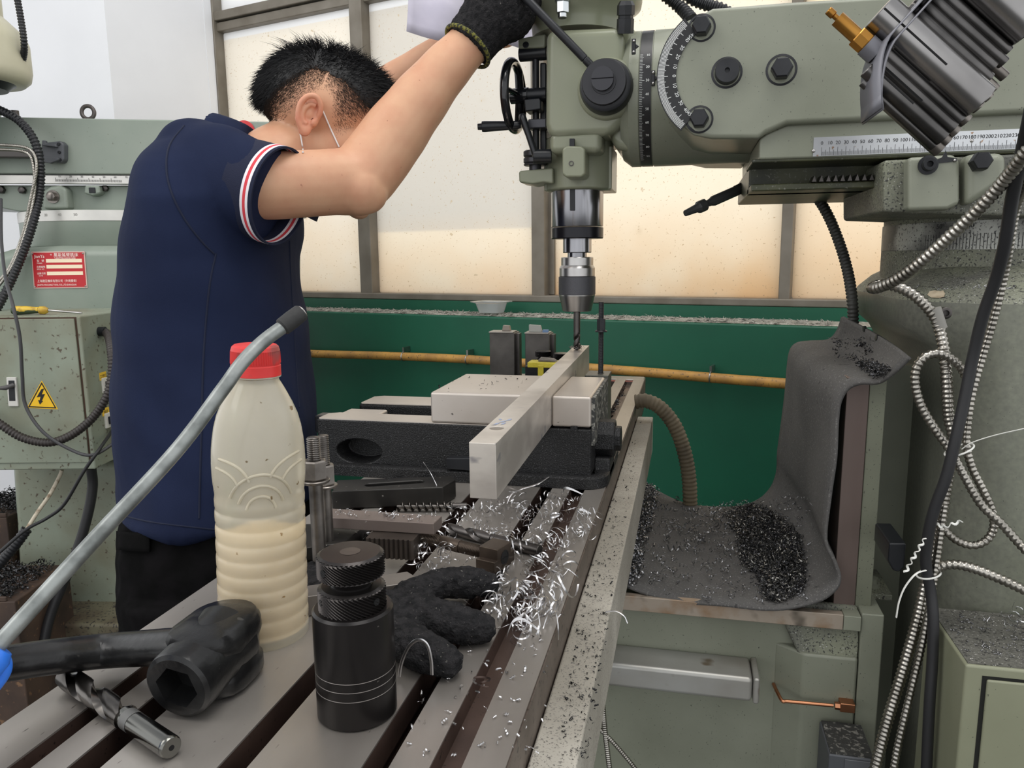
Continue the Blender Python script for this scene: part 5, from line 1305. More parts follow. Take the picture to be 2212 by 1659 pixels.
# sleeve cuff with stripes
ce = at(570, 416, d=.9575); cax = (at(772, 400, d=1.02) - at(480, 376, d=.975)).normalized()
cax = (RT * .93 - UP * .29 - FW * .24).normalized(); ce = at(574, 416, d=.957)
cr = 103.5 * .958 / FPX
def band(name, m, t0, t1, r, par):
    x_, y_, a_ = frame_of(cax); n = 64; rg = []
    for rr, t in ((r - .0025, t0), (r, t0), (r, t1), (r - .0025, t1), (r - .0025, t0)):
        rg.append([ce + a_ * t + (x_ * math.cos(2 * PI * i / n) + y_ * math.sin(2 * PI * i / n)) * rr for i in range(n)])
    return MB().loft(rg, cap=False).build(name, m, par, smooth=30)
M_rib = mat('navy_rib', (20, 26, 50), .9, bump=(900, .5, .0008))
cf = band('sleeve_cuff', M_rib, -.020, .008, cr + .0008, shirt)
M_w2 = mat('stripe_white', (226, 222, 226), .8); M_r2 = mat('stripe_red', (206, 62, 72), .8)
band('cuff_stripe', M_w2, .008, .0115, cr + .0012, shirt); band('cuff_stripe', M_r2, .0115, .0155, cr + .0012, shirt); band('cuff_stripe', M_w2, .0155, .019, cr + .0012, shirt); band('cuff_edge', M_rib, .019, .0235, cr + .0010, shirt)
# collar
x_, y_, a_ = frame_of((side * .5 + ZD * .85).normalized()); n = 48; rg = []
cc = at(590, 374, d=1.09)
for rr, t in ((.078, -.03), (.073, .004), (.075, .007), (.081, -.010), (.084, -.03)):
    rg.append([cc + a_ * t + (x_ * math.cos(2 * PI * i / n) * 1.05 + y_ * math.sin(2 * PI * i / n)) * rr for i in range(n)])
MB().loft(rg, cap=False).build('collar', M_navy, shirt, smooth=60)
h_, n_ = hit(bvs, 611, 498)
if h_ is not None:
    bt_ = MB().lathe(h_ + n_ * .0002, n_, [(.0055, 0), (.0058, .001), (.005, .0022), (.0038, .0018), (.0001, .0016)], 24).build('button', M_white, shirt)
    x_, y_, a_ = frame_of(n_); mb = MB()
    for sx in (-1, 1):
        for sy in (-1, 1): mb.cyl(h_ + n_ * .0015 + x_ * sx * .0014 + y_ * sy * .0014, h_ + n_ * .0026 + x_ * sx * .0014 + y_ * sy * .0014, .0006, 8)
    mb.build('button_holes', M_navyseam, bt_)
seam([(625, 520), (628, 600), (634, 700), (640, 800), (646, 880)], 'placket_seam')
# --- trousers and shoes
mb = MB()
torso(mb, -.006, [(1110, 246, 690, .165), (1160, 236, 690, .168), (1210, 233, 690, .17), (1290, 236, 690, .165), (1360, 238, 680, .15)])
hipc = at(492, 1290, d=PD)
for s in (-1, 1):
    a = hipc + FH * s * .082; b = V((a.x, a.y, .48)) + FH * s * .01; c = V((a.x - .03, a.y, .07)) + FH * s * .01
    mb.tube(spline([a + ZD * .06, b, c], 8), lambda t, i: (.102 - .035 * t), 24)
tro = remesh(mb, 'trousers', M_trs, .005, 4, pr_, lambda p, n_: .008 * mnoise.noise(V((p.x * 9 + p.z * 6, p.y * 9, p.z * 11))) + .003 * mnoise.noise(p * 38))
bvt = bvh_of(tro)
rg = []
for j in range(6):
    row = []
    for i in range(9):
        x = 262 + (328 - 262) * i / 8; y = 1148 + (1188 - 1148) * j / 5 + 4 * i / 8
        h_, n_ = hit(bvt, x, y); row.append((h_ + n_ * .003) if h_ is not None else at(x, y, d=.95))
    rg.append(row)
o = MB().loft(rg, cap=False, close=False).build('pocket_flap', M_trs, tro, fix=False); sd = o.modifiers.new('t', 'SOLIDIFY'); sd.thickness = .003
h_, n_ = hit(bvt, 274, 1170)
if h_ is not None: MB().lathe(h_ + n_ * .003, n_, [(.006, 0), (.006, .0015), (.0001, .002)], 20).build('pocket_button', mat('grey_button', (82, 82, 84), .4), tro)
for s in (-1, 1):
    c = V((hipc.x - .03, hipc.y, 0)) + FH * s * .092
    mb = MB().loft([[c + R0 * (.07 + .145 * k * math.cos(t)) + FH * (.05 * k * math.sin(t)) + ZD * z for t in [2 * PI * i / 24 for i in range(24)]] for z, k in ((.0, .96), (.02, 1), (.045, .96), (.07, .75), (.085, .5))])
    mb.build('shoe', mat('black_shoe', (24, 24, 25), .5), pr_, smooth=60)
# --- knitted glove on the hand at the lever
wr0 = at(1012, 98, d=1.045); lvt = at(1120, -20, d=1.055)
gf = (at(1085, 2, d=1.05) - wr0).normalized()
gu = -(FH - gf * FH.dot(gf)).normalized()
mb = MB()
limb(mb, [(1010, 100, 1.045, 55), (1030, 74, 1.045, 57), (1062, 36, 1.047, 66), (1088, 8, 1.048, 72), (1098, -8, 1.05, 60)], 24, 6, False); mb.sphere(at(1098, -8, d=1.05), 60 * 1.05 / FPX, 18, 12)
limb(mb, [(1066, 44, 1.045, 50), (1100, 30, 1.045, 56), (1125, 0, 1.045, 46)], 24, 6)
lat_ = gf.cross(gu).normalized()
kn_ = at(1118, -30, d=1.04)
for i, (x, y, l) in enumerate(((1046, -34, 1.0), (1084, -44, 1.08), (1118, -36, 1.0), (1146, -14, .82))):      # fingers fold over the lever
    q_ = [(x - 14, y + 20, 1.04, 19), (x + 20 * l, y - 26 * l, 1.03, 17.5), (x + 40 * l, y - 44 * l, 1.045, 16.5), (x + 54 * l, y - 38 * l, 1.07, 15.5), (x + 50 * l, y - 8 * l, 1.085, 14)]
    limb(mb, q_, 14, 5)
limb(mb, [(1070, 40, 1.06, 26), (1110, 46, 1.075, 23), (1142, 30, 1.085, 20), (1158, 10, 1.085, 17)], 14, 5)
glove = remesh(mb, 'work_glove', M_knit, .0022, 4, pr_, lambda p, n_: .0009 * mnoise.noise(p * 260) + .0012 * mnoise.noise(V((p.dot(gf) * 40, p.dot(lat_) * 420, p.dot(gu) * 420))))
M_hem = mat('glove_hem', (120, 118, 54), .9, noise=(300, .42, .56, (44, 44, 36)), bump=(400, .8, .002))
hc_ = at(1012, 98, d=1.045) - gf * .002
x_, y_, a_ = frame_of(gf); n = 60; pts = []
mb = MB(); k = 1.045 / FPX
mb.torus(hc_, gf + FH * .12, 55 * k, 4.6 * k, 60, 12)
mb.build('glove_hem', M_hem, glove)
# --- paper sheet held up behind the hand
M_paper = mat('lilac_paper', (206, 202, 216), .85, noise=(16, .42, .6, (194, 190, 206)), bump=(20, .3, .003))
rg = []
for j in range(13):
    row = []
    for i in range(25):
        u, v = i / 24, j / 12
        xb = 877 + 310 * u; yb = 68 + 58 * u ** 1.2 + 10 * math.sin(u * PI * 2.2)
        x = xb + 6 * math.sin(v * 3); y = yb - (yb + 190) * (1 - v); dd = 1.185 + .13 * u + .012 * math.sin(u * 9 + v * 2) + .01 * math.cos(v * 5)
        row.append(at(x, y, d=dd))
    rg.append(row)
o = MB().loft(rg, cap=False, close=False).build('paper_sheet', M_paper, loc=at(960, 0, d=1.2), fix=False)
tag(o, 'creased pale lilac paper sheet held up behind the gloved hand', 'paper'); sd = o.modifiers.new('t', 'SOLIDIFY'); sd.thickness = .0006
# ---------------- background milling machine at the left ----------------
DB = 2.10
M_gb = mat('blue_green_paint', (141, 149, 138), .35, noise=(5, .35, .7, (124, 136, 125)), speck=(140, .72, .77, (96, 96, 86)), bump=(40, .1, .002))
M_gbd = mat('blue_green_paint_dirty', (140, 148, 132), .5, noise=(6, .4, .7, (122, 120, 100)), speck=(90, .64, .72, (84, 74, 60)), bump=(60, .1, .002))
def hb_(pts, dist): return [ah(x, y, dist) for x, y in pts]
m2 = thing('milling_machine', 'second grey-green milling machine in the background behind the man', 'milling machine', (ah(120, 700, DB).x, ah(120, 700, DB).y, 0))
def hs_(name, pts, dist, dep, m=M_gb, bevel=.004, par=None, **k): return MB().prism(hb_(pts, dist), FH * dep).build(name, m, par or m2, bevel=bevel, **k)
hs_('ram', [(-260, 250), (-4, 252), (600, 263), (600, 378), (-260, 374)], DB, .30)
r2 = hs_('ruler', [(-260, 377), (600, 381), (600, 399), (-260, 395)], DB - .006, .02, mat('ruler_bright', (214, 212, 206), .35, .5, noise=(8, .4, .7, (190, 188, 184))), .001)
mb = MB(); a, b = ah(120, 392, DB - .0065), ah(262, 394, DB - .0065)
for i in range(60):
    p = a.lerp(b, i / 59); l = .010 if i % 10 == 0 else .006; mb.obox(p, (b - a).normalized() * .0006, -FH * .0004, ZD * l)
for i in range(7): mb.text(str(i * 10 + 10), a.lerp(b, (i * 10 + 4) / 59) + ZD * .011, R0, ZD, .007, lift=.001)
mb.build('marking', M_print, r2, smooth=0, fix=False)
hs_('ram_saddle', [(-260, 399), (600, 402), (600, 460), (150, 459), (40, 457), (0, 449), (-260, 440)], DB + .02, .30)
hs_('clamp_boss', [(92, 412), (108, 402), (128, 400), (142, 408), (146, 452), (92, 452)], DB - .012, .05, M_gb, .008, seg=3)
hs_('clamp_boss', [(182, 400), (214, 400), (216, 418), (200, 424), (180, 418)], DB - .006, .05, M_gb, .006, seg=3)
hs_('clamp_slot', [(191, 405), (205, 405), (206, 417), (192, 417)], DB - .008, .01, M_black, .001)
def hbolt(x, y, r, dist, m=M_dsteel, wsh=0):
    c = ah(x, y, dist); k = mpp(c); return hexbolt(m2, c, -FH, r * k, r * k * 1.0, m, washer=wsh * k)
for x, y, r in ((4, 410, 9), (50, 411, 8), (229, 407, 7)): hbolt(x, y, r, DB + .018)
hbolt(115, 425, 10, DB - .012, M_nut, 14)
c = ah(33, 249, DB + .05); MB().cyl(c - ZD * .01, c + ZD * .012, .010, 20).build('oil_cap', M_dsteel, m2)
c = ah(190, 243, DB + .10); k = mpp(c)
eb = MB().torus(c, FH, 13.5 * k, 4.2 * k, 32, 12); eb.cyl(c - ZD * 24 * k, c - ZD * 14 * k, 7 * k, 16); eb.build('eye_bolt', mat('brown_steel', (98, 92, 90), .45, .7), m2)
# round red-and-white badge at the ram end
c = ah(528, 284, DB - .001); k = mpp(c)
rb = MB().lathe(c, -FH, [(23 * k, 0), (23 * k, .002), (22 * k, .003)], 40).build('round_badge', mat('badge_red', (186, 44, 48), .4), m2)
MB().lathe(c - FH * .003, -FH, [(13 * k, 0), (13 * k, .0006)], 32).build('badge_centre', M_white, rb)
# turret and column
ctr = ah(270, 480, DB + .22)
def vr(px_, y, ctr=ctr): # radius so that the left outline meets a pixel
    return abs((ah(px_, y, DB + .2) - ctr).dot(R0))
zz = lambda y, x=150: ah(x, y, DB + .05).z
v_ = ray(42, 500); v_.z = 0; v_.normalize(); w_ = ctr - EYE; rN = abs(w_.x * v_.y - w_.y * v_.x)
MB().lathe((ctr.x, ctr.y, zz(535)), ZD, [(rN * .985, 0), (rN, .004), (rN, zz(458) - zz(535))], 72).build('turret_neck', M_gb, m2, smooth=60)
b2 = MB().lathe((ctr.x, ctr.y, zz(481)), ZD, [(rN, 0), (rN * 1.006, .0005), (rN * 1.006, zz(459) - zz(481)), (rN, zz(459) - zz(481))], 72, cap=False).build('degree_band', MATS['ruler_bright'], m2, smooth=30)
mb = MB()
for i, s in enumerate(('10', '20', '30', '40', '50')):
    an = -.62 + i * .16; nr = -FH * math.cos(an) + R0 * math.sin(an); p = V((ctr.x, ctr.y, zz(471))) + nr * rN * 1.0065
    mb.text(s, p, V((-nr.y, nr.x, 0)), ZD, .010, lift=.0006)
mb.build('marking', mat('faint_print', (150, 148, 144), .6), b2, smooth=0, fix=False)
c = ah(119, 484, DB + .02); MB().prism([c, c + R0 * .013 + ZD * .004, c + R0 * .026, c + R0 * .018 - ZD * .005, c + R0 * .008 - ZD * .005], FH * -.004).build('index_plate', M_white, m2)
DC = DB - .085
hs_('column', [(-140, 600), (-60, 560), (20, 536), (120, 530), (560, 530), (560, 1350), (40, 1345), (18, 1000), (-140, 1000)], DC, .42, M_gb, .03, seg=4)
hs_('pedestal', [(24, 1000), (560, 1000), (560, 1352), (45, 1348), (38, 1250)], DC - .03, .45, M_gbd, .02, seg=3)
hs_('base_flange', [(30, 1346), (600, 1352), (600, 1480), (20, 1470)], DC - .16, .8, mat('dirty_base', (112, 108, 88), .6, noise=(10, .4, .65, (84, 72, 58)), speck=(120, .55, .66, (52, 48, 44))), .01)
MB().obox(V((ah(60, 1400, DC - .16).x, ah(60, 1400, DC - .16).y, 0)), R0 * .6, FH * .7, ZD * (ah(60, 1460, DC - .16).z)).build('machine_foot', M_gbd, m2)
# nameplate with its writing
A_, B_, C_, D_ = [ah(x, y, DC - .002) for x, y in ((67, 543.5), (182.5, 542.5), (189, 622), (73, 623.5))]
ax_n, up_n = (B_ - A_).normalized(), (A_ - D_).normalized()
W_, H_ = (B_ - A_).length, (A_ - D_).length
def q_(u, v): return D_.lerp(C_, u).lerp(A_.lerp(B_, u), v)
npl = MB().prism([q_(0, 0), q_(1, 0), q_(1, 1), q_(0, 1)], FH * .002).build('nameplate', mat('plate_border', (206, 178, 168), .5), m2, bevel=.0004)
MB().prism([q_(.02, .03) - FH * .0004, q_(.98, .03) - FH * .0004, q_(.98, .97) - FH * .0004, q_(.02, .97) - FH * .0004], FH * .001).build('red_field', mat('plate_red', (186, 34, 42), .4), npl)
mb = MB()
for v in (.36, .51 + .03, .70): 
    p0_, p1_ = q_(.27, v), q_(.94, v); mb.prism([p0_ - FH * .0008, p1_ - FH * .0008, p1_ - FH * .0008 + up_n * H_ * .095, p0_ - FH * .0008 + up_n * H_ * .095], FH * .0006)
mb.build('blank_strip', mat('plate_cream', (244, 226, 196), .5), npl)
mb = MB()
def wr_(s, u, v, size, sx=1.0, al='LEFT'): mb.text(s, q_(u, v) - FH * .001, ax_n, up_n, size * H_, al, .0006, sx)
wr_('\u842c\u80fd\u6416\u81c2\u9291\u5e8a', .42, .86, .115, .98); wr_('TURRETMILLINGMACHINE', .43, .795, .06, .82)
wr_('\u578b', .1, .725, .07); wr_('\u865f', .19, .725, .07); wr_('MODEL', .1, .67, .045)
wr_('\u51fa\u5ee0\u7de8\u865f', .09, .565, .065, .9); wr_('SERIAL NO', .09, .51, .042)
wr_('\u51fa\u5ee0\u65e5\u671f', .09, .385, .065, .9); wr_('DATE', .12, .33, .045)
wr_('\u4e0a\u6d77\u5efa\u4e9e\u6a5f\u5e8a\u6709\u9650\u516c\u53f8\uff08\u5916\u5546\u7368\u8cc7\uff09', .08, .175, .082, .86); wr_('JIANYA MACHINE TOOL CO.,LTD.SHANGHAI', .08, .075, .066, .80)
wr_('JianYa', .06, .83, .12, .95); wr_('\u00ae', .36, .89, .06)
mb.build('lettering', mat('plate_white', (250, 236, 228), .5), npl, smooth=0, fix=False)
mb = MB()
for u, v in ((.03, .94), (.97, .94), (.97, .05), (.03, .05)): mb.sphere(q_(u, v) - FH * .001, .0022, 8, 6)
mb.build('rivet', M_steel, npl)
# cable carrier bracket and clip on the ram
hs_('carrier_bracket', [(88, 309), (130, 304), (138, 312), (138, 345), (132, 352), (92, 346)], DB - .02, .03, mat('grey_carrier', (84, 86, 90), .5), .004)
hs_('carrier_link', [(90, 303), (97, 303), (98, 309), (120, 311), (122, 318), (90, 314)], DB - .03, .012, MATS['grey_carrier'], .002)
hs_('carrier_link', [(90, 340), (110, 338), (126, 341), (126, 346), (108, 353), (92, 350)], DB - .03, .012, MATS['grey_carrier'], .002)
hs_('carrier_rail', [(-260, 318), (84, 324), (84, 340), (-260, 336)], DB - .03, .03, mat('grey_rail', (96, 92, 90), .5), .003)
for x, y in ((127, 311), (128, 329), (130, 345)):
    c = ah(x, y, DB - .021); MB().lathe(c, -FH, [(.0042, 0), (.0038, .002), (.0001, .0022)], 12).build('screw', M_black, m2)
# motor housing at the head of that machine
mcx = ah(-62, 110, DB - .1); km = mpp(mcx)
M_cream = mat('cream_motor_paint', (196, 192, 168), .4, noise=(6, .4, .7, (172, 166, 140)), bump=(30, .1, .002))
zc = lambda y: ah(10, y, DB - .1).z
MB().lathe((mcx.x, mcx.y, zc(168)), ZD, [(94 * km, -.012), (106 * km, .0), (110 * km, .02), (110 * km, zc(90) - zc(168)), (104 * km, zc(70) - zc(168)), (76 * km, zc(40) - zc(168)), (66 * km, zc(30) - zc(168)), (66 * km, .4)], 64).build('motor_housing', M_cream, m2, smooth=45)
MB().lathe((mcx.x, mcx.y, zc(182)), ZD, [(60 * km, -.012), (70 * km, 0), (90 * km, zc(172) - zc(182))], 48).build('motor_flange', M_blackm, m2, smooth=45)
hs_('head_block', [(-260, 176), (-140, 176), (-140, 330), (-150, 372), (-230, 372), (-260, 330)], DB - .14, .26, M_gb, .02, seg=3)
# ---------------- electrical cabinet in front of it ----------------
DE = 1.72
ec = thing('electrical_cabinet', 'grey-green electrical cabinet with yellow lightning warning sign, behind the man', 'cabinet', (ah(100, 900, DE).x, ah(100, 900, DE).y, ah(100, 1015, DE).z))
fl = hb_([(-160, 676), (177, 683), (203, 1014), (-160, 1016)], DE)
ztop_, zbot_ = fl[1].z, fl[2].z
fr = ah(190, 850, DE); fr0 = V((fr.x, fr.y, zbot_)); WC = .36
cab = MB().obox(fr0 - R0 * WC, R0 * WC, FH * (DC - DE), ZD * (ztop_ - zbot_)).build('cabinet_body', M_gbd, ec, bevel=.004)
dr_ = ah(178, 850, DE - .001); d0 = V((dr_.x, dr_.y, ah(190, 998, DE).z)); zt2 = ah(165, 688, DE).z
M_gap = mat('door_gap', (70, 52, 40), .8)
MB().obox(d0 - R0 * WC + FH * .0005, R0 * (WC + .0035), FH * .001, ZD * (zt2 - d0.z + .0035)).build('door_gap', M_gap, ec)
door = MB().obox(d0 - R0 * WC - FH * .003, R0 * WC, FH * .004, ZD * (zt2 - d0.z)).build('door', M_gbd, ec, bevel=.0015)
dp = DE - .0045
tri = hb_([(90, 822), (58, 881), (125, 884)], dp); ce_ = sum(tri, V((0, 0, 0))) / 3
sg = MB().prism(tri, FH * .001).build('warning_sign', mat('sign_yellow', (246, 196, 36), .45), door)
def tin(f): return [ce_ + (p - ce_) * f for p in tri]
mb = MB(); o_, i_ = tin(.92), tin(.80)
for k in range(3): mb.add([p - FH * .0004 for p in (o_[k], o_[(k + 1) % 3], i_[(k + 1) % 3], i_[k])], [(0, 1, 2, 3)])
mb.prism([ah(x, y, dp - .0006) for x, y in ((89, 841), (95, 839), (90, 852), (97, 851), (90, 866), (93, 866), (86, 874), (82, 864), (85.5, 865), (87.5, 857), (79, 858))], FH * .0004)
mb.build('sign_symbol', M_print, sg, smooth=0)
sw = hs_('switch_plate', [(13, 815), (34, 815), (39, 878), (18, 878)], DE - .008, .008, mat('switch_plate_white', (206, 204, 198), .4), .001, par=door)
hs_('switch_slot', [(18, 822), (31, 822), (33, 866), (20, 866)], DE - .0085, .002, M_black, 0, par=sw)
a = ah(30, 832, DE - .01); MB().tube([a, a - FH * .012 - R0 * .012 - ZD * .004, a - FH * .015 - R0 * .022 - ZD * .004], [.005, .0055, .004], 12).build('toggle', mat('grey_toggle', (84, 82, 82), .5), sw)
rsd = hs_('rust_spot', [(50, 757), (53, 752), (57, 760), (57, 775), (55, 783), (51, 770)], DE - .0035, .001, mat('rust', (116, 62, 48), .9), 0, par=door)
# fittings on the cabinet's side: two white switches with yellow labels
sx = fr0.x; 
def side_pt(x, y): return onp(x, y, fr0, R0)
M_lab = mat('label_yellow', (240, 196, 60), .5)
for x, y, ly in ((225, 832, 812), (231, 908, 889)):
    c = side_pt(x, y); mb = MB().cbox(c, R0 * .008, FH * .022, ZD * .036); s_ = mb.build('side_switch', mat('switch_white', (220, 218, 210), .4), ec, bevel=.0012)
    MB().cbox(c + R0 * .006 + FH * .004, R0 * .012, FH * .010, ZD * .018).build('switch_button', M_blackm, s_, bevel=.001)
    c = side_pt(x - 3, ly); lb = MB().cbox(c, R0 * .0015, FH * .03, ZD * .018).build('side_label', M_lab, ec)
    mb = MB(); mb.text('\u5de5\u4f5c\u706f' if y < 850 else '\u5feb\u8d70', c + R0 * .001 - ZD * .004, FH, ZD, .010, lift=.0003); mb.build('lettering', M_print, lb, smooth=0, fix=False)
c = side_pt(214, 716); MB().cyl(c, c + R0 * .015, .011, 20).build('hose_gland', M_blackm, ec)
# chips on the cabinet top
# screwdriver lying on the cabinet
zc_ = ztop_ + .0105
s0_, s1_, s2_ = ah(24, 660, DE + .06), ah(103, 660, DE + .06), ah(176, 664, DE + .06)
for p in (s0_, s1_, s2_): p.z = zc_
sd_ = thing('screwdriver', 'yellow and dark green screwdriver lying on top of the cabinet', 'screwdriver', (s0_ + s1_) / 2 - ZD * .010)
d = (s1_ - s0_); M_sdy = mat('handle_yellow', (214, 178, 60), .4, noise=(60, .45, .6, (176, 140, 50))); M_sdg = mat('handle_green', (52, 66, 42), .45)
MB().tube([s0_ + d * t for t in (0, .03, .15, .5, .62, .72, .76)], [.004, .0085, .0098, .0088, .0075, .0068, .0072], 14).build('handle', M_sdg, sd_)
MB().tube([s0_ + d * t + ZD * .0018 - FH * .001 for t in (.04, .12, .4, .68, .76)], [.005, .0092, .0086, .0062, .0066], 14).build('grip_inlay', M_sdy, sd_)
MB().tube([s0_ + d * t for t in (.76, .78, .9, .96, 1.0)], [.007, .0092, .0095, .007, .004], 14).build('ferrule', M_sdy, sd_)
e_ = V((s2_.x, s2_.y, ztop_ + .003)); MB().tube([s1_, s1_.lerp(e_, .9), e_], [.0026, .0026, .0015], 10).build('blade', M_steel, sd_)
# ---------------- hoses and cables on the left ----------------
def hose(name, label, cat, pts, rpx, m, pitch=None, depth=.16, group=None, dist=True):
    P_ = [(ah(x, y, D_) if dist else at(x, y, Y=D_)) for x, y, D_ in pts]; k = mpp(P_[len(P_) // 2]); r = rpx * k
    mb = MB()
    if pitch: mb.conduit(P_, r, pitch, depth, 12)
    else: mb.tube(resample(spline(P_, 14), .006) if True else P_, r, 12)
    o = mb.build(name, m, loc=P_[len(P_) // 2], smooth=60 if pitch else 80, fix=False); return tag(o, label, cat, group)
M_cab = mat('black_cable', (36, 36, 38), .5)
M_cond = mat('conduit_steel', (176, 172, 164), .28, 1, noise=(30, .4, .7, (130, 126, 118)))
hose('corrugated_hose', 'thick black corrugated hose curving down past the left machine ram', 'hose', [(-150, 225, 1.96), (-40, 222, 2.02), (0, 238, 2.03), (40, 260, 2.03), (72, 300, 2.03), (86, 350, 2.03), (85, 420, 2.03), (66, 500, 2.0), (36, 580, 1.98), (0, 655, 1.95), (-40, 720, 1.9)], 8.5, M_hose, .0085, .2)
hose('metal_conduit', 'upper thin steel conduit bending down beside the black corrugated hose', 'conduit', [(-40, 312, 2.02), (0, 313, 2.02), (48, 317, 2.02), (72, 330, 2.02), (79, 365, 2.015), (66, 430, 2.01), (48, 510, 2.0), (16, 585, 1.98), (-30, 630, 1.95)], 3.2, M_cond, .004, .2)
hose('metal_conduit', 'lower thin steel conduit bending down beside the black corrugated hose', 'conduit', [(-40, 322, 2.02), (0, 323, 2.02), (44, 326, 2.02), (66, 338, 2.02), (74, 372, 2.02), (74, 420, 2.015), (56, 500, 2.0), (24, 580, 1.98), (-30, 650, 1.95)], 3.2, M_cond, .004, .2)
hose('corrugated_hose', 'black ribbed hose looping from the cabinet side across its door', 'hose', [(214, 716, DE + .12), (232, 722, DE + .06), (241, 760, DE - .01), (241, 815, DE - .03), (228, 862, DE - .04), (195, 908, DE - .04), (150, 942, DE - .04), (104, 956, DE - .04), (50, 946, DE - .04), (0, 916, DE - .04), (-50, 880, DE - .03)], 8.5, mat('brown_black_hose', (52, 47, 45), .45), .0075, .2)
hose('cable', 'thin grey cable hanging down across the cabinet door', 'cable', [(2, 430, 1.95), (3, 520, 1.85), (12, 600, 1.75), (28, 660, 1.69), (43, 730, 1.68), (48, 810, 1.68), (55, 875, 1.68), (92, 932, 1.67), (150, 970, 1.67), (200, 983, 1.67), (250, 955, 1.72)], 3.6, mat('grey_cable', (62, 62, 64), .5))
hose('cable', 'black cable slanting from the cabinet side down to the lower left', 'cable', [(246, 925, 1.8), (215, 970, 1.68), (180, 1020, 1.66), (138, 1090, 1.66), (100, 1120, 1.66), (55, 1145, 1.64), (0, 1192, 1.6), (-50, 1235, 1.55)], 3.6, M_cab)
hose('cable', 'dirty white cable hanging below the cabinet', 'cable', [(134, 1015, 1.78), (128, 1030, 1.78), (108, 1068, 1.76), (82, 1105, 1.74), (56, 1146, 1.72)], 4, mat('dirty_white_cable', (200, 190, 170), .6, speck=(60, .5, .65, (140, 120, 96))))
hose('cable_sleeve', 'black ribbed sleeve around the dirty white cable at lower left', 'hose', [(58, 1143, 1.72), (40, 1168, 1.71), (14, 1200, 1.7), (-40, 1262, 1.68)], 11, M_hose, .008, .12)
hose('rubber_hose', 'thick black hose running down from the cabinet to the floor', 'hose', [(197, 1012, 1.86), (200, 1050, 1.86), (190, 1110, 1.84), (168, 1185, 1.82), (136, 1262, 1.80), (112, 1320, 1.78), (98, 1372, 1.76), (88, 1440, 1.74)], 10.5, M_cab)
hose('black_hose', 'black ribbed hose hanging beside the cream motor housing', 'hose', [(26, -60, 1.98), (36, -10, 1.98), (45, 40, 1.98), (52, 90, 1.98), (51, 120, 2.0), (42, 150, 2.03)], 6.5, M_hose, .007, .2)
# rusty chip trays at the lower left
M_bin = mat('rusty_bin', (88, 70, 58), .7, noise=(8, .35, .65, (54, 44, 40)), speck=(60, .62, .7, (120, 92, 68)))
def swarf(name, label, n, fn, size, m, seed, thin=.0009, curl=1.0, loc=None, st=.3, res=9):
    rn = random.Random(seed); mb = MB()
    for _ in range(n):
        p, nr = fn(rn); L = size * rn.uniform(.4, 1.5); ax = V((rn.gauss(0, 1), rn.gauss(0, 1), rn.gauss(0, .45))).normalized(); x, y, a = frame_of(ax)
        r = L * rn.uniform(.10, .28) * curl; tr = rn.uniform(.6, 2.6); N = max(6, int(tr * res)); w_ = rn.uniform(.7, 1.8) * thin; vs = []
        ph = rn.uniform(0, 6.28); straight = rn.random() < st
        for i in range(N + 1):
            t = i / N; u = ph + t * tr * 2 * PI; rr = r * (.25 if straight else 1) * (1 - .3 * t)
            q = p + a * (L * (t - .5)) + (x * math.cos(u) + y * math.sin(u)) * rr; q = q + nr * (r * .7 + thin)
            vs += [q - a * w_, q + a * w_ + (x * math.cos(u) + y * math.sin(u)) * w_ * .5]
        mb.add(vs, [(2 * i, 2 * i + 1, 2 * i + 3, 2 * i + 2) for i in range(N)])
    o = mb.build(name, m, loc=loc or V((0, 0, 0)), smooth=60, fix=False); return tag(o, label, 'metal chips', kind='stuff')
M_swd = mat('dark_swarf', (92, 92, 94), .35, .8, noise=(200, .4, .6, (46, 46, 47)))
M_swb = mat('bright_swarf', (206, 206, 210), .22, 1)
for (y0_, lab, yy) in ((1075, 'upper rusty steel chip tray at the left edge by the pedestal', 1118), (1232, 'lower rusty steel chip tray at the left edge by the pedestal', 1300)):
    q = ah(14, yy, 1.98 if yy < 1200 else 1.68); W_b = .34
    tt = thing('chip_tray', lab, 'tray', q - R0 * W_b * .5)
    mb = MB().obox(q - R0 * W_b, R0 * (W_b + (0 if yy < 1200 else .02)), FH * .22, ZD * -(q.z - .001))
    mb.obox(q - R0 * W_b, R0 * W_b, FH * .006, ZD * .012)
    mb.build('tray_body', M_bin, tt, bevel=.003)
    swarf('swarf_heap', ('upper' if yy < 1200 else 'lower') + ' heap of dark swarf lying in a rusty tray at left edge', 420, lambda rn, q=q: (q - R0 * rn.uniform(.0, .14) + FH * rn.uniform(.01, .2) + ZD * rn.uniform(0, .02), ZD), .018, M_swd, 5 + yy, .0012, loc=q)
flo = V((ah(60, 1520, 1.2).x, ah(60, 1520, 1.2).y, 0))
def onfloor(rn):
    p = at(rn.uniform(-30, 210), rn.uniform(1440, 1580), Z=.02); return p + ZD * rn.uniform(0, .02), ZD
swarf('swarf_heap', 'dark tangled swarf on the floor beyond the near table corner', 900, onfloor, .035, M_swd, 77, .0022, loc=at(60, 1520, Z=.01))
swarf('swarf_heap', 'few bright curls over the dark floor swarf at lower left', 60, onfloor, .06, M_swb, 78, .002, 1.4, loc=at(60, 1520, Z=.01))
o = MB().tube(spline([at(-40, 1566, Z=.05), at(0, 1560, Z=.05), at(30, 1552, Z=.05), at(70, 1545, Z=.03)], 8), .006, 10).build('orange_cable', mat('orange_cable', (226, 84, 40), .5), loc=at(0, 1560, Z=.05)); tag(o, 'orange cable on the floor at the lower left edge', 'cable')
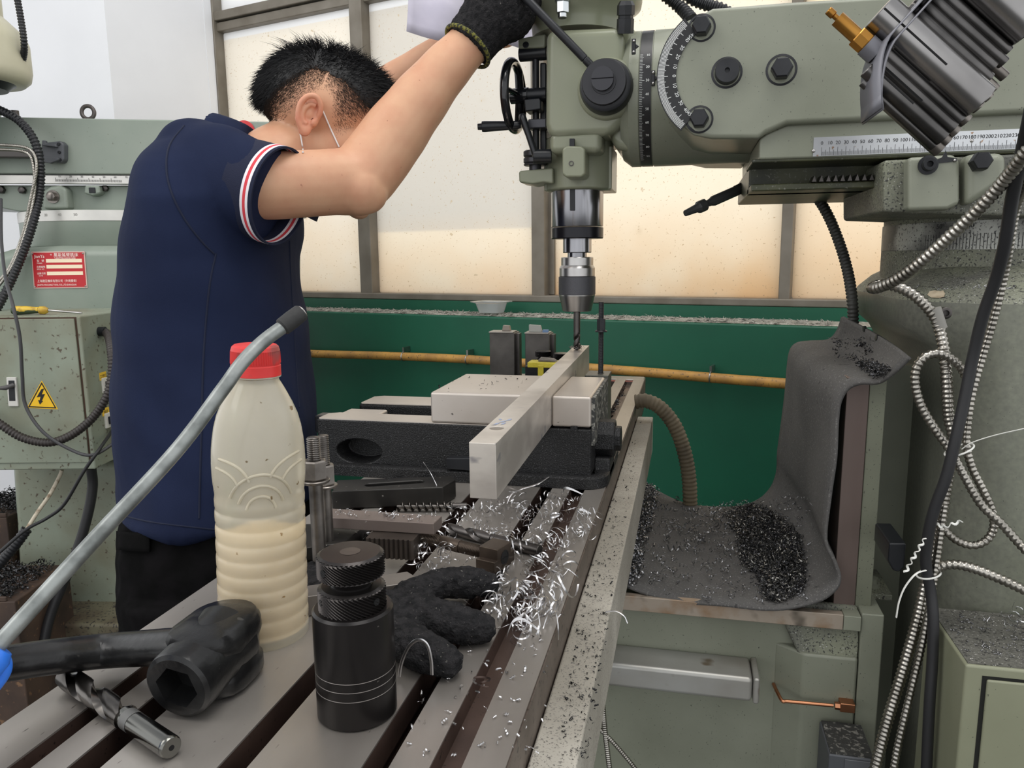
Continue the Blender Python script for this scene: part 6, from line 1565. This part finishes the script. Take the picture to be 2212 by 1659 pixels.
# ---------------- right-hand side: mat, cabinet, hoses ----------------
M_matr = mat('dusty_rubber', (92, 90, 88), .85, noise=(7, .35, .7, (74, 73, 72)), speck=(420, .58, .7, (116, 114, 112)), speck2=(90, .68, .74, (60, 59, 58)), bump=(220, .3, .0012))
rows = [(1342, 1262, .985, 1385, 1036, 0), (1400, 1284, .98, 1425, 1064, 0), (1480, 1301, .975, 1480, 1088, 0), (1560, 1307, .972, 1540, 1096, 0), (1672, 1317, .965, 1600, 1094, 0), (1761, 1301, .968, 1640, 1079, 1.36), (1802, 1276, .972, 1664, 1056, 1.36),
        (1814, 1249, .978, 1676, 1030, 1.36), (1804, 1214, .982, 1680, 1005, 1.36), (1784, 1165, .985, 1681, 975, 1.36), (1794, 1067, .985, 1689, 915, 1.36), (1805, 990, .985, 1697, 850, 1.36), (1809, 910, .985, 1702, 790, 1.36), (1815, 868, .983, 1708, 757, 1.36),
        (1832, 840, .978, 1722, 742, 1.355), (1860, 828, .965, 1750, 738, 1.34), (1900, 826, .945, 1788, 735, 1.30), (1938, 800, .925, 1808, 716, 1.26), (1966, 772, .915, 1820, 684, 1.22)]
near = [at(a, b, Y=c) for a, b, c, *_ in rows]; far = []
for i, (a, b, c, x, y, Y) in enumerate(rows): far.append(at(x, y, Y=Y) if Y else at(x, y, Z=near[i].z - .004))
NV = 14; grid = []
nn, ff = spline(near, 5), spline(far, 5)
for i, (a, b) in enumerate(zip(nn, ff)):
    row = []
    for j in range(NV + 1):
        t = j / NV; p = a.lerp(b, t); s = i / (len(nn) - 1)
        sag = .012 * math.sin(t * PI) * math.sin(s * 11) if s > .3 else -.004 * math.sin(t * PI)
        row.append(p + V((-sag if s > .3 else 0, 0, sag if s <= .3 else sag * .3)))
    grid.append(row)
o = MB().loft(grid, cap=False, close=False).build('rubber_mat', M_matr, loc=near[3], fix=False, smooth=80)
tag(o, 'dusty grey rubber way cover draped from the column down over the knee', 'mat')
sd = o.modifiers.new('t', 'SOLIDIFY'); sd.thickness = .004; sd.offset = 0
mat_o = o
# retaining plate along the top of the mat
a, b, c_, d_ = far[-1] + V((0, 0, 0)), near[-1], near[-2], far[-2]
bvm = bvh_of(o)
for x, y in ((1870, 710), (1897, 730)):
    h_, n_ = hit(bvm, x, y)
    if h_ is not None:
        if n_.dot(h_ - EYE) > 0: n_ = -n_
        MB().lathe(h_, n_, [(.0045, 0), (.0045, .003), (.0001, .0032)], 6).build('mat_screw', M_black, o)
def onmat(x0_, x1_, y0_, y1_, poly=None):
    def fn(rn):
        while 1:
            x, y = rn.uniform(x0_, x1_), rn.uniform(y0_, y1_)
            if poly and not inside(poly, x, y): continue
            h_, n_ = hit(bvm, x, y)
            if h_ is None: continue
            if n_.dot(h_ - EYE) > 0: n_ = -n_
            return h_ + n_ * (.002 + rn.uniform(0, .006)), n_
    return fn
def inside(poly, x, y):
    c = False; j = len(poly) - 1
    for i in range(len(poly)):
        if (poly[i][1] > y) != (poly[j][1] > y) and x < (poly[j][0] - poly[i][0]) * (y - poly[i][1]) / (poly[j][1] - poly[i][1]) + poly[i][0]: c = not c
        j = i
    return c
heap = [(1560, 1110), (1640, 1092), (1690, 1115), (1735, 1165), (1745, 1230), (1740, 1280), (1690, 1310), (1650, 1300), (1640, 1260), (1600, 1215), (1590, 1160)]
swarf('swarf_heap', 'dense heap of dark spiral swarf on the rubber mat', 3200, onmat(1550, 1750, 1085, 1315, heap), .012, M_swd, 11, .0005, .8, loc=near[4], st=.5)
swarf('swarf_heap', 'longer grey shavings spread to the left of the dark heap on the mat', 90, onmat(1440, 1640, 1090, 1200), .020, mat('grey_swarf', (140, 140, 142), .3, .9), 17, .0006, loc=near[3])
swarf('swarf_heap', 'pale glinting shavings mixed over the dark heap on the rubber mat', 620, onmat(1540, 1750, 1085, 1315, heap), .016, mat('pale_swarf', (150, 148, 142), .3, .9), 12, .0005, .7, loc=near[4])
swarf('swarf_heap', 'swarf gathered on the mat along the edge of the table', 420, onmat(1345, 1420, 1050, 1275, [(1388, 1040), (1425, 1066), (1410, 1120), (1385, 1200), (1370, 1275), (1342, 1262), (1352, 1200), (1370, 1100)]), .012, mat('grey_swarf', (140, 140, 142), .3, .9), 13, .0009, loc=near[0])
swarf('loose_chips', 'loose chips strewn over the flat part of the rubber mat', 420, onmat(1350, 1760, 1070, 1315), .012, MATS['grey_swarf'], 14, .0005, loc=near[2])
swarf('swarf_heap', 'small dark tuft of swarf hanging on the mat shoulder', 260, onmat(1850, 1935, 785, 826, [(1850, 795), (1880, 786), (1930, 800), (1935, 815), (1900, 824)]), .007, M_swd, 15, .0005, loc=near[-3])
swarf('loose_chips', 'dark chips scattered on the top fold of the rubber mat', 90, onmat(1800, 1900, 730, 790), .007, M_swd, 16, .0005, loc=near[-3])
# linear scale housing, oil pipe and switch box: parts of the machine
SY = .945
p0_, p1_ = at(1210, 1428, Y=SY), at(1627, 1464, Y=SY); zt_, zb_ = at(1500, 1453, Y=SY).z, at(1500, 1505, Y=SY).z
M_alh = mat('scale_aluminium', (176, 176, 172), .42, .55, noise=(9, .35, .7, (156, 152, 144)), speck=(26, .66, .74, (120, 108, 92)), bump=(60, .05, .001))
ls = MB().box((p0_.x - .05, SY, zb_), (p1_.x, KNY + .002, zt_)).build('linear_scale', M_alh, mm, bevel=.006, seg=3)
MB().box((p1_.x + .0006, SY - .001, zb_ - .001), (p1_.x + .0086, KNY + .001, zt_ + .001)).build('end_cap', M_alh, ls, bevel=.003)
M_cop = mat('copper', (190, 132, 98), .3, 1)
ZY = KNY - .024
a, b, c = at(1671, 1478, Y=KNY - .002), at(1690, 1514, Y=ZY - .012), at(1800, 1524, Y=ZY - .010)
MB().tube(spline([a, a.lerp(b, .5) + V((-.001, -.004, .002)), b, b.lerp(c, .1), b.lerp(c, .5), c], 6), .0024, 12).build('oil_pipe', M_cop, mm)
c2 = at(1803, 1524, Y=ZY - .010); MB().hexn(c2, c2 + V((.006, 0, 0)), .0048).build('pipe_nut', M_cop, mm)
c3 = c2 + V((.006, 0, 0)); MB().cbox(c3 + V((.009, .004, 0)), (.018, 0, 0), (0, .016, 0), (0, 0, .012)).build('pipe_block', M_cop, mm, bevel=.001)
# grey motor box below
bz = at(1840, 1636, Y=.90).z
bx0, bx1 = at(1790, 1640, Y=.90).x, at(1890, 1640, Y=.90).x
mb_ = thing('motor_box', 'dark grey box with chips on its top, low beside the column', 'box', ((bx0 + bx1) / 2, .935, .3))
MB().box((bx0, .90, .30), (bx1, .97, bz)).build('box_body', mat('grey_box', (82, 84, 88), .5, .2), mb_, bevel=.002)
MB().box((bx0 + .018, .8985, .305), (bx1 + .002, .9002, bz - .003)).build('front_plate', mat('grey_plate', (96, 98, 102), .45, .3), mb_, bevel=.0006)
MB().box((bx0 + .036, .8975, bz - .045), (bx0 + .041, .8986, bz - .018)).build('black_mark', M_print, mb_)
MB().box((bx0 + .002, .902, bz), (bx1 - .002, .968, bz + .002)).build('dust_layer', mat('box_dust', (50, 50, 48), .8, speck=(200, .55, .66, (120, 118, 112)), bump=(200, .6, .003)), mb_)
fx = V((bx0 + .052, .8978, bz - .030)); mb = MB()
for k in range(3):
    a = PI / 2 + k * 2 * PI / 3; d = V((math.cos(a), 0, math.sin(a))); e = V((-d.z, 0, d.x)); mb.prism([fx, fx + d * .003 + e * .0017, fx + d * .006, fx + d * .003 - e * .0017], (0, .0006, 0))
mb.build('emblem', M_print, mb_, smooth=0)
# right-hand cabinet
q1 = at(2002, 1312, Y=CNY - .001); zc2 = q1.z; q2 = at(2086, 1436, Z=zc2)
rc = thing('electrical_cabinet', 'grey-green cabinet with a dusty top at the lower right corner', 'cabinet', (q2.x + .2, (q2.y + CNY) / 2, .12))
M_gc = mat('cabinet_paint', (140, 142, 120), .4, noise=(6, .35, .7, (128, 130, 108)), speck=(300, .72, .77, (74, 74, 64)), bump=(60, .1, .001))
MB().box((q2.x, q2.y, .12), (q2.x + .42, CNY - .002, zc2)).build('cabinet_body', M_gc, rc, bevel=.003)
M_top = mat('dusty_top', (96, 95, 88), .8, speck=(300, .54, .66, (58, 57, 54)), speck2=(420, .66, .71, (196, 194, 188)), bump=(260, .7, .003))
MB().box((q2.x + .003, q2.y + .003, zc2), (q2.x + .418, CNY - .003, zc2 + .0012)).build('dust_layer', M_top, rc)
dx0 = at(2128, 1470, Y=q2.y).x; dz1 = at(2128, 1466, Y=q2.y).z
MB().box((dx0 - .003, q2.y - .0006, .15), (q2.x + .41, q2.y + .0004, dz1 + .003)).build('door_gap', mat('dark_gap', (22, 23, 19), .9), rc)
MB().box((dx0 + .001, q2.y - .003, .155), (q2.x + .405, q2.y + .001, dz1)).build('door', M_gc, rc, bevel=.002)
def ontop(rn): return V((rn.uniform(q2.x + .01, q2.x + .2), rn.uniform(q2.y + .02, CNY - .02), zc2 + .0012)), ZD
swarf('loose_chips', 'fine bright chips scattered on the dusty cabinet top at lower right', 300, ontop, .004, MATS['grey_swarf'], 21, .0004, loc=q2)
swarf('swarf_heap', 'long thin curls on the cabinet top at the right edge', 12, lambda rn: (at(rn.uniform(2130, 2230), rn.uniform(1322, 1368), Z=zc2 + .002), ZD), .03, M_swb, 22, .0004, .8, loc=q2)
swarf('loose_chips', 'fine chips lying on the shoulder of the machine column', 260, lambda rn: (at(rn.uniform(1975, 2230), rn.uniform(606, 626), Z=zs1 + .006 + rn.uniform(.0, .008)), ZD), .005, MATS['grey_swarf'], 23, .0005, loc=V((xcl + .2, CNY, zs1)))
# pale chip in the paint of the column
c = at(2022, 637, Y=CNY - .0005)
bvc = bvh_of([o for o in mm.children if o.name.startswith('column_shoulder')][0])
hs2 = [hit(bvc, x, y) for x, y in ((2004, 638), (2009, 631), (2020, 629), (2031, 631), (2038, 629), (2042, 636), (2040, 643), (2030, 645), (2012, 644))]
hs2 = [h_ + n_ * .0012 for h_, n_ in hs2 if h_ is not None]
if len(hs2) > 5: MB().add(hs2, [tuple(range(len(hs2)))]).build('paint_chip', mat('bare_filler', (186, 172, 148), .7, noise=(60, .4, .65, (150, 136, 114))), mm, smooth=0)
# conduits
CNN = .86
def cond(label, pts, rpx, m=M_cond, pitch=.0052, depth=.2, name='metal_conduit', cat='conduit', group=None):
    P_ = [at(x, y, Y=Y) for x, y, Y in pts]; r = rpx * mpp(P_[len(P_) // 2]); mb = MB()
    if pitch: mb.conduit(P_, r, pitch, depth, 12)
    else: mb.tube(resample(spline(P_, 14), .006), r, 14)
    l = P_[len(P_) // 2]; return tag(mb.build(name, m, loc=l, smooth=60 if pitch else 80, fix=False), label, cat, group)
cond('thick steel conduit sweeping from upper right, turning at the shoulder and hanging down', [(2420, 30, .70), (2330, 160, .72), (2260, 270, .74), (2212, 335, .76), (2165, 395, .79), (2110, 455, .81), (2050, 512, .83), (1990, 565, .85), (1940, 602, .87), (1900, 620, .89), (1884, 622, .905), (1900, 616, .918), (1935, 618, .915), (1975, 638, .912), (2010, 672, .912), (2028, 705, .912), (2040, 760, .905), (2046, 830, .90), (2050, 900, .90), (2062, 960, .895), (2052, 1010, .89), (2038, 1090, .89), (2022, 1190, .89), (2004, 1242, .89), (1984, 1330, .885), (1950, 1450, .88), (1916, 1560, .875), (1885, 1680, .87)], 11.5)
cond('steel conduit hugging the right side of the black cable', [(2400, 60, .71), (2300, 220, .73), (2245, 330, .76), (2216, 400, .80), (2194, 450, .83), (2182, 520, .85), (2168, 600, .87), (2146, 690, .88), (2122, 770, .885), (2102, 840, .885), (2092, 900, .885), (2088, 960, .885), (2100, 1010, .885), (2122, 1055, .885), (2142, 1100, .885), (2147, 1138, .885), (2132, 1166, .885), (2104, 1178, .885), (2072, 1170, .885), (2046, 1150, .885), (2030, 1128, .888)], 8.5)
cond('steel conduit forming the open loop in front of the column', [(2094, 880, .90), (2094, 845, .897), (2084, 808, .893), (2062, 780, .89), (2030, 764, .888), (2000, 770, .888), (1980, 796, .888), (1978, 835, .888), (1992, 880, .888), (2022, 930, .885), (2054, 975, .88), (2084, 1030, .875), (2120, 1090, .87), (2160, 1128, .865), (2200, 1172, .86), (2250, 1225, .85), (2330, 1300, .87), (2420, 1360, .92)], 9)
cond('steel conduit arching to the right edge above the cabinet', [(2004, 1262, .885), (2012, 1238, .88), (2036, 1222, .875), (2070, 1220, .87), (2110, 1230, .865), (2160, 1250, .86), (2212, 1274, .855), (2260, 1300, .85), (2330, 1340, .86), (2420, 1400, .9)], 10.5)
cond('thinner steel conduit hanging beside the thick one at lower right', [(2040, 1090, .878), (2030, 1160, .878), (2020, 1236, .875), (2008, 1310, .873), (1990, 1400, .87), (1966, 1500, .865), (1942, 1600, .86), (1925, 1690, .86)], 7.5)
cond('thick black cable hanging down the front of the column', [(2330, -160, .70), (2280, -10, .71), (2250, 120, .72), (2228, 240, .74), (2206, 340, .77), (2186, 430, .80), (2172, 520, .82), (2152, 600, .84), (2124, 680, .855), (2102, 770, .865), (2084, 860, .865), (2064, 950, .862), (2044, 1030, .862), (2020, 1095, .865), (2006, 1150, .868), (2000, 1215, .872), (2010, 1275, .872), (2016, 1340, .865), (2014, 1430, .86), (2008, 1520, .855), (2000, 1690, .85)], 12, M_cab, None, 0, 'cable', 'cable')
cond('thin steel conduit dropping from behind the table strip', [(1296, 1440, .92), (1300, 1490, .92), (1305, 1560, .92), (1313, 1630, .92), (1322, 1700, .92)], 5.5, M_cond, .003)
cond('thin steel conduit slanting below the table strip at bottom', [(1262, 1540, .92), (1288, 1568, .92), (1325, 1604, .92), (1372, 1660, .92), (1400, 1700, .92)], 4.5, M_cond, .003)
# white cable ties
def tie(label, pts, ring=None, spiral=False, w_=2.6):
    P_ = [at(x, y, Y=Y) for x, y, Y in pts]; k = mpp(P_[0]); mb = MB()
    sp = spline(P_, 10)
    if spiral:
        sp = resample(sp, .0012); x_, y_, _ = frame_of(P_[-1] - P_[0]); sp = [p + x_ * math.cos(i * .9) * .0016 + y_ * math.sin(i * .9) * .0016 for i, p in enumerate(sp)]
    mb.tube(sp, (w_ * k, w_ * k * .45), 8)
    if ring: mb.torus(at(ring[0], ring[1], Y=ring[2]), V(ring[4]), ring[3] * k, 2.2 * k, 28, 8)
    return tag(mb.build('cable_tie', M_white, loc=P_[0], smooth=60, fix=False), label, 'cable tie')
tie('white cable tie with a long straight tail towards the right edge', [(2078, 970, .855), (2100, 956, .85), (2150, 940, .85), (2230, 922, .85)], (2072, 972, .875, 30, (.45, 0, -.9)))
tie('white cable tie with tail curving down, at the conduit bundle', [(2000, 1232, .86), (1978, 1240, .85), (1955, 1268, .85), (1942, 1300, .85), (1936, 1334, .85)], (2006, 1240, .878, 24, (.3, 0, -.95)))
tie('short twisted white tie end sticking out to the right', [(2024, 1132, .87), (2040, 1138, .86), (2062, 1130, .86), (2080, 1126, .86)], None, True)
tie('long spiral white tie hanging to the lower left of the cable', [(1999, 1162, .865), (1985, 1185, .86), (1970, 1210, .86), (1954, 1238, .86)], None, True)
# grey clip on the conduit by the column screw
c = at(2026, 686, Y=.912); k = mpp(c)
MB().tube([c + V((-.004, 0, .010)), c + V((.004, 0, -.012))], 13 * k, 16).build('conduit_clip', mat('grey_clip', (140, 138, 132), .5), mm)
# coolant hose hanging from the table end
cond('ribbed grey-brown coolant hose curving down from the end of the table', [(1372, 868, 1.40), (1395, 866, 1.40), (1425, 880, 1.40), (1455, 916, 1.40), (1476, 968, 1.40), (1488, 1030, 1.40), (1491, 1100, 1.40), (1492, 1180, 1.40)], 15.5, mat('brown_ribbed_hose', (120, 108, 86), .6, noise=(12, .4, .65, (92, 82, 66))), .0075, .10, 'coolant_hose', 'hose')
# coolant line with its nozzle
nzl = cond('black coolant line curving out behind the ram to a nozzle', [(1843, 700, 1.20), (1841, 650, 1.20), (1832, 590, 1.22), (1815, 530, 1.24), (1790, 468, 1.26), (1762, 424, 1.28), (1730, 402, 1.30), (1690, 388, 1.30), (1655, 386, 1.28), (1622, 397, 1.25), (1588, 413, 1.22)], 10.5, mat('coolant_line_black', (62, 62, 58), .5, noise=(16, .4, .65, (44, 44, 42))), .0055, .16, 'coolant_line', 'hose')
a, b = at(1600, 408, Y=1.225), at(1480, 461, Y=1.17); d = b - a; k = mpp(a); M_nz = mat('nozzle_black', (56, 57, 58), .45)
MB().lathe(a, d, [(8 * k, 0), (9.5 * k, d.length * .02), (11 * k, d.length * .1), (11 * k, d.length * .5), (8 * k, d.length * .55), (7 * k, d.length * .62), (13 * k, d.length * .65), (13 * k, d.length * .76), (9 * k, d.length * .8), (6.5 * k, d.length)], 10).build('nozzle', M_nz, nzl, smooth=30)
# bundle of slotted steel sleeves hanging at the upper right
FD = .60
fx_ = thing('sleeve_bundle', 'hanging bundle of slotted dark steel sleeves with a brass fitting, upper right', 'tool holder', at(2080, 180, d=FD))
kk = FD / FPX
DX = RT * .74 - UP * .67; PX = -RT * .67 - UP * .74; OO = at(2142, 191, d=FD)
def fp(t, p, o=0): return OO + DX * (t * kk) + PX * (p * kk) + FW * (o * kk)
M_slv = mat('brushed_sleeve', (158, 156, 155), .24, 1, noise=(8, .35, .7, (118, 116, 115)), stretch=(1, 1, 1))
M_slvd = mat('dark_sleeve', (98, 96, 95), .3, 1, noise=(20, .4, .7, (66, 65, 64)))
def sleeve(p, r, t0, t1, m, slit=None, o=0):
    mb = MB().lathe(fp(t0, p, o), DX, [(r * kk * .94, 0), (r * kk, 1.5 * kk), (r * kk, (t1 - t0 - 2) * kk), (r * kk * .95, (t1 - t0) * kk), (r * kk * .74, (t1 - t0) * kk), (r * kk * .7, (t1 - t0 - 20) * kk), (.0001, (t1 - t0 - 20) * kk)], 40)
    s = mb.build('sleeve', m, fx_, smooth=30)
    if slit:
        a0, t0_, t1_ = slit; d_ = -FW * math.cos(a0) - PX * math.sin(a0); e_ = DX.cross(d_).normalized()
        c0_ = fp(t0_, p, o) + d_ * (r * kk); c1_ = fp(t1_, p, o) + d_ * (r * kk)
        MB().obox(c0_ - e_ * 2.2 * kk - d_ * 3 * kk, e_ * 4.4 * kk, c1_ - c0_, d_ * 3.3 * kk).build('slit', MATS['hole_black'], s)
    return s
sleeve(43, 43, -292, 0, M_slv, (-.30, -290, -112))
sleeve(96, 15, -224, -2, M_slvd, (.5, -215, -110), 4)
sleeve(122, 15, -222, -3, M_slvd, (-.5, -215, -95), 0)
sleeve(149, 17, -228, -4, M_slvd, (.2, -215, -105), 4)
sleeve(164, 11, -215, -4, M_slvd, None, 20)
sleeve(-160, 46, -330, -24, M_slv, (.55, -330, -150), 10)
for i, p in enumerate((-102, -78, -54, -30, -10)): sleeve(p, 14, -250, -22 + (i % 2) * 10, M_slvd, None, 26)
for i, p in enumerate((-70, -35, -12)): sleeve(p, 12, -200, 14 + 3 * i, M_nut, None, 44)
for i, p in enumerate((30, 70, 105, 135, 158)): sleeve(p, 15, -200, 14, M_nut, None, 30)
M_grayp = mat('grey_flexible_plate', (112, 112, 118), .4, .4)
for off, bend in ((0, 1), (14, .8)):
    rg = []
    for i in range(25):
        p = -150 + 372 * i / 24; t = -243 + off + bend * 82 * max(0, (p - 90) / 122) ** 1.7
        rg.append([fp(t, p, -52), fp(t, p, 40)])
    o = MB().loft(rg, cap=False, close=False).build('divider_plate', M_grayp, fx_, fix=False, smooth=80); sd = o.modifiers.new('t', 'SOLIDIFY'); sd.thickness = 3.5 * kk; sd.offset = 0
M_brass = mat('brass', (176, 128, 62), .32, 1, noise=(16, .4, .7, (140, 98, 46)))
bf = MB().lathe(fp(-376, 112, 0), DX, [(8 * kk, 0), (9 * kk, 2 * kk), (9 * kk, 16 * kk), (6 * kk, 18 * kk), (6 * kk, 26 * kk), (16 * kk, 27 * kk), (16 * kk, 84 * kk)], 28).build('brass_fitting', M_brass, fx_, smooth=25)
MB().lathe(fp(-293, 112, 0), DX, [(22 * kk, 0), (23 * kk, 2 * kk), (23 * kk, 26 * kk), (22 * kk, 28 * kk)], 8).build('brass_nut', M_brass, fx_, smooth=20)
MB().lathe(fp(-265, 112, 0), DX, [(24 * kk, 0), (24 * kk, 30 * kk)], 28).build('grey_collar', M_grayp, fx_)
# ---------------- shavings on the table ----------------
M_chip = mat('aluminium_shaving', (206, 205, 206), .3, 1)
def onland(x0_, x1_, y0_, y1_):
    def fn(rn): return at(rn.uniform(x0_, x1_), rn.uniform(y0_, y1_), Z=TZ + .0004), ZD
    return fn
def poly_on(poly, z=TZ + .0004):
    xs = [p[0] for p in poly]; ys = [p[1] for p in poly]
    def fn(rn):
        while 1:
            x, y = rn.uniform(min(xs), max(xs)), rn.uniform(min(ys), max(ys))
            if inside(poly, x, y): return at(x, y, Z=z), ZD
    return fn
swarf('shavings', 'dense bright curls heaped over the right table slots', 110, poly_on([(1080, 1180), (1190, 1150), (1240, 1180), (1220, 1260), (1190, 1330), (1150, 1390), (1100, 1400), (1060, 1340), (1050, 1260)]), .021, M_chip, 31, .00045, 1.5, st=.12, res=14, loc=at(1140, 1280, Z=TZ))
swarf('shavings', 'thin bright curls scattered in front of the vise', 130, poly_on([(960, 1100), (1240, 1070), (1300, 1110), (1250, 1190), (1120, 1200), (960, 1160)]), .018, M_chip, 32, .00035, 1.3, st=.15, res=14, loc=at(1130, 1130, Z=TZ))
swarf('shavings', 'small bright chips among the clamps and step blocks', 110, poly_on([(690, 1120), (960, 1150), (1040, 1220), (900, 1240), (880, 1200), (690, 1180)], TZ + .012), .014, M_chip, 33, .0004, 1.3, st=.15, res=14, loc=at(850, 1170, Z=TZ))
swarf('shavings', 'fine bright chips spread along the lands near the jack', 70, poly_on([(900, 1400), (1200, 1380), (1160, 1640), (880, 1640)]), .003, M_chip, 34, .0005, 1, loc=at(1050, 1500, Z=TZ))
swarf('shavings', 'bright chips lying on the brown-grey flat bar', 30, poly_on([(715, 1100), (950, 1115), (935, 1130), (720, 1114)], BZ1), .006, M_chip, 35, .0004, 1.2, loc=at(830, 1112, Z=BZ1))
swarf('dark_chips', 'dark fine chips strewn along the pale cover strip', 420, poly_on([(1200, 1640), (1270, 1640), (1390, 910), (1350, 900), (1290, 1120), (1255, 1300)], ST_Z + .0003), .0024, mat('black_chip', (40, 40, 42), .5, .5), 36, .0003, 1, loc=at(1290, 1300, Z=ST_Z))
swarf('dark_chips', 'dark swarf lying in the far gutter of the table', 90, poly_on([(1300, 910), (1325, 850), (1345, 830), (1350, 845), (1320, 905)], TZ - .006), .008, M_swd, 37, .0007, 1, loc=at(1330, 860, Z=TZ))
swarf('dark_chips', 'dark specks on the jaws and bed of the vise', 24, poly_on([(940, 840), (1120, 842), (1150, 815), (1000, 812)], JT + .0002), .0025, MATS['black_chip'], 38, .0004, 1, loc=at(1030, 830, Z=JT))
# larger curls, each a thing
protos = []
rn = random.Random(9)
def ribbon(kind):
    mb = MB(); vs = []; N = 30
    for i in range(N + 1):
        t = i / N
        if kind == 0: u = t * 5.2; r = .006 * (1 - .35 * t); q = V((math.cos(u) * r, math.sin(u) * r * .8, r + .002 + .004 * t)); 
        elif kind == 1: u = t * 3.0; q = V((.018 * (t - .5), .006 * math.sin(u), .0015 + .004 * math.sin(t * PI)))
        elif kind == 2: u = t * 14; q = V((.026 * (t - .5), .0022 * math.cos(u), .0024 + .0022 * math.sin(u)))
        elif kind == 3: u = t * 7.5; r = .003 + .004 * t; q = V((r * math.cos(u), r * math.sin(u), .0025 + .0012 * math.sin(u * 1.3)))
        else: u = t * 2.4; q = V((.028 * (t - .5), .010 * math.sin(u * 1.4), .001 + .008 * math.sin(t * PI)))
        w_ = (.0012, .0010, .0008, .0009, .0011)[kind] * (1 - .5 * abs(2 * t - 1) ** 3)
        vs += [q - V((.2, .5, 1)) * w_, q + V((.2, .5, 1)) * w_]
    return mb.add(vs, [(2 * i, 2 * i + 1, 2 * i + 3, 2 * i + 2) for i in range(N)])
KN = ('round open curl', 'bent ribbon', 'tight spiral', 'flat coil', 'long arched ribbon')
for k in range(5):
    o = ribbon(k).build('metal_shaving', M_chip, loc=V((0, 0, 0)), smooth=80, fix=False); protos.append(o)
spots = [(1110, 1065, 4, 'long arched ribbon lying just right of the aluminium bar end'), (1262, 1118, 1, 'bent ribbon near the table edge below the vise flange'), (1198, 1118, 3, 'flat coil over the slot in front of the vise'),
         (1000, 1112, 0, 'round open curl left of the aluminium bar end'), (1180, 1190, 1, 'bent ribbon right of the dark end mill shank'), (1090, 1210, 3, 'flat coil touching the square tee nut'),
         (1195, 1245, 0, 'round open curl at the right side of the bright heap'), (1120, 1275, 4, 'long arched ribbon in the middle of the bright heap'), (1085, 1300, 1, 'bent ribbon beside the tip of the upper glove finger'),
         (1140, 1312, 0, 'round open curl on the land right of the glove'), (1040, 1302, 2, 'tight spiral between two glove fingers'), (1200, 1322, 1, 'bent ribbon on the right land below the bright heap'),
         (1130, 1372, 4, 'long arched ribbon at the near end of the bright heap'), (1044, 1478, 3, 'white flat coil alone in the shallow groove right of the jack'), (745, 1135, 3, 'flat white coil at the foot of the clamping studs'),
         (880, 1180, 2, 'tight spiral in front of the step block'), (1022, 1392, 1, 'bent ribbon on the slot edge below the glove'), (1240, 1078, 4, 'long arched ribbon beside the vise flange corner')]
used = set()
for i, (x, y, k, lab) in enumerate(spots):
    p = at(x, y, Z=TZ + .0005); o = protos[k]
    if k in used: o = o.copy(); C.objects.link(o)
    used.add(k); o.location = p; o.rotation_euler = (0, 0, rn.uniform(0, 6.28)); o.scale = (rn.uniform(.8, 1.25),) * 3
    tag(o, lab, 'metal shaving', 'single aluminium shavings on the table')
# a few that stand out
def longrib(label, pts, w_):
    P_ = [at(x, y, Z=TZ + z) for x, y, z in pts]; sp = spline(P_, 10); n = len(sp)
    o = MB().tube(sp, lambda t, i: (w_ * (1 - .6 * abs(2 * t - 1) ** 4), .00035), 6).build('metal_shaving', M_chip, loc=P_[0], smooth=60, fix=False); return tag(o, label, 'metal shaving')
yr_ = at(905, 1476, Z=TZ).y
P_ = [at(x, y, Y=yr_) for x, y in ((862, 1462), (868, 1430), (884, 1396), (904, 1382), (922, 1392), (931, 1424), (933, 1458))]
tag(MB().tube(spline(P_, 8), lambda t, i: (.0004, .0011), 8).build('metal_shaving', M_chip, loc=P_[0], smooth=60, fix=False), 'tall arched white ribbon of metal standing right of the screw jack', 'metal shaving')
longrib('pale pointed ribbon lying across the slot beside the glove', [(995, 1386, .004), (1020, 1379, .007), (1042, 1379, .006), (1062, 1376, .003)], .0014)
longrib('long white ribbon sticking out from beneath the aluminium bar end', [(1095, 1088, .003), (1105, 1068, .010), (1130, 1055, .014), (1160, 1046, .020), (1186, 1030, .024)], .0013)
longrib('thin twisted wire of metal leaning against the black strap clamp', [(960, 1080, .002), (945, 1052, .02), (930, 1022, .032), (914, 998, .045)], .0006)
longrib('curled loop of shaving on the strap clamp by the studs', [(752, 1165, .012), (742, 1140, .018), (755, 1126, .022), (768, 1136, .018), (758, 1150, .014), (738, 1138, .02), (700, 1118, .022)], .0009)
o = MB().tube(spline([at(1308, 1322, Z=ST_Z + .002), at(1330, 1320, Z=ST_Z + .004), at(1348, 1330, Z=ST_Z + .002), at(1356, 1346, Z=ST_Z - .004)], 8), (.0010, .0004), 6).build('metal_shaving', M_chip, loc=at(1308, 1322, Z=ST_Z), smooth=60, fix=False); tag(o, 'single white ribbon overhanging the edge of the pale strip', 'metal shaving')
w0 = at(1046, 1478, Z=TZ - .006)
